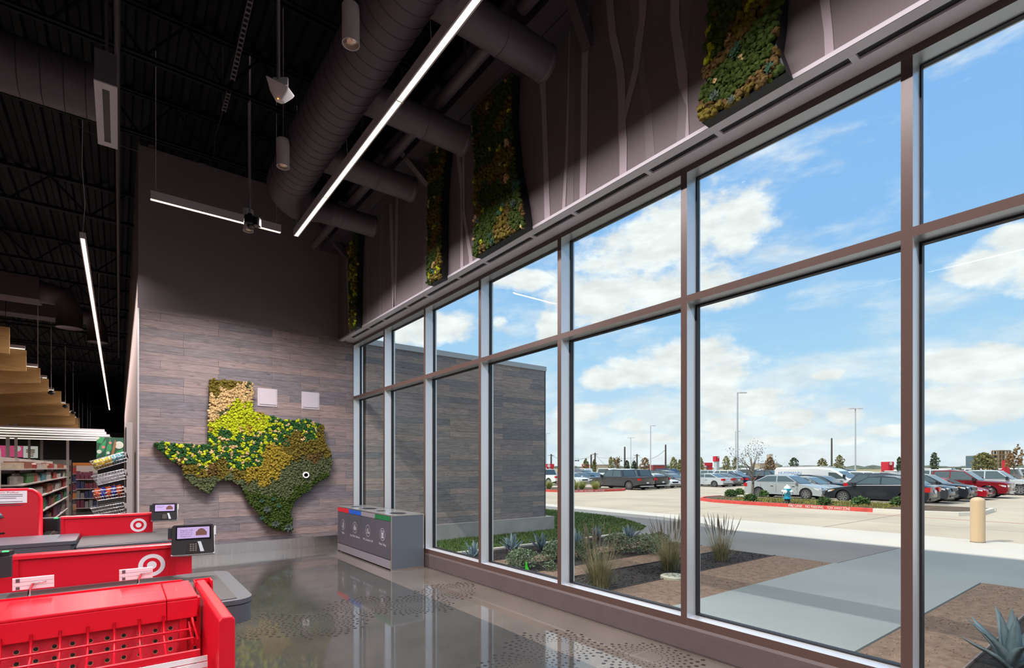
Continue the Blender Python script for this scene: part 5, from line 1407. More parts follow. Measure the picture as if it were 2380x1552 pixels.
def grass(lab, x, y, z, h, spread, seed, n=420, plumes=26):
    rg = random.Random(seed); r = thing('ornamental_grass', lab, 'ornamental grass', (x, y, z), group='clumps of ornamental grass in the bed')
    mb = MB()
    for i in range(n):
        a = rg.uniform(0, 2 * PI); lean = abs(rg.gauss(.15, .22)); L = h * rg.uniform(.35, .85); w = rg.uniform(.0025, .0055)
        d = Vector((math.cos(a), math.sin(a), 0)); sd = Vector((-d.y, d.x, 0)) * w
        q = d * rg.uniform(0, spread * .28); ang = lean; pts = []
        droop = rg.uniform(.05, .5) * (2.6 if rg.random() < .15 else 1)
        for k in range(5): pts.append(q.copy()); q = q + (d * math.sin(ang) + Vector((0, 0, 1)) * math.cos(ang)) * (L / 4); ang += droop * .5
        mb.cur = 0 if rg.random() < .62 else 1
        vs = []
        for k, q in enumerate(pts): ww = 1 - k / 4.2; vs += [q + sd * ww, q - sd * ww]
        mb.add(vs, [(2 * k, 2 * k + 1, 2 * k + 3, 2 * k + 2) for k in range(4)])
    o = mb.obj('blades', [M_blade, M_straw], r); o['kind'] = 'stuff'
    mb = MB(); pm = MB()
    for i in range(plumes):
        a = rg.uniform(0, 2 * PI); lean = abs(rg.gauss(.18, .15)); d = Vector((math.cos(a) * math.sin(lean), math.sin(a) * math.sin(lean), math.cos(lean))); L = h * rg.uniform(.85, 1.25)
        b_ = Vector((math.cos(a) * spread * .12, math.sin(a) * spread * .12, 0)); t = b_ + d * L; side = Vector((d.y, -d.x, 0)) * .05
        mb.tube([b_, b_ + d * L * .5 + side * .5, t], .0028, 4, r1=.0018, cap=False)
        pm.tube([b_ + d * L * .74 + side * .2, b_ + d * L * .86, t + d * .02], [.004, .0075, .001], 5)
    mb.obj('stalks', M_straw, r); pm.obj('seed_heads', M_plume, r)
    return r
def gp(px, py, z=None): return at_z(px, py, zb0 if z is None else z)
for i, (px, py, s, lab) in enumerate(((1099, 1300, .40, 'blue agave at the corner of the fourth pane, leftmost of the agaves'), (1189, 1282, .47, 'blue agave on the mulch, left of two in the fifth pane'), (1258, 1279, .46, 'blue agave on the mulch, right of two in the fifth pane'),
        (1338, 1266, .43, 'blue agave behind the tall ornamental grass, partly hidden by a mullion'), (1387, 1252, .40, 'blue agave far back by the lawn edging, half hidden behind the tall grass'), (1463, 1256, .46, 'blue agave by the end of the lawn edging'), (2352, 1552, .55, 'blue agave in the dark bed at the lower right corner'))):
    p = gp(px, py); agave(lab, p.x, p.y, zb0 - .02, s, 40 + i)
for i, (px, py, w, h, fl, lab) in enumerate(((1212, 1318, .62, .40, 14, 'grey green sage shrub behind the green marker flag'), (1293, 1300, .60, .46, 4, 'grey green sage shrub left of the mullion by the tall grass'), (1358, 1296, .62, .42, 4, 'grey green sage shrub just left of the tall grass'), (1437, 1283, .66, .50, 4, 'grey green sage shrub just right of the tall grass'), (1502, 1284, .80, .46, 8, 'round grey green shrub left of the second grass clump'), (1279, 1325, .26, .20, 0, 'small grey green seedling near the window sill'), (1531, 1272, .5, .4, 0, 'grey green shrub behind the second grass clump'))):
    p = gp(px, py); shrub(lab, p.x, p.y, zb0 - .02, w, h, 60 + i, n=900 if w > .4 else 120, flowers=fl)
for i, (px, py, h, sp, n, pl, lab) in enumerate(((1393, 1368, .92, .5, 720, 26, 'tall ornamental grass clump closest to the window'), (1557, 1322, .85, .55, 620, 46, 'ornamental grass clump with dark seed heads, left of the broad mullion'), (1676, 1300, .78, .55, 420, 40, 'ornamental grass clump beside the grey curved walk'))):
    p = gp(px, py); grass(lab, p.x, p.y, zb0 - .02, h, sp, 80 + i, n, pl)
# island shrubs and young tree
M_dg2 = leafmat('glossy_dark_leaf', (.07, .135, .045)); M_dg3 = leafmat('mid_leaf', (.13, .20, .06))
for i, (px, py, w, h, lab) in enumerate(((1698, 1153, .9, .55, 'dark shrub at the left tip of the kerbed island'), (1719, 1150, .7, .55, 'dark shrub second from the left tip of the island'), (1745, 1163, .75, .45, 'low dark shrub under the young bare tree'), (1775, 1152, .6, .45, 'dark shrub beside the silver sedan rear wheel'), (1916, 1172, .75, .45, 'small dark shrub right of the hydrant'), (1999, 1172, .85, .5, 'dark spiky shrub in front of the black sedan'), (2088, 1174, .85, .5, 'dark shrub by the black sedan rear wheel'))):
    p = at_z(px, py, ZG + KH); shrub(lab, p.x, p.y, ZG + KH - .03, w * .78, h * .8, 100 + i, n=330, mats=[M_dg2, M_dg3], grp='dark shrubs on the kerbed island', leaf=.075)
for i, (px, py, lab) in enumerate(((1276, 1135, 'pale grass tuft at the left of the far island'), (1336, 1137, 'pale grass tuft right of the brown mullion'), (1352, 1136, 'pale grass tuft in the middle of the far island'), (1384, 1137, 'pale grass tuft in front of the grey pickup'))):
    p = at_z(px, py, ZG + KH); rg = random.Random(120 + i); r = thing('grass_tuft', lab, 'grass tuft', (p.x, p.y, ZG + KH - .03), group='pale grass tufts on the far island')
    mb = MB()
    for k in range(420):
        a = rg.uniform(0, 2 * PI); L = rg.uniform(.45, .9); lean = abs(rg.gauss(.3, .25)); d = Vector((math.cos(a) * math.sin(lean), math.sin(a) * math.sin(lean), math.cos(lean))); s = Vector((-math.sin(a), math.cos(a), 0)) * .012; b_ = Vector((math.cos(a), math.sin(a), 0)) * .1
        mb.add([b_ - s, b_ + s, b_ + d * L + Vector((math.cos(a), math.sin(a), -.3)) * .12 * L], [(0, 1, 2)])
    mb.obj('blades', mat('pale_yellow_green_blade', (.38, .40, .12), .8, vary=.4, vscale=3), r)['kind'] = 'stuff'
def tree(lab, x, y, z, h, w, seed, cols, trunk=.3, dens=420, leaf=.3, name='tree', cat='tree', grp=None, bare=False):
    rg = random.Random(seed); r = thing(name, lab, cat, (x, y, z), group=grp)
    mb = MB(); mb.tube([(0, 0, -.1), (.05 * w, 0, h * trunk), (0, .03 * w, h * .75)], [.035 * w + .02, .025 * w + .02, .02], 7)
    ends = []
    for i in range(9):
        a = i * 2.4 + rg.uniform(-.3, .3); b0 = h * rg.uniform(trunk * .7, .55); e = Vector((math.cos(a) * w * .38, math.sin(a) * w * .38, h * rg.uniform(.55, .95)))
        mb.tube([(0, 0, b0), Vector((e.x * .45, e.y * .45, b0 + (e.z - b0) * .6)), e], .016 * w + .008, 5, r1=.008); ends.append(e)
        if bare:
            for k in range(3):
                f = e + Vector((rg.uniform(-.2, .2) * w, rg.uniform(-.2, .2) * w, rg.uniform(0, .15) * h)); mb.tube([e * .8 + Vector((0, 0, b0 * .2)), f], .008, 4, r1=.003); ends.append(f)
    mb.obj('trunk', mat('grey_bark', (.20, .16, .13), .9), r)
    mb = MB()
    for i in range(dens):
        if bare: c = rg.choice(ends); p = c + Vector((rg.gauss(0, .07) * w, rg.gauss(0, .07) * w, rg.gauss(0, .05) * h))
        else:
            a = rg.uniform(0, 2 * PI); v = rg.random(); rad = w / 2 * math.sqrt(max(0, 1 - (2 * v - .9) ** 2 * .85)) * math.sqrt(rg.uniform(.15, 1)) * (1 + .22 * math.sin(3 * a + seed + 5 * v))
            p = Vector((rad * math.cos(a), rad * math.sin(a), h * (trunk * .8 + (1 - trunk * .8) * v)))
        mb.cur = 0 if rg.random() < .65 else 1
        for k in range(2):
            d = Vector((rg.uniform(-1, 1), rg.uniform(-1, 1), rg.uniform(-1, 1))).normalized(); s = d.cross(Vector((rg.uniform(-1, 1), rg.uniform(-1, 1), rg.uniform(-1, 1)))).normalized(); l = leaf * rg.uniform(.6, 1.3)
            mb.add([p - s * l * .4, p + d * l * .5, p + s * l * .4, p - d * l * .5], [(0, 1, 2, 3)])
    mb.obj('crown', [mat(n, c, .8, vary=.3, vscale=1.5) for n, c in cols], r)
    return r
c = at_z(1748, 1157, ZG + KH)
tree('young nearly bare tree with thin pale trunk on the kerbed island', c.x, c.y, ZG + KH - .05, 3.1, 2.0, 5, [('rusty_leaf', (.10, .065, .04)), ('dark_bud', (.06, .045, .035))], .35, 340, .06, bare=True)
OL = [('olive_crown', (.17, .16, .055)), ('olive_crown_light', (.25, .22, .08))]; DK = [('dark_crown', (.045, .07, .035)), ('dark_crown_light', (.08, .11, .05))]; BR = [('rust_crown', (.22, .12, .055)), ('rust_crown_light', (.28, .18, .08))]; YG = [('yellow_green_crown', (.24, .24, .09)), ('pale_crown', (.34, .31, .15))]
TR = [(1362, 1066, 100, 14, OL, 'olive'), (1381, 1068, 100, 10, OL, 'olive'), (1420, 1062, 95, 13, YG, 'pale'), (1433, 1066, 112, 15, BR, 'bare brown'), (1457, 1070, 90, 13, DK, 'dark'), (1474, 1071, 92, 12, DK, 'dark'), (1499, 1064, 88, 22, BR, 'rust brown'), (1565, 1062, 85, 18, YG, 'pale green'), (1580, 1068, 88, 12, YG, 'pale green'), (1628, 1062, 85, 12, YG, 'pale green'),
      (1688, 1060, 90, 18, YG, 'pale yellow'), (1710, 1064, 99, 14, OL, 'olive'), (1790, 1062, 70, 24, BR, 'rust brown'), (1845, 1064, 78, 22, DK, 'dark round'), (1911, 1065, 78, 24, OL, 'grey olive'), (1951, 1058, 80, 22, OL, 'green'), (2172, 1052, 75, 17, DK, 'slim dark'), (2286, 1052, 55, 46, OL, 'broad olive'), (2357, 1046, 60, 26, BR, 'bare brown'), (2090, 1062, 85, 10, DK, 'thin dark')]
wh = ['left of the broad mullion', 'near the power poles', 'beyond the grey pickup', 'behind the black pickup', 'beyond the white sedan', 'behind the tall sign', 'behind the young bare tree', 'beyond the white van', 'near the lone dark pole', 'at the right of the far car rows']
for i, (px, py, d, wpx, cols, nm) in enumerate(TR):
    p = at_d(px, py, d); w = wpx / FPX * d; h = max(p.z - ZG, 1.5)
    tree('distant %s tree, number %s from the left edge of the car park view' % (nm, ['one', 'two', 'three', 'four', 'five', 'six', 'seven', 'eight', 'nine', 'ten', 'eleven', 'twelve', 'thirteen', 'fourteen', 'fifteen', 'sixteen', 'seventeen', 'eighteen', 'nineteen', 'twenty'][i]) if False else 'distant %s tree standing %s' % (nm, wh[min(9, max(0, int((px - 1350) / 101)))]),
         p.x, p.y, ZG, h, w, 200 + i, cols, .25, 260 if wpx < 30 else 900, .28 * (1 if wpx < 30 else .8), grp='trees beyond the car park', bare='bare' in nm)
# far tree line along the horizon
rg = random.Random(9); mb = MB()
for k in range(420):
    y = -700 + 3.9 * k * 1.0; x = 620 + rg.uniform(-30, 30)
    hh = rg.uniform(4, 11) * (1 if rg.random() < .8 else 1.5)
    mb.blob((x, y * 1.25, 0), 7, 11, hh * .36, rg, .25, 1)
o = mb.obj('far_tree_line', mat('hazy_tree_line', (.11, .125, .095), .95, vary=.3, vscale=.03)); tag(o, 'hazy line of far trees along the horizon', 'tree line', kind='stuff')
# ------------------------------------------------------------------ vehicles
M_cg = mat('car_window_glass', (.085, .11, .112), .06, 0, .9)
M_tyre = mat('tyre_rubber', (.018, .018, .019), .8); M_rim = mat('alloy_rim', (.55, .55, .57), .25, .9); M_under = mat('under_body', (.010, .010, .011), .8)
M_tail = mat('tail_lamp_red', (.50, .012, .015), .2); M_head = mat('head_lamp', (.72, .74, .76), .1, .2); M_plate = mat('number_plate', (.75, .75, .75), .5); M_trim = mat('black_trim', (.02, .02, .022), .4); M_amber = mat('amber_lamp', (.75, .30, .06), .25)
def paint(name, c): return mat('car_paint_' + name, c, .22, .15, .5, coat=.6)
KIND = {
  'sedan': dict(L=4.65, w=.90, wr=.325, ax=(1.40, -1.38), body=[(2.26, .22), (2.33, .40), (2.30, .58), (2.12, .72), (1.55, .84), (.98, .92), (-1.62, 1.0), (-2.10, 1.01), (-2.24, .95), (-2.32, .62), (-2.31, .40), (-2.22, .24)], gh=[(1.10, .90), (.28, 1.38), (-.35, 1.455), (-.90, 1.40), (-1.78, .99)], pil=(-.30,), door=(.95, -.30, -1.25)),
  'coupe': dict(L=4.6, w=.90, wr=.33, ax=(1.42, -1.35), body=[(2.24, .22), (2.31, .42), (2.26, .60), (2.0, .72), (1.4, .85), (.95, .92), (-1.5, .98), (-2.08, 1.02), (-2.24, .96), (-2.30, .62), (-2.28, .40), (-2.2, .24)], gh=[(1.05, .90), (.22, 1.36), (-.30, 1.42), (-.95, 1.36), (-1.95, .99)], pil=(-.35,), door=(.9, -.35, -1.2)),
  'suv': dict(L=4.85, w=.95, wr=.37, ax=(1.48, -1.42), body=[(2.34, .28), (2.41, .50), (2.38, .82), (2.22, .98), (1.5, 1.06), (1.15, 1.08), (-2.28, 1.14), (-2.40, .98), (-2.42, .55), (-2.32, .30)], gh=[(1.28, 1.05), (.52, 1.60), (-.3, 1.72), (-1.75, 1.70), (-2.28, 1.12)], pil=(-.15, -1.2), door=(1.05, -.15, -1.2)),
  'boxsuv': dict(L=4.9, w=.98, wr=.42, ax=(1.5, -1.4), body=[(2.36, .34), (2.42, .55), (2.40, 1.02), (2.3, 1.12), (1.3, 1.16), (-2.34, 1.18), (-2.42, 1.0), (-2.42, .55), (-2.34, .34)], gh=[(1.22, 1.14), (.88, 1.78), (-.2, 1.88), (-2.2, 1.88), (-2.32, 1.16)], pil=(-.1, -1.1), door=(1.0, -.1, -1.1)),
  'pickup': dict(L=5.75, w=1.0, wr=.41, ax=(1.92, -1.68), body=[(2.78, .34), (2.88, .55), (2.85, 1.02), (2.70, 1.10), (1.75, 1.17), (1.35, 1.18), (-2.70, 1.22), (-2.84, 1.20), (-2.86, .62), (-2.78, .50)], gh=[(1.52, 1.16), (.82, 1.82), (.1, 1.90), (-.75, 1.86), (-.98, 1.20)], pil=(.12,), door=(1.25, .12, -.85)),
  'van': dict(L=5.9, w=1.02, wr=.36, ax=(1.95, -1.75), body=[(2.82, .30), (2.92, .52), (2.88, .95), (2.60, 1.10), (2.18, 1.20), (1.42, 1.80), (1.0, 2.00), (.2, 2.10), (-2.80, 2.07), (-2.92, 1.85), (-2.94, .55), (-2.85, .32)], gh=None, pil=(), door=(1.9, .85)),
}
def arch(poly_bottom_y, axs, r, zc):
    pass
def car(kind, pm, label, loc, rz, wheels='alloy', text_=None, bed=False, amber=False, rails=False, cat='car', grp='cars in the car park', detail=True):
    K = KIND[kind]; hw = K['w']; wr = K['wr']
    name = {'pickup': 'pickup_truck', 'van': 'cargo_van', 'suv': 'sport_utility_car', 'boxsuv': 'sport_utility_car'}.get(kind, 'saloon_car')
    r = thing(name, label, cat, (0, 0, 0), group=grp)
    # lower body: side outline with wheel arches, three layers deep for rounded flanks
    top = K['body']; zb = .26 if kind in ('sedan', 'coupe') else .34
    bot = []
    for ax in sorted(K['ax']):
        ra = wr * 1.15; x0 = math.sqrt(max(0.0, ra * ra - (zb - wr) ** 2))
        for k in range(9):
            a = math.atan2(zb - wr, -x0); a0 = PI - math.asin((zb - wr) / ra) if False else None
            t = k / 8; th = (PI + math.asin((wr - zb) / ra)) * (1 - t) + (-math.asin((wr - zb) / ra)) * t
            bot.append((ax + ra * math.cos(th), wr + ra * math.sin(th)))
    P = list(top) + bot      # front bottom -> over the top -> rear bottom -> arches to the front
    n = len(P)
    lay = [(-hw, .045), (-hw + .09, 0.0), (hw - .09, 0.0), (hw, .045)]
    vs = []
    for y, ins in lay:
        for i, (x, z) in enumerate(P):
            if i < len(top): vs.append((x * (1 - ins * .35), y, .55 + (z - .55) * (1 - ins * (1.6 if z > .55 else .4))))
            else: vs.append((x, y, z))
    fs = []
    for l in range(3):
        for i in range(n): fs.append((l * n + i, l * n + (i + 1) % n, (l + 1) * n + (i + 1) % n, (l + 1) * n + i))
    fs += [tuple(range(n - 1, -1, -1)), tuple(range(3 * n, 4 * n))]
    MB().add(vs, fs).obj('body', pm, r, ang=math.radians(38))
    MB().box(min(x for x, z in top) + .25, -hw + .2, .22, max(x for x, z in top) - .25, hw - .2, .7).obj('underbody', M_under, r)
    # greenhouse
    gl = MB()
    def bil(A, B, C, D_, u, v): return A * (1 - u) * (1 - v) + B * (1 - u) * v + C * u * v + D_ * u * (1 - v)
    if K['gh']:
        G = K['gh']; yb_, yt = hw - .045, hw - .19
        zl = min(G[0][1], G[-1][1]); zh = max(z for x, z in G)
        def yy(z): return yb_ + (yt - yb_) * max(0, min(1, (z - zl) / (zh - zl)))
        m = len(G); vs = [(x, -yy(z), z - (.03 if i in (0, m - 1) else 0)) for i, (x, z) in enumerate(G)] + [(x, yy(z), z - (.03 if i in (0, m - 1) else 0)) for i, (x, z) in enumerate(G)]
        MB().add(vs, [(i, i + 1, m + i + 1, m + i) for i in range(m - 1)] + [tuple(range(m))[::-1], tuple(range(m, 2 * m))]).obj('roof', pm, r, ang=math.radians(50))
        def quadglass(i, j, nm, u0=.05, u1=.95, v0=.06, v1=.93):
            A = Vector((G[i][0], -yy(G[i][1]), G[i][1])); B = Vector((G[j][0], -yy(G[j][1]), G[j][1])); C_ = Vector((G[j][0], yy(G[j][1]), G[j][1])); D_ = Vector((G[i][0], yy(G[i][1]), G[i][1]))
            nn = (B - A).cross(D_ - A).normalized(); 
            if nn.z < 0: nn = -nn
            q = [bil(A, B, C_, D_, u, v) + nn * .008 for u, v in ((u0, v0), (u1, v0), (u1, v1), (u0, v1))]
            mb = MB(); mb.poly(q); return mb.obj(nm, M_cg, r)
        quadglass(0, 1, 'windscreen'); quadglass(m - 1, m - 2, 'rear_window', .1, .9)
        mb = MB()
        for s in (-1, 1): mb.tube([(G[0][0] - .12, s * (hw - .03), G[0][1] + .03), (G[-1][0] + .10, s * (hw - .03), max(G[0][1], G[-1][1]) + .022)], .014, 5)
        mb.obj('belt_trim', M_rim, r)
        # side windows cut by pillars
        def xf(z, a, b): 
            t = (z - a[1]) / (b[1] - a[1]); return a[0] + (b[0] - a[0]) * max(0, min(1, t))
        z0w, z1w = max(G[0][1], G[-1][1]) + .035, zh - .10
        xs = [None] + list(K['pil']) + [None]
        for s in (-1, 1):
            for k in range(len(xs) - 1):
                def corner(z, e, side):
                    if e is None and side == 0: return xf(z, G[0], G[1]) - .09
                    if e is None: return xf(z, G[-1], G[-2]) + .13
                    return e - .035 if side == 0 else e + .035
                q = []
                for z, sd in ((z0w, 0), (z1w, 0), (z1w, 1), (z0w, 1)):
                    x = corner(z, xs[k + sd], sd); q.append((x, s * (yy(z) + .008), z))
                if q[1][0] < q[2][0] + .05: q[1] = q[2] = ((q[1][0] + q[2][0]) / 2, q[1][1], q[1][2])
                mb = MB(); mb.poly(q if s < 0 else q[::-1]); mb.obj('side_window', M_cg, r)
    else:
        for s in (-1, 1):
            y = s * (hw + .004); q = [(2.02, y * .985, 1.36), (1.46, y * .985, 1.96), (.95, y * .985, 2.0), (.95, y * .985, 1.36)]
            q = [(1.98, y, 1.20), (1.42, y, 1.66), (.92, y, 1.70), (.92, y, 1.18)]
            MB().poly(q if s < 0 else q[::-1]).obj('side_window', M_cg, r)
        MB().poly([(2.135, -.80, 1.26), (2.135, .80, 1.26), (1.475, .74, 1.785), (1.475, -.74, 1.785)]).obj('windscreen', M_cg, r)
    # wheels
    for ax in K['ax']:
        for s in (-1, 1):
            mb = MB(); y0 = s * (hw - .235); y1 = s * (hw - .012)
            pr = [(0, 0), (wr * .72, 0), (wr * .97, .02), (wr, .06), (wr, .17), (wr * .97, .21), (wr * .70, .222)]
            pr = [(a, (y0 + s * b)) for a, b in pr]
            mb.lathe((ax, 0, wr), pr if s > 0 else pr[::-1], 22, axis='y'); wo = mb.obj('wheel', M_tyre, r, ang=.6)
            mb = MB(); yo = y1 + s * .003
            ring(mb, (ax, yo, wr), (1, 0, 0), (0, 0, s * -1), wr * .60, wr * .69, 22)
            for k in range(7 if wheels == 'alloy' else 9):
                a = 2 * PI * k / (7 if wheels == 'alloy' else 9); d = Vector((math.cos(a), 0, math.sin(a))); t = Vector((-d.z, 0, d.x)); c0 = Vector((ax, yo, wr))
                q = [c0 + t * wr * .13 + d * wr * .05, c0 + t * wr * .085 + d * wr * .64, c0 - t * wr * .085 + d * wr * .64, c0 - t * wr * .13 + d * wr * .05]
                mb.poly(q if s < 0 else q[::-1]); 
            disc(mb, (ax, yo + s * .002, wr), (1, 0, 0), (0, 0, s * -1), wr * .16, 12)
            mb.obj('rim', M_rim, wo)
    # lamps, plates, mirrors, seams, grille
    xs_ = [x for x, z in top]; xF, xB = max(xs_), min(xs_)
    hz = .64 if kind in ('sedan', 'coupe') else .86 if kind != 'van' else .88
    tz = .80 if kind in ('sedan', 'coupe') else .98 if kind != 'van' else 1.1
    for s in (-1, 1):
        mb = MB()
        def sx(z):   # front face x at a height
            F = [(x, zz) for x, zz in top if x > 0]; F.sort(key=lambda q: q[1])
            for a, b in zip(F, F[1:]):
                if a[1] <= z <= b[1]: return a[0] + (b[0] - a[0]) * (z - a[1]) / max(1e-6, b[1] - a[1])
            return F[-1][0]
        x1 = sx(hz)
        mb.prism([(x1 - .42, s * (hw + .004), hz + .07), (x1 - .10, s * (hw + .004), hz + .02), (x1 - .10, s * (hw + .004), hz - .09), (x1 - .30, s * (hw + .004), hz - .03)], (0, -s * .05, 0))
        mb.prism([(x1 + .012, s * (hw - .02), hz + .06), (x1 + .012, s * (hw - .38), hz + .03), (x1 + .015, s * (hw - .38), hz - .06), (x1 + .012, s * (hw - .02), hz - .08)], (-.08, 0, 0))
        mb.obj('headlamp', M_head, r)
        if amber:
            mb = MB(); mb.prism([(x1 - .44, s * (hw + .006), hz + .06), (x1 - .30, s * (hw + .006), hz + .05), (x1 - .30, s * (hw + .006), hz - .03)], (0, -s * .04, 0)); mb.obj('indicator', M_amber, r)
        mb = MB(); mb.box(xB - .012, s * (hw - .02), tz - .12, xB + .10, s * (hw - (.20 if kind in ('pickup', 'van') else .36)), tz + .10)
        mb.box(xB - .005, s * (hw + .005), tz - .12, xB + .22, s * (hw - .03), tz + .10); mb.obj('tail_lamp', M_tail, r)
        gx = K['gh'][0][0] - .22 if K['gh'] else 1.95; gz = (K['gh'][0][1] if K['gh'] else 1.30) + .08
        mb = MB(); mb.cbox((gx, s * (hw + .09), gz + .02), .14, .19, .13 if kind not in ('pickup', 'van') else .24, ch=.03); mb.obj('door_mirror', pm if kind not in ('van', 'pickup') else M_trim, r, ang=.5)
    mb = MB(); mb.box(xB - .02, -.16, .62 if kind in ('sedan', 'coupe') else .60, xB - .005, .16, .76 if kind in ('sedan', 'coupe') else .73); mb.obj('number_plate', M_plate, r)
    mb = MB(); fx = xF + .004
    mb.prism([(fx, -hw * .5, hz + .02), (fx, hw * .5, hz + .02), (fx + .01, hw * .42, hz - .16), (fx + .01, -hw * .42, hz - .16)], (-.06, 0, 0)); mb.obj('grille', M_trim if kind != 'pickup' else M_rim, r)
    mb = MB(); mb.box(fx - .1, -hw * .8, .27 if kind in ('sedan', 'coupe') else .38, fx + .006, hw * .8, .37 if kind in ('sedan', 'coupe') else .5); mb.box(xB - .006, -hw * .85, .30, xB + .1, hw * .85, .40); mb.obj('bumper_trim', M_trim if kind != 'pickup' else mat('steel_bumper', (.55, .56, .58), .25, .8), r)
    mb = MB()
    zt_ = (K['gh'][0][1] if K['gh'] else 1.3)
    for x in K['door']:
        for s in (-1, 1): mb.box(x - .006, s * (hw - .03), .36, x + .006, s * (hw + .0035), zt_ - .05)
    if K['gh']:
        for s in (-1, 1):
            for x in K['door'][:2]: mb.box(x - .32, s * (hw - .03), zt_ - .17, x - .16, s * (hw + .022), zt_ - .14)
    mb.obj('door_seams', M_trim, r)
    if kind == 'pickup':
        mb = MB(); mb.box(-2.72, -hw + .12, 1.205, -1.05, hw - .12, 1.232); mb.obj('bed_cover', M_trim, r)
        mb = MB()
        for z in (1.14, .66): mb.box(xB - .012, -hw * .74, z, xB - .002, hw * .74, z + .012)
        mb.obj('tailgate_seams', M_trim, r)
    if rails:
        mb = MB(); G = K['gh']
        for s in (-1, 1): mb.tube([(G[1][0] - .2, s * (hw - .3), G[1][1] + .1), (G[2][0], s * (hw - .3), G[2][1] + .06), (G[3][0] + .1, s * (hw - .3), G[3][1] + .06)], .02, 6)
        mb.obj('roof_rails', M_rim, r)
    if kind == 'van':
        mb = MB()
        for x in (-2.2, -1.3, -.4, .4): mb.box(x - .03, -.75, 2.10, x + .03, .75, 2.16)
        for s in (-1, 1): mb.box(-2.5, s * .74, 2.12, .7, s * .78, 2.17)
        mb.obj('roof_rack', M_fix, r)
        for s in (-1,):
            text('HUSSMANN', 'lettering', mat('van_blue', (.02, .16, .45), .5), r, frame((-1.75, s * (hw + .004), 1.60), (1, 0, 0), (0, 0, 1)), .34, .001, width=1.65, world=False)
            text('HUSSMANN', 'lettering', mat('van_blue'), r, frame((1.38, s * (hw + .004), 1.10), (1, 0, 0), (0, 0, 1)), .13, .001, width=.9, world=False)
    r.location = loc; r.rotation_euler = (0, 0, rz)
    return r
def front_at(px, X): # world Y of a point on the near flank seen at px
    return at_X(px, HOR, X).y
def park(kind, pm, px, X, d, label, end='front', zs=None, **kw):
    """d 'R' points along -Y (right in the photograph), 'L' along +Y; px is where the named end shows"""
    K = KIND[kind]; hl = max(abs(x) for x, z in K['body']); near = X - K['w'] * .6
    y = front_at(px, near)
    # the right end in the photograph has the smaller Y
    cy_ = y + hl if end in ('front', 'rear') else y
    cy_ = y + hl if end == 'right' else y - hl if end == 'left' else y
    OCC.append((X, cy_, 2.6))
    c = car(kind, pm, label, (X, cy_, ZG), -PI / 2 if d == 'R' else PI / 2, **kw)
    if X > 33.5: c.scale = (1, 1, zs if zs else .9)
    return c
OCC = []
silver = paint('silver', (.42, .45, .46)); white = paint('white', (.78, .78, .77)); black = paint('black', (.022, .025, .032)); char = paint('charcoal', (.055, .057, .062)); navy = paint('navy', (.012, .018, .05)); red = paint('red', (.38, .010, .022)); crim = paint('dark_red', (.22, .008, .014)); champ = paint('champagne', (.30, .28, .26)); grey = paint('grey', (.16, .165, .17)); blue = paint('blue', (.05, .16, .30)); teal = paint('pale_silver', (.55, .57, .58))
# row around the hydrant island
park('sedan', silver, 1919, 32.6, 'R', 'silver saloon car parked behind the hydrant island', 'right')
park('sedan', champ, 1962, 35.4, 'R', 'dark champagne saloon car just behind the silver saloon', 'right')
park('suv', black, 1987, 38.2, 'R', 'black sport utility car in front of the white van', 'right', zs=.80)
park('van', white, 2006, 41.3, 'R', 'white cargo van with blue lettering and roof rack', 'right', cat='van')
park('sedan', black, 1921, 31.6, 'L', 'black saloon car facing left behind the island shrubs', 'left', amber=True)
park('suv', char, 2212, 34.6, 'R', 'charcoal sport utility car just right of the broad mullion', 'right', rails=True, zs=.9)
park('suv', black, 2258, 37.4, 'R', 'black sport utility car left of the red saloon nose', 'right', amber=True)
park('coupe', red, 2300, 40.2, 'R', 'bright red saloon car in front of the dark red pickup', 'right')
park('pickup', crim, 2348, 43.2, 'R', 'dark red crew cab pickup truck behind the bollard', 'right', amber=True, cat='pickup truck')
park('pickup', teal, 2420, 49.2, 'R', 'pale silver pickup truck cut by the right edge', 'right', cat='pickup truck')
park('boxsuv', white, 2276, 63.0, 'R', 'white boxy sport utility car above the dark red pickup', 'right')
park('suv', teal, 2335, 55.0, 'R', 'pale silver car beyond the dark red pickup hood', 'right')
# rows to the left
park('pickup', white, 1299, 37.0, 'L', 'white pickup truck showing its red tail lamp beside the wing', 'right', cat='pickup truck')
park('pickup', char, 1495, 34.9, 'L', 'charcoal crew cab pickup truck with its tailgate towards us', 'right', cat='pickup truck')
park('pickup', black, 1532, 37.9, 'L', 'black pickup truck just right of the charcoal pickup', 'right', cat='pickup truck')
park('sedan', white, 1562, 40.5, 'R', 'white saloon car facing right beside the black pickup', 'right')
park('coupe', grey, 1601, 43.2, 'R', 'grey saloon car whose nose meets the brown mullion', 'right')
park('sedan', white, 1352, 40.6, 'R', 'white saloon car behind the pale grass tufts', 'right')
park('sedan', char, 1374, 43.6, 'R', 'charcoal saloon car left of the charcoal pickup nose', 'right')
park('suv', black, 1379, 52.0, 'R', 'black sport utility car far back at the left', 'right')
park('sedan', blue, 1404, 47.0, 'R', 'light blue car glimpsed over the charcoal pickup hood', 'right')
park('suv', char, 1582, 52.0, 'R', 'dark sport utility car behind the grey saloon', 'right')
park('sedan', teal, 1686, 46.2, 'L', 'pale silver saloon car with its red tail lamp by the mullion', 'right')
park('sedan', grey, 1711, 49.0, 'L', 'grey saloon car between the pale silver and navy saloons', 'right')
park('sedan', navy, 1741, 51.8, 'L', 'navy saloon car behind the young bare tree', 'right')
park('suv', white, 1742, 59.2, 'R', 'white sport utility car above the navy saloon', 'right')
park('suv', teal, 1690, 62.4, 'R', 'pale silver sport utility car above the grey saloon', 'right')
park('suv', black, 1806, 56.0, 'L', 'black sport utility car left of the white van', 'right')
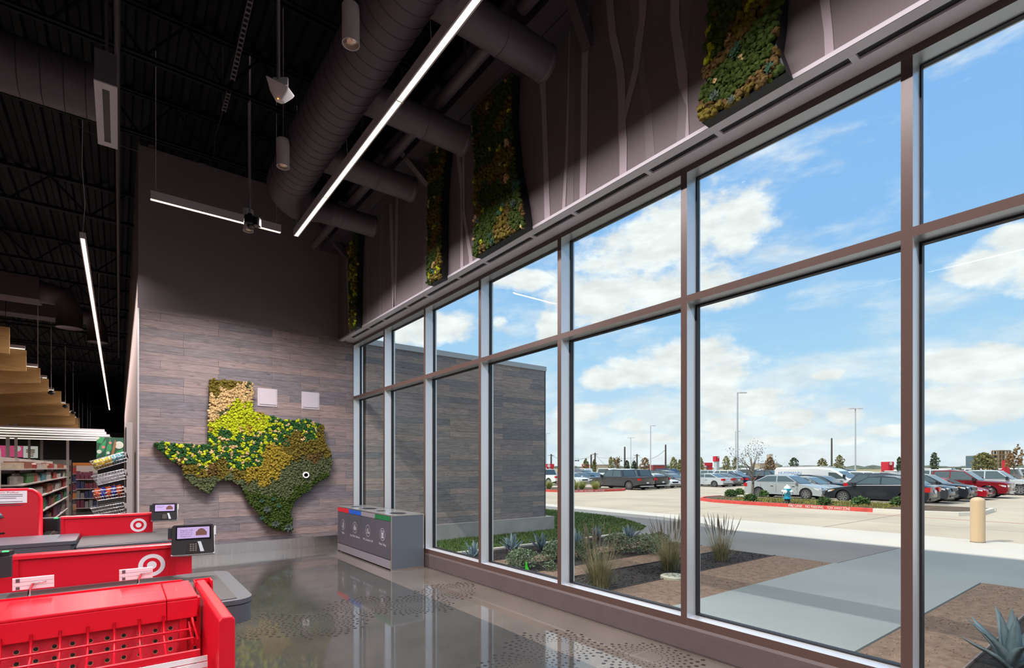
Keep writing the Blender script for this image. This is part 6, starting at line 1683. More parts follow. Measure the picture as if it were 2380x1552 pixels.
park('suv', teal, 1846, 60.0, 'R', 'pale sport utility car over the silver saloon roof', 'right')
park('boxsuv', white, 1848, 72.0, 'R', 'white long-windowed wagon far behind the silver saloon', 'right')
park('pickup', char, 2024, 66.0, 'R', 'dark pickup truck far beyond the white van hood', 'right', cat='pickup truck')
park('suv', white, 2092, 52.0, 'R', 'white sport utility car beyond the black saloon roof', 'right')
park('sedan', char, 2150, 60.0, 'R', 'dark saloon car far back beside the broad mullion', 'right')
# far rows: each car a smaller, simpler body
def farcar(i, x, y, c, rz, lab):
    rg = random.Random(400 + i); h = rg.choice((1.45, 1.7, 1.75)); L = 4.6
    r = thing('distant_car', lab, 'car', (x, y, ZG), rz, group='distant cars in the far rows')
    P = [(-2.25, .3), (-2.3, .85), (-1.9 if h < 1.5 else -2.2, 1.0), (-1.2 if h < 1.5 else -1.95, h), (.3, h), (1.1, 1.0), (2.1, .85), (2.3, .6), (2.25, .3)]
    mb = MB(); mb.prism([(a, -.88, b) for a, b in P], (0, 1.76, 0)); o = mb.obj('body', c, r); bv = o.modifiers.new('b', 'BEVEL'); bv.width = .08; bv.segments = 2
    mb = MB()
    for s in (-1, 1): 
        q = [(.85, s * .886, 1.02), (.2, s * .886, h - .1), (-1.1 if h < 1.5 else -1.8, s * .886, h - .1), (-1.6 if h < 1.5 else -2.0, s * .886, 1.02)]
        mb.poly(q if s < 0 else q[::-1])
    mb.poly([(1.08, -.75, 1.03), (1.08, .75, 1.03), (.34, .75, h - .07), (.34, -.75, h - .07)]); mb.obj('glazing', M_cg, r)
    for a in (1.4, -1.4):
        mb = MB(); mb.lathe((a, 0, .33), [(0, -.9), (.33, -.9), (.33, .9), (0, .9)], 12, axis='y'); mb.obj('wheel_pair', M_tyre, r)
pal = [white, teal, black, char, grey, white, silver, red, navy, champ]
nm = ['white', 'pale silver', 'black', 'charcoal', 'grey', 'white', 'silver', 'red', 'navy', 'champagne']
wherex = lambda px: 'left of the charcoal pickup' if px < 1420 else 'above the black pickup' if px < 1560 else 'near the brown mullion' if px < 1640 else 'behind the young bare tree' if px < 1800 else 'beyond the white van' if px < 1960 else 'beyond the black saloon' if px < 2140 else 'above the red cars' if px < 2300 else 'at the right edge'
rg = random.Random(21)
spots = []
for px, d in ((1714, 56.5), (1988, 72)): p = at_d(px, HOR, d); OCC.append((p.x, p.y, 1.6))
for px, d, k in ((1639, 92, 5), (1278, 80, 4), (2062, 80, 4), (2286, 55, 3), (1790, 70, 3), (1845, 78, 3), (1911, 78, 3), (1951, 80, 3), (2172, 75, 3), (1458, 90, 3), (1474, 92, 3), (1499, 88, 3), (1565, 85, 3), (1580, 88, 3), (1628, 85, 3), (1688, 90, 3), (1704, 90, 3), (2090, 85, 3), (2338, 62, 2.5), (1420, 95, 3), (2357, 60, 3)):
    p = at_d(px, HOR, d); OCC.append((p.x, p.y, k))
for row, (d0, y0s) in enumerate(((70, 1), (80, 2), (92, 3))):
    for k in range(15):
        px = 1330 + k * 72 + rg.uniform(-22, 22) + 20 * row
        d = d0 + rg.uniform(-2, 2); p = at_d(px, HOR, d)
        if any(abs(p.x - a) < 2.2 + (c_ - 2.6) and abs(p.y - b) < 5.2 + (c_ - 2.6) for a, b, c_ in OCC): continue
        OCC.append((p.x, p.y, 2.6)); spots.append((px, d))
for i, (px, d) in enumerate(spots):
    p = at_d(px, HOR, d); j = rg.randrange(10)
    farcar(i, p.x, p.y, pal[j], rg.choice((PI / 2, -PI / 2)), 'distant %s car in the far rows %s' % (nm[j], wherex(px)))

# ------------------------------------------------------------------ poles, signs, far buildings
M_pole = mat('galvanised_pole', (.48, .49, .50), .5, .3); M_upole = mat('creosote_pole', (.075, .062, .055), .9)
def lamp_pole(px, ytop, d, lab, arms=1):
    p = at_d(px, ytop, d)
    r = thing('car_park_lamp', lab, 'lamp post', (p.x, p.y, ZG), group='lamp posts of the car park'); H = p.z - ZG
    MB().lathe((0, 0, 0), [(.32, 0), (.32, .7), (.30, .75), (.11, .75)], 16).obj('footing', M_curbc, r, ang=.6)
    MB().tube([(0, 0, .7), (0, 0, H)], .11, 8, r1=.075).obj('pole', M_pole, r, ang=.9)
    for s in ((1,), (1, -1))[arms - 1]:
        mb = MB(); mb.cbox(Vector((CS * .55 * s, -SN * .55 * s, H - .02)), .9, .36, .10, Matrix.Rotation(-YAW, 3, 'Z'), ch=.08); mb.obj('lamp_head', M_fix, r)
        mb = MB(); mb.tube([(0, 0, H - .03), (CS * .2 * s, -SN * .2 * s, H - .03)], .035, 6); mb.obj('arm', M_pole, r)
for px, yt, d, lab, a in ((1714, 912, 56.5, 'tallest lamp post, behind the young bare tree', 1), (1512, 989, 98, 'lamp post behind the black pickup', 1), (1466, 1017, 135, 'distant lamp post with two heads near the dark power pole', 2), (1269.5, 1007, 122, 'lamp post close beside the wing wall', 1), (1988, 949, 72, 'lamp post beyond the white van', 2), (1709.5, 1002, 112, 'far lamp post just left of the tallest one', 1)):
    lamp_pole(px, yt, d, lab, a)
def power_pole(px, yt, d, lab, arm, lean=0):
    p = at_d(px, yt, d); r = thing('power_pole', lab, 'power pole', (p.x, p.y, ZG), group='wooden power poles along the road'); H = p.z - ZG
    MB().tube([(0, 0, 0), (lean, 0, H)], .22 * d / 120, 8, r1=.17 * d / 120).obj('pole', M_upole, r)
    for k in range(arm):
        z = H * (.93 - .1 * k); mb = MB(); mb.cbox((lean, 0, z), 2.2, .14, .14, Matrix.Rotation(-YAW, 3, 'Z')); mb.obj('crossarm', M_upole, r)
        mb = MB()
        for s in (-1, -.5, .5, 1): mb.lathe((lean + CS * 1.0 * s, -SN * 1.0 * s, z + .07), [(.06, 0), (.09, .1), (.05, .22), (0, .24)], 8)
        mb.obj('insulators', M_fix, r)
for px, yt, d, lab, arm in ((1452, 1038, 150, 'dark power pole left of the lamp posts', 0), (1547, 1033, 150, 'dark power pole right of the black pickup lamp post', 0), (1383, 1052, 190, 'power pole with wires left of the charcoal pickup cab', 1), (1374, 1056, 230, 'pale thin power pole left of the wired pole', 0), (1480.5, 1055, 190, 'power pole with crossarm by the dark trees', 1), (1281, 1055, 190, 'power pole beside the wing and mullion', 1), (1933, 1018, 120, 'lone dark power pole beyond the white van', 0)):
    power_pole(px, yt, d, lab, arm)
def wire(a, b, sag, lab, r_=.045):
    a = Vector(a); b = Vector(b); pts = [a + (b - a) * t + Vector((0, 0, -sag * 4 * t * (1 - t))) for t in [i / 12 for i in range(13)]]
    o = MB().tube(pts, r_, 5).obj('power_line', M_upole); tag(o, lab, 'power line', 'power lines along the road')
wire(at_d(1281, 1058, 190), at_d(1383, 1054, 190), 2.2, 'power line sagging left of the wired pole')
wire(at_d(1383, 1054, 190), at_d(1480, 1057, 190), 5.5, 'power line sagging between the wired pole and the crossarm pole')
wire(at_d(1480, 1057, 190), at_d(1545, 1046, 150), 2, 'power line between the crossarm pole and the next dark pole')
# traffic lights hanging over the far road
for k, px in enumerate((1333, 1338.5, 1344, 1426, 1433.5, 1444)):
    p = at_d(px, 1070.5, 170); r = thing('traffic_light', 'small dark traffic light %s' % ('left of the charcoal pickup' if k < 3 else 'beside the dark power pole'), 'traffic light', p, group='traffic lights left of the charcoal pickup' if k < 3 else 'traffic lights near the dark power pole')
    mb = MB(); mb.cbox((0, 0, 0), .62, .3, .30, Matrix.Rotation(-YAW, 3, 'Z'), ch=.05); mb.obj('housing', M_trim, r)
    MB().tube([(0, 0, .1), (0, 0, 1.2)], .03, 5).obj('hanger', M_trim, r)
for px0, px1, lab in ((1330, 1350, 'signal span cable in the left group'), (1422, 1450, 'signal span cable near the dark power pole')):
    a = at_d(px0 - 30, 1062.5, 170); b = at_d(px1 + 30, 1062.5, 170); wire(a, b, .5, lab, .03)
# tall store sign
p = at_d(1664.5, 1088, 105); r = thing('store_sign', 'tall red and grey roadside sign with a white bullseye', 'sign', (p.x, p.y, ZG))
Rz = Matrix.Rotation(-YAW + .25, 3, 'Z')
k = 105 / FPX
zt = at_d(1664, 1060, 105).z; zm = at_d(1664, 1072, 105).z
M_sred = mat('sign_red', (.50, .012, .025), .5); M_sgrey = mat('sign_grey', (.42, .45, .47), .5)
mb = MB(); mb.cbox((0, 0, (zt + zm) / 2 - ZG), 9.5 * k, 1.0, zt - zm, Rz); mb.obj('sign_box', M_sred, r)
mb = MB(); mb.cbox(Rz @ Vector((1.2 * k, 0, 0)) + Vector((0, 0, (zm - ZG) / 2)), 7 * k, .9, zm - ZG, Rz); mb.obj('pylon', M_sgrey, r)
mb = MB(); cc = Vector((0, 0, (zt + zm) / 2 - ZG)) + Rz @ Vector((1.6 * k, -.52, .35)); ux = Rz @ Vector((1, 0, 0))
ring(mb, cc, ux, (0, 0, 1), 1.7 * k, 2.6 * k, 24); disc(mb, cc, ux, (0, 0, 1), .9 * k, 16); mb.obj('bullseye_emblem', mat('sign_white', (.8, .8, .8), .5), r)
# red pick-up canopies
def canopy(px0, px1, yt, d, lab, legs=True, txt=None):
    a = at_d(px0, yt, d); b = at_d(px1, yt, d); r = thing('pickup_canopy', lab, 'canopy', ((a.x + b.x) / 2, (a.y + b.y) / 2, ZG), group='red order canopies in the car park'); w = (b - a).length; H = a.z - ZG; Rz = Matrix.Rotation(-YAW, 3, 'Z')
    mb = MB(); mb.cbox((0, 0, H - .28), w, 1.6, .56, Rz); mb.obj('fascia', M_sred, r)
    for s in (-1, 1):
        mb = MB(); mb.cbox(Rz @ Vector((s * (w / 2 - .25), 0, 0)) + Vector((0, 0, (H - .56) / 2)), .5 if legs else .3, 1.5, H - .56, Rz); mb.obj('leg', M_sred, r)
    mb = MB(); c = Rz @ Vector((-w / 2 + .38, -.81, 0)) + Vector((0, 0, H - .28)); ux = Rz @ Vector((1, 0, 0)); ring(mb, c, ux, (0, 0, 1), .13, .22, 20); disc(mb, c, ux, (0, 0, 1), .08, 12); mb.obj('bullseye_emblem', mat('sign_white'), r)
canopy(1626, 1652, 1075, 92, 'red order canopy left of the tall sign')
canopy(1269, 1287, 1078, 80, 'red order canopy beside the wing wall, over the white pickup', False)
canopy(2056, 2069, 1073, 80, 'red order canopy far beyond the black saloon')
canopy(1353, 1368, 1078, 120, 'red order canopy far back at the left')
p = at_d(2338, 1078, 62); r = thing('cart_return_sign', 'red square sign with a white emblem at the far right', 'sign', (p.x, p.y, ZG)); k = 62 / FPX; zt = at_d(2338, 1070, 62).z; Rz = Matrix.Rotation(-YAW, 3, 'Z')
mb = MB(); mb.cbox((0, 0, (zt - ZG) / 2), 13 * k, .3, zt - ZG, Rz); mb.obj('board', M_sred, r)
mb = MB(); ring(mb, Rz @ Vector((-.0, -.16, 0)) + Vector((0, 0, zt - ZG - .3)), Rz @ Vector((1, 0, 0)), (0, 0, 1), .10, .20, 20); mb.obj('bullseye_emblem', mat('sign_white'), r)
# far buildings
def bldg(name, lab, px0, px1, yt, d, m, dep=8, win=None):
    a = at_d(px0, yt, d); b = at_d(px1, yt, d); r = thing(name, lab, 'building', ((a.x + b.x) / 2, (a.y + b.y) / 2, ZG)); w = (b - a).length; H = a.z - ZG; Rz = Matrix.Rotation(-YAW, 3, 'Z')
    mb = MB(); mb.cbox(Rz @ Vector((0, dep / 2, 0)) + Vector((0, 0, H / 2)), w, dep, H, Rz); mb.obj('walls', m, r)
    mb = MB(); mb.cbox(Rz @ Vector((0, dep / 2, 0)) + Vector((0, 0, H + .1)), w * 1.03, dep * 1.03, .3, Rz); mb.obj('roof', M_fix, r)
    return r, w, H, Rz
bldg('low_building', 'long low tan building far behind the charcoal pickup', 1374, 1424, 1080, 260, mat('tan_render', (.42, .34, .25), .9))
bldg('low_building', 'low tan building at the foot of the striped tower', 1766, 1808, 1077, 225, mat('tan_render'))
bldg('red_building', 'long dark red building behind the dark trees', 1518, 1545, 1080.5, 220, mat('dark_red_render', (.25, .05, .05), .9))
r, w, H, Rz = bldg('corner_tower', 'striped stone tower rising behind the rust brown tree', 1788, 1796, 1056, 200, mat('tan_render'), 2)
mb = MB()
for s in (-.25, .25): mb.cbox(Rz @ Vector((s * w, -.05, 0)) + Vector((0, 0, H * .62)), w * .18, .1, H * .6, Rz)
mb.obj('white_stripes', mat('sign_white'), r)
r, w, H, Rz = bldg('office_building', 'dark glass office building beside the broad olive tree', 2300, 2320, 1058, 190, mat('dark_glass_front', (.10, .14, .17), .2), 10)
# timber lattice tower
a = at_d(2321, 1047, 150); b = at_d(2348, 1047, 150); r = thing('lattice_tower', 'open brown lattice tower frame at the far right', 'tower', ((a.x + b.x) / 2, (a.y + b.y) / 2, ZG)); w = (b - a).length; H = a.z - ZG; Rz = Matrix.Rotation(-YAW, 3, 'Z')
M_br = mat('brown_frame', (.22, .15, .09), .8)
for i in range(5):
    mb = MB(); x = -w / 2 + w * i / 4
    for y in (0, 2.0): mb.cbox(Rz @ Vector((x, y, 0)) + Vector((0, 0, H / 2)), .35, .35, H, Rz)
    mb.obj('post_pair', M_br, r)
for i in range(6):
    z = H * (.12 + .176 * i); mb = MB()
    mb.cbox(Rz @ Vector((0, 1.0, 0)) + Vector((0, 0, z)), w, 2.3, .28, Rz); mb.obj('beam', M_br, r)
# ------------------------------------------------------------------ far shop floor at the left
M_oak = mat('honey_wood_fin', (.40, .235, .085), .5, vary=.18, vscale=2.5, stretch=(1, 1, 8))
M_shelf = mat('pale_shelf_enamel', (.32, .29, .26), .45); M_ledfar = mat('far_led_lens', (1, .95, .85), .4, emit=(1, .88, .72), estr=1.1)
fins = [(22, 761, 11.7), (61, 813, 14.0), (93.5, 855, 16.5), (113, 880, 18.5), (142, 909, 21.5), (161, 938, 25.7), (174, 958, 29.8), (185, 971, 33.0)]
ordn = ['nearest', 'second', 'third', 'fourth', 'fifth', 'sixth', 'seventh', 'farthest']
for i, (px, py, d) in enumerate(fins):
    p = at_d(px, py, d); Y = p.y; zt = 4.9
    r = thing('wood_ceiling_fin', '%s hanging wood fin of the stepped canopy over the far shop floor' % ordn[i], 'ceiling fin', (p.x - 3, Y, zt), group='wood fins hung over the far shop floor')
    n = 24; x0 = p.x - 7
    top = [(x0 + 7 * k / n, Y, zt) for k in range(n + 1)]
    bot = [(x0 + 7 * k / n, Y, zt - .50 - (.06 * i if i > 2 else 0) * math.sin(PI * k / n * .9) - .10 * math.sin(x0 * .7 + 7 * k / n * 1.1 + i)) for k in range(n, -1, -1)]
    bot[0] = (p.x, Y, bot[0][2])
    MB().prism(top + bot, (0, .05, 0)).obj('fin_board', M_oak, r, world=True)
    mb = MB()
    for xx in (p.x - .8, p.x - 4): mb.tube([(xx, Y + .02, zt), (xx, Y + .02, 7.62)], .008, 5)
    mb.obj('hanger_wires', M_dark, r, world=True)
    if i:
        q = at_d({1: 60, 2: 89, 3: 110, 4: 127, 5: 153, 6: 168, 7: 178}[i], py, d); xr = q.x
        r2 = thing('linear_lamp', 'warm linear lamp lying along the top of the %s wood fin' % ordn[i], 'linear lamp', (xr - 2, Y - .1, zt), group='linear lamps between the wood fins')
        MB().box(xr - 6.0, Y - .12, zt + .02, xr, Y - .04, zt + .10).obj('housing', M_fix, r2, world=True)
        MB().box(xr - 6.0, Y - .115, zt + .004, xr - .01, Y - .045, zt + .02).obj('lens', M_ledfar, r2, world=True)
        mb = MB(); mb.tube([(xr - 1, Y - .08, zt + .1), (xr - 1, Y - .08, 7.62)], .006, 5); mb.obj('hanger_wire', M_dark, r2, world=True)
    if i in (3, 4, 5, 6):
        q = at_d({3: 88, 4: 119, 5: 152, 6: 170}[i], {3: 877, 4: 911, 5: 943, 6: 958}[i], d - 1.2)
        r3 = thing('dome_camera', 'small black dome camera before the %s wood fin' % ordn[i], 'camera', q, group='dome cameras among the wood fins')
        mb = MB(); mb.lathe(q, [(0, -.12), (.09, -.07), (.12, 0), (.06, .05), (.02, .07), (0, .07)], 12); mb.obj('dome', M_blk, r3, smooth=True, world=True)
        MB().tube([q + Vector((0, 0, .06)), (q.x, q.y, 7.62)], .012, 5).obj('rod', M_fix, r3, world=True)
for i, (xr, y, d) in enumerate(((243, 1003, 26), (247, 1008.5, 28), (255, 1014, 30), (258, 1020, 32), (236, 1024.5, 34))):
    p = at_d(xr, y, d); r = thing('linear_lamp', 'pale far linear lamp crossing above the shelves, %s of five from the top' % ('first', 'second', 'third', 'fourth', 'last')[i], 'linear lamp', (p.x - 4, p.y, p.z), group='far linear lamps above the shelves')
    MB().box(p.x - 14, p.y, p.z, p.x, p.y + .06, p.z + .05).obj('lens', M_ledfar, r, world=True)
    MB().box(p.x - 14, p.y - .01, p.z + .05, p.x, p.y + .07, p.z + .12).obj('housing', M_fix, r, world=True)
    mb = MB()
    for k in (1, 5): mb.tube([(p.x - k, p.y + .05, p.z + .16), (p.x - k, p.y + .05, 7.62)], .012, 5)
    mb.obj('hanger_wires', M_dark, r, world=True)
# unseen lamps added beyond the left edge to light the shop floor
led_run('linear_lamp', 'added unseen warm linear lamp over the near shop aisles', (-5.2, 12, ZL), (-5.2, 24, ZL), pw=.5)
led_run('linear_lamp', 'added unseen warm linear lamp over the middle shop aisles', (-8.5, 24, ZL), (-8.5, 44, ZL))
# pale posts
for i, (px, d, w) in enumerate(((18, 30, 6), (37, 30, 5), (68, 34, 4), (97, 35, 5), (157.5, 34, 5))):
    p = at_d(px, HOR, d); k = w / FPX * d / 2
    MB_ = MB().box(p.x - k, p.y - k, 0, p.x + k, p.y + k, 4.3 if i < 2 else 3.6)
    o = MB_.obj('shop_post', M_shelf); tag(o, 'slim pale post between the far shelves, %s from the left' % ('first', 'second', 'third', 'fourth', 'fifth')[i], 'post', 'slim pale posts of the shop floor')
# posters on the far dark wall
def flat(name, lab, cat, x0, y0, x1, y1, d, parts):
    Y = d
    a = at_Y(x0, y1, Y); b = at_Y(x1, y1, Y); t = at_Y(x1, y0, Y)
    r = thing(name, lab, cat, ((a.x + b.x) / 2, Y, a.z)); w, h = b.x - a.x, t.z - b.z
    for nm, m, pts in parts:
        mb = MB()
        for poly in pts: mb.prism([(a.x + u * w, Y - .01 - .006 * parts.index((nm, m, pts)), b.z + v * h) for u, v in poly], (0, .02, 0))
        mb.obj(nm, m, r, world=True)
    return r
R_ = lambda a, b, c, d: [(a, b), (c, b), (c, d), (a, d)]
def circ(x, y, r, n=14, k=1.0): return [(x + r * math.cos(2 * PI * i / n) * k, y + r * math.sin(2 * PI * i / n)) for i in range(n)]
Mpk = mat('poster_pink', (.75, .10, .25), .5, emit=(.75, .10, .25), estr=.5); Mwh = mat('poster_white', (.75, .78, .70), .5, emit=(.75, .78, .70), estr=.45)
MB().box(-26, 50.0, 0, .26, 50.3, 4.4).obj('partition_wall', mat('charcoal_board_wall')); tag(bpy.data.objects['partition_wall'], 'dark board clad wall across the back of the shop', 'wall', kind='structure')
flat('lightbox_poster', 'pink and red lit picture on the far shop wall', 'poster', -30, 1036, 53, 1062, 49.97, [('picture', Mpk, [R_(0, 0, 1, 1)]), ('white_shape', Mwh, [circ(.25, .6, .3, k=.4), circ(.85, .75, .25, k=.4)])])
flat('lightbox_poster', 'pale lit picture with coloured bars on the far shop wall', 'poster', 54, 1037, 88, 1064, 49.97, [('picture', Mwh, [R_(0, 0, 1, 1)]), ('yellow_bars', mat('poster_yellow', (.8, .5, .05), .5), [R_(.2, .62, .8, .72), R_(.3, .3, .75, .38)]), ('red_bars', mat('poster_red', (.7, .05, .05), .5), [R_(.2, .46, .8, .55), R_(.3, .12, .7, .2)])])
# leafy mural board with a pale face
flat('leaf_mural', 'green leafy wall mural with pale flowers above the wire baskets', 'mural', 224, 1017, 288, 1068, 40.0, [('ground', mat('mural_dark_green', (.02, .09, .05), .6), [R_(0, 0, 1, 1)]),
    ('leaves', mat('mural_leaf_green', (.04, .28, .10), .6), [[(.0, .1), (.3, .45), (.35, .9), (.12, .6)], [(.3, .05), (.55, .5), (.5, .95), (.36, .5)], [(.6, 0), (.72, .35), (.95, .5), (.98, .1)], [(.0, .75), (.2, .72), (.3, 1), (.05, 1)]]),
    ('pale_shapes', mat('mural_cream', (.62, .66, .56), .6), [circ(.82, .66, .17), circ(.1, .35, .09, 8), circ(.42, .3, .07, 6), [(.0, .86), (.12, .94), (.1, 1), (0, 1)]]),
    ('brown_strand', mat('mural_brown', (.28, .14, .06), .6), [[(.52, .15), (.6, .12), (.72, .7), (.68, .92), (.6, .6)]]), ('pink_flower', mat('mural_pink', (.62, .22, .2), .6), [circ(.25, .55, .07, 6), circ(.5, .75, .06, 6)])])
# shelving run and its goods
GX0, GY0, GY1 = -1.55, 14.2, 26.0
r = thing('shelf_run', 'long pale shelf run of mixed goods reaching into the shop', 'shelving', (GX0 - .4, (GY0 + GY1) / 2, 0))
MB().box(GX0 - .85, GY0, 0, GX0 - .45, GY1, 1.95).obj('back_panel', M_shelf, r, world=True)
LV = (.18, .62, 1.02, 1.38, 1.70)
for z in LV: MB().box(GX0 - .45, GY0, z - .03, GX0, GY1, z).obj('shelf', M_shelf, r, world=True)
for y in (GY0, GY0 + 3, GY0 + 6, GY0 + 9): MB().box(GX0 - .45, y - .02, 0, GX0 - .38, y + .02, 1.95).obj('upright', M_shelf, r, world=True)
G_ = {'pale': (.55, .52, .46), 'red': (.42, .05, .04), 'green': (.06, .22, .06), 'rust': (.32, .10, .05), 'teal': (.05, .24, .28), 'navy': (.03, .04, .12), 'cream': (.60, .50, .36), 'grey': (.26, .26, .26), 'orange': (.60, .22, .04), 'plum': (.18, .03, .06)}
gm = {k: mat('goods_' + k, tuple(v * .55 for v in c), .45, vary=.15, vscale=20) for k, c in G_.items()}
rowcol = {4: ['cream', 'rust', 'red', 'pale'], 3: ['pale', 'green', 'red', 'pale', 'teal'], 2: ['rust', 'red', 'pale', 'pale', 'grey'], 1: ['green', 'teal', 'plum', 'rust'], 0: ['navy', 'rust', 'grey', 'plum']}
nm_ = {4: 'top shelf', 3: 'second shelf from the top', 2: 'middle shelf', 1: 'fourth shelf', 0: 'bottom shelf'}
rg = random.Random(77)
protos = {}
def bottle(key, x, y, z, h, w):
    kk = (key, round(h, 2))
    if kk not in protos:
        mb = MB(); mb.lathe((0, 0, 0), [(0, 0), (.5, 0), (.52, .04), (.52, .62), (.40, .74), (.2, .8), (.2, .86)], 10); m1 = mb
        r0 = thing('bottle', 'x', 'bottle', (0, 0, 0)); m1.obj('body', gm[key], r0, smooth=False, ang=.6)
        MB().lathe((0, 0, 0), [(.24, .84), (.24, 1.0), (0, 1.0)], 8).obj('cap', gm['pale'], r0)
        protos[kk] = r0; r0['used'] = 0
    return protos[kk]
for lv, z in enumerate(LV):
    hmax = (LV + (1.95,))[lv + 1] - z - .08
    y = GY0 + .12; ci = 0; cols_ = rowcol[lv]; nblk = 0
    while y < GY1 - .3:
        c = cols_[ci % len(cols_)]; w = rg.uniform(.16, .26); h = hmax * rg.uniform(.6, .95); kind_ = (ci + lv) % 3
        m = rg.randint(3, 5)
        for k in range(m):
            if y + w > GY1 - .1: break
            lab = '%s packages on the %s of the long shelf run' % (c, nm_[lv])
            if kind_ == 0:
                o = MB().lathe((GX0 - .16, y + w / 2, z), [(0, 0), (w * .42, 0), (w * .44, .02), (w * .44, h * .65), (w * .3, h * .78), (w * .14, h * .84), (w * .14, h), (0, h)], 9).obj('shelf_bottle', gm[c], ang=.6)
                tag(o, lab.replace('packages', 'bottles').replace(c, c + ' coloured', 1), 'bottle', '%s bottles on the %s' % (c, nm_[lv]))
            else:
                mb = MB(); mb.cbox((GX0 - .2, y + w / 2, z + h / 2), .32, w * .92, h, ch=.02); o = mb.obj('carton', gm[c])
                tag(o, lab.replace('packages', 'cartons').replace(c, c + ' coloured', 1), 'carton', '%s cartons on the %s' % (c, nm_[lv]))
            y += w
        y += rg.uniform(.02, .12); ci += 1
# white end display of paper rolls
ex, ey = GX0 - .30, GY0 - .55
r = thing('end_display', 'pale end display stacked with paper roll packs, left of the shelf run', 'shelving', (ex - .4, ey, 0))
MB().box(ex - .85, ey + .40, 0, ex + .0, ey + .46, 2.05).obj('back_panel', M_shelf, r, world=True)
for s in (-.85, -.02): MB().box(ex + s, ey, 0, ex + s + .03, ey + .42, 2.05).obj('side_panel', M_shelf, r, world=True)
for k, z in enumerate((.5, .95, 1.38, 1.78)):
    MB().box(ex - .82, ey, z - .03, ex - .02, ey + .40, z).obj('shelf', M_shelf, r, world=True)
    if k == 3: continue
    for j in range(5):
        mb = MB(); mb.lathe((ex - .74 + .155 * j, ey + .15, z), [(0, 0), (.068, 0), (.072, .02), (.072, .30), (.068, .32), (0, .32)], 12); o = mb.obj('paper_roll_pack', mat('roll_wrap', (.62, .55, .48), .4), ang=.6)
        tag(o, 'pale wrapped paper roll pack on the %s shelf of the end display' % ('low', 'middle', 'upper')[k], 'paper rolls', 'paper roll packs on the %s shelf of the end display' % ('low', 'middle', 'upper')[k])
# far gondolas of coloured goods
for gi, (pxa, pxb, yt, d, keys, lab) in enumerate(((168, 216, 1075, 26, ('orange', 'plum', 'navy', 'red'), 'far gondola with an orange header strip'), (176, 226, 1082, 20, ('plum', 'grey', 'navy', 'plum'), 'far low rack of dark packages on the shop floor'), (95, 165, 1068, 34, ('cream', 'rust', 'red', 'pale'), 'farthest gondola behind the long shelf run'))):
    a = at_d(pxa, yt, d); b = at_d(pxb, yt, d); Y = a.y; b = at_Y(pxb, yt, Y); H = a.z; w = b.x - a.x
    r = thing('gondola', lab, 'shelving', ((a.x + b.x) / 2, Y, 0))
    MB().box(a.x, Y + .35, 0, b.x, Y + .42, H).obj('back_panel', M_shelf, r, world=True)
    if gi == 0: MB().box(a.x, Y + .30, H - .16, b.x, Y + .34, H).obj('header', gm['orange'], r, world=True)
    for k in range(4):
        z = .15 + (H - .3) * k / 4
        MB().box(a.x, Y, z - .025, b.x, Y + .35, z).obj('shelf', M_shelf, r, world=True)
        n = 5
        for j in range(n):
            ww = w / n; h = (H - .3) / 4 * rg.uniform(.55, .85)
            o = MB().box(a.x + ww * j + .01, Y + .05, z, a.x + ww * (j + .92), Y + .33, z + h).obj('carton', gm[keys[(k + j // 2) % 4]])
            tag(o, '%s carton on the %s shelf of the %s' % (keys[(k + j // 2) % 4], ('bottom', 'lower', 'upper', 'top')[k], ' '.join(lab.split()[:3])), 'carton', 'cartons on the %s, %s shelf, %s' % (' '.join(lab.split()[:3]), ('bottom', 'lower', 'upper', 'top')[k], keys[(k + j // 2) % 4]))
# wire baskets tilted on the end of the wall shelving
r = thing('basket_stand', 'tall white stand carrying four tilted wire baskets by the board wall end', 'display stand', (.15, 13.6, 0))
wb0 = at_Y(294, 1188, 13.3); wb1 = at_Y(308, 1188, 13.3); zt_ = at_Y(300, 981, 13.3).z
MB().box(wb0.x, 13.3, 0, wb1.x, 13.36, zt_).obj('white_board', mat('white_panel', (.75, .74, .72), .5), r, world=True)
MB().box(wb0.x - .02, 13.37, 0, wb0.x + .04, 14.4, zt_ - .1).obj('back_panel', mat('dark_panel', (.05, .045, .045), .6), r, world=True)
M_wire = mat('basket_wire', (.62, .63, .66), .3, .8)
BK = [((208, 1072), (287, 1050), 30, [('yellow', (.72, .52, .05)), ('teal', (.15, .40, .46))], 'bag'), ((212, 1107), (287, 1090), 30, [('white', (.66, .68, .72))], 'bottle'), ((214, 1142), (287, 1131), 30, [('orange', (.70, .10, .02)), ('blue', (.03, .06, .42))], 'bag'), ((210, 1182), (287, 1168), 30, [], None)]
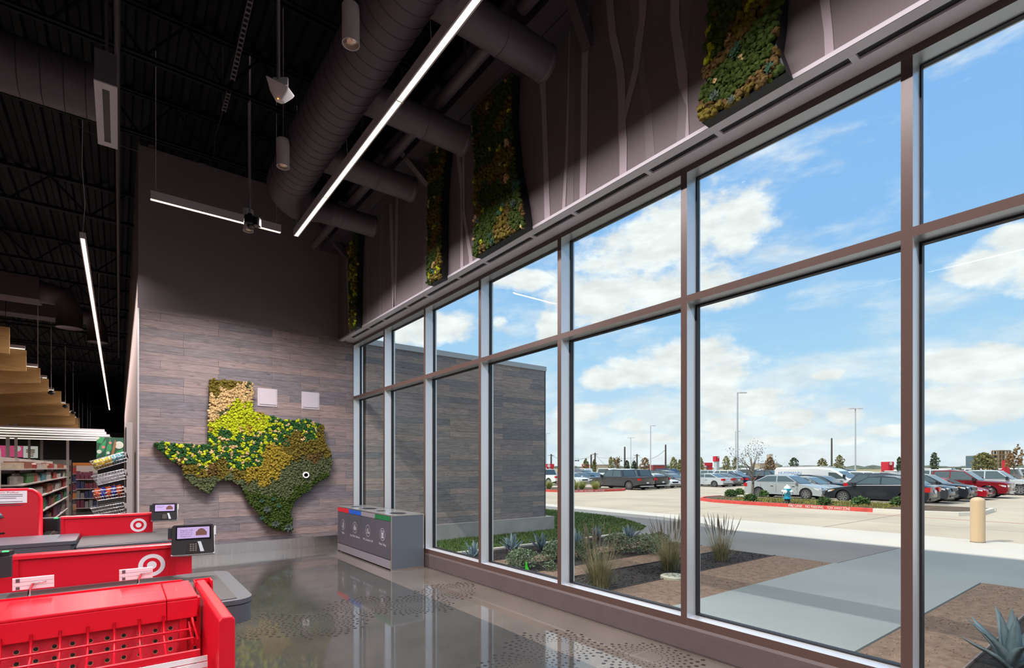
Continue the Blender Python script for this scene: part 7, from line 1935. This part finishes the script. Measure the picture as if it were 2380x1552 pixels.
for bi, ((xa, ya), (xb, yb), hpx, goods, kd) in enumerate(BK):
    Y = 13.3; a = at_Y(xa, ya, Y); b = at_Y(xb, yb, Y); dp = .62; h = .20
    ux = (b - a); L = ux.length; ux.normalize(); uz = Vector((-ux.z, 0, ux.x)); 
    def B(u, v, w): return a + ux * (u * L) - uz * (h * (1 - v)) + Vector((0, w * dp, 0))
    rb = thing('wire_basket', 'tilted wire basket %s' % ('of yellow and teal packs, top of the stand', 'of white bottles, second on the stand', 'of orange and blue packs, third on the stand', 'almost empty, lowest on the stand')[bi], 'basket', a, group='tilted wire baskets on the stand')
    mb = MB()
    for v, t in ((1, 0), (.66, .03), (.33, .07), (0, .10)):
        mb.tube([B(t, v, 0), B(1, v, 0), B(1, v, 1), B(t, v, 1), B(t, v, 0)], .006, 4)
    for k in range(13):
        u = k / 12
        for w in (0, 1): mb.tube([B(u * .9 + .1, 0, w), B(u, 1, w)], .004, 4, cap=False)
        mb.tube([B(.1 + u * .9, 0, 0), B(.1 + u * .9, 0, 1)], .004, 4, cap=False)
    for k in range(6): mb.tube([B(.1, 0, k / 5), B(0, 1, k / 5)], .004, 4, cap=False)
    mb.obj('wires', M_wire, rb, world=True)
    mb = MB(); mb.prism([B(1, 1.0, 0), B(1.08, .9, 0), B(1.06, .2, 0), B(1, .5, 0)], (0, .01, 0)); mb.obj('bracket', mat('white_panel'), rb, world=True)
    rg2 = random.Random(bi)
    if kd == 'bottle':
        for j in range(3):
            for k in range(9):
                p = B(.12 + .095 * k, .02, .12 + .34 * j); o = MB().lathe(p, [(0, 0), (.030, 0), (.032, .13), (.018, .17), (.018, .21), (0, .212)], 9).obj('small_bottle', mat('goods_white_bottle', (.66, .68, .72), .3), ang=.6)
                tag(o, 'small white bottle standing in the second wire basket', 'bottle', 'white bottles in the second wire basket')
    elif kd:
        for j in range(2):
            for k in range(5):
                g = goods[0 if (k < 3 if bi == 0 else (k + j) % 2 == 0) else 1]; p = B(.16 + .17 * k, .5 + (.12 if bi == 2 else 0), .2 + .5 * j)
                mb = MB(); mb.blob(p, .075, .13, .10 + (.03 if bi == 2 else 0), rg2, .12, 2); o = mb.obj('soft_pack', mat('pack_' + g[0], g[1], .35), smooth=True)
                tag(o, '%s soft pack in the %s wire basket' % (g[0], 'top' if bi == 0 else 'third'), 'pack', '%s soft packs in the %s wire basket' % (g[0], 'top' if bi == 0 else 'third'))
# ------------------------------------------------------------------ look-alikes get told apart by their order from the left
def _px(o):
    p = o.matrix_world.translation if o.parent is None else o.location
    p = Vector(o.location); d = p.x * SN + p.y * CS
    return (p.x * CS - p.y * SN) / max(d, .01)
_same = {}
for o in list(COL.objects):
    if o.parent is None and o.get('label') and o.name.split('.')[0] in ('tree', 'distant_car', 'traffic_light'):
        _same.setdefault(o['label'], []).append(o)
_ord = ['first', 'second', 'third', 'fourth', 'fifth', 'sixth', 'seventh', 'eighth', 'ninth']
for lab, os_ in _same.items():
    if len(os_) > 1:
        for k, o in enumerate(sorted(os_, key=_px)): o['label'] = lab + ', %s from left' % _ord[min(k, 8)]
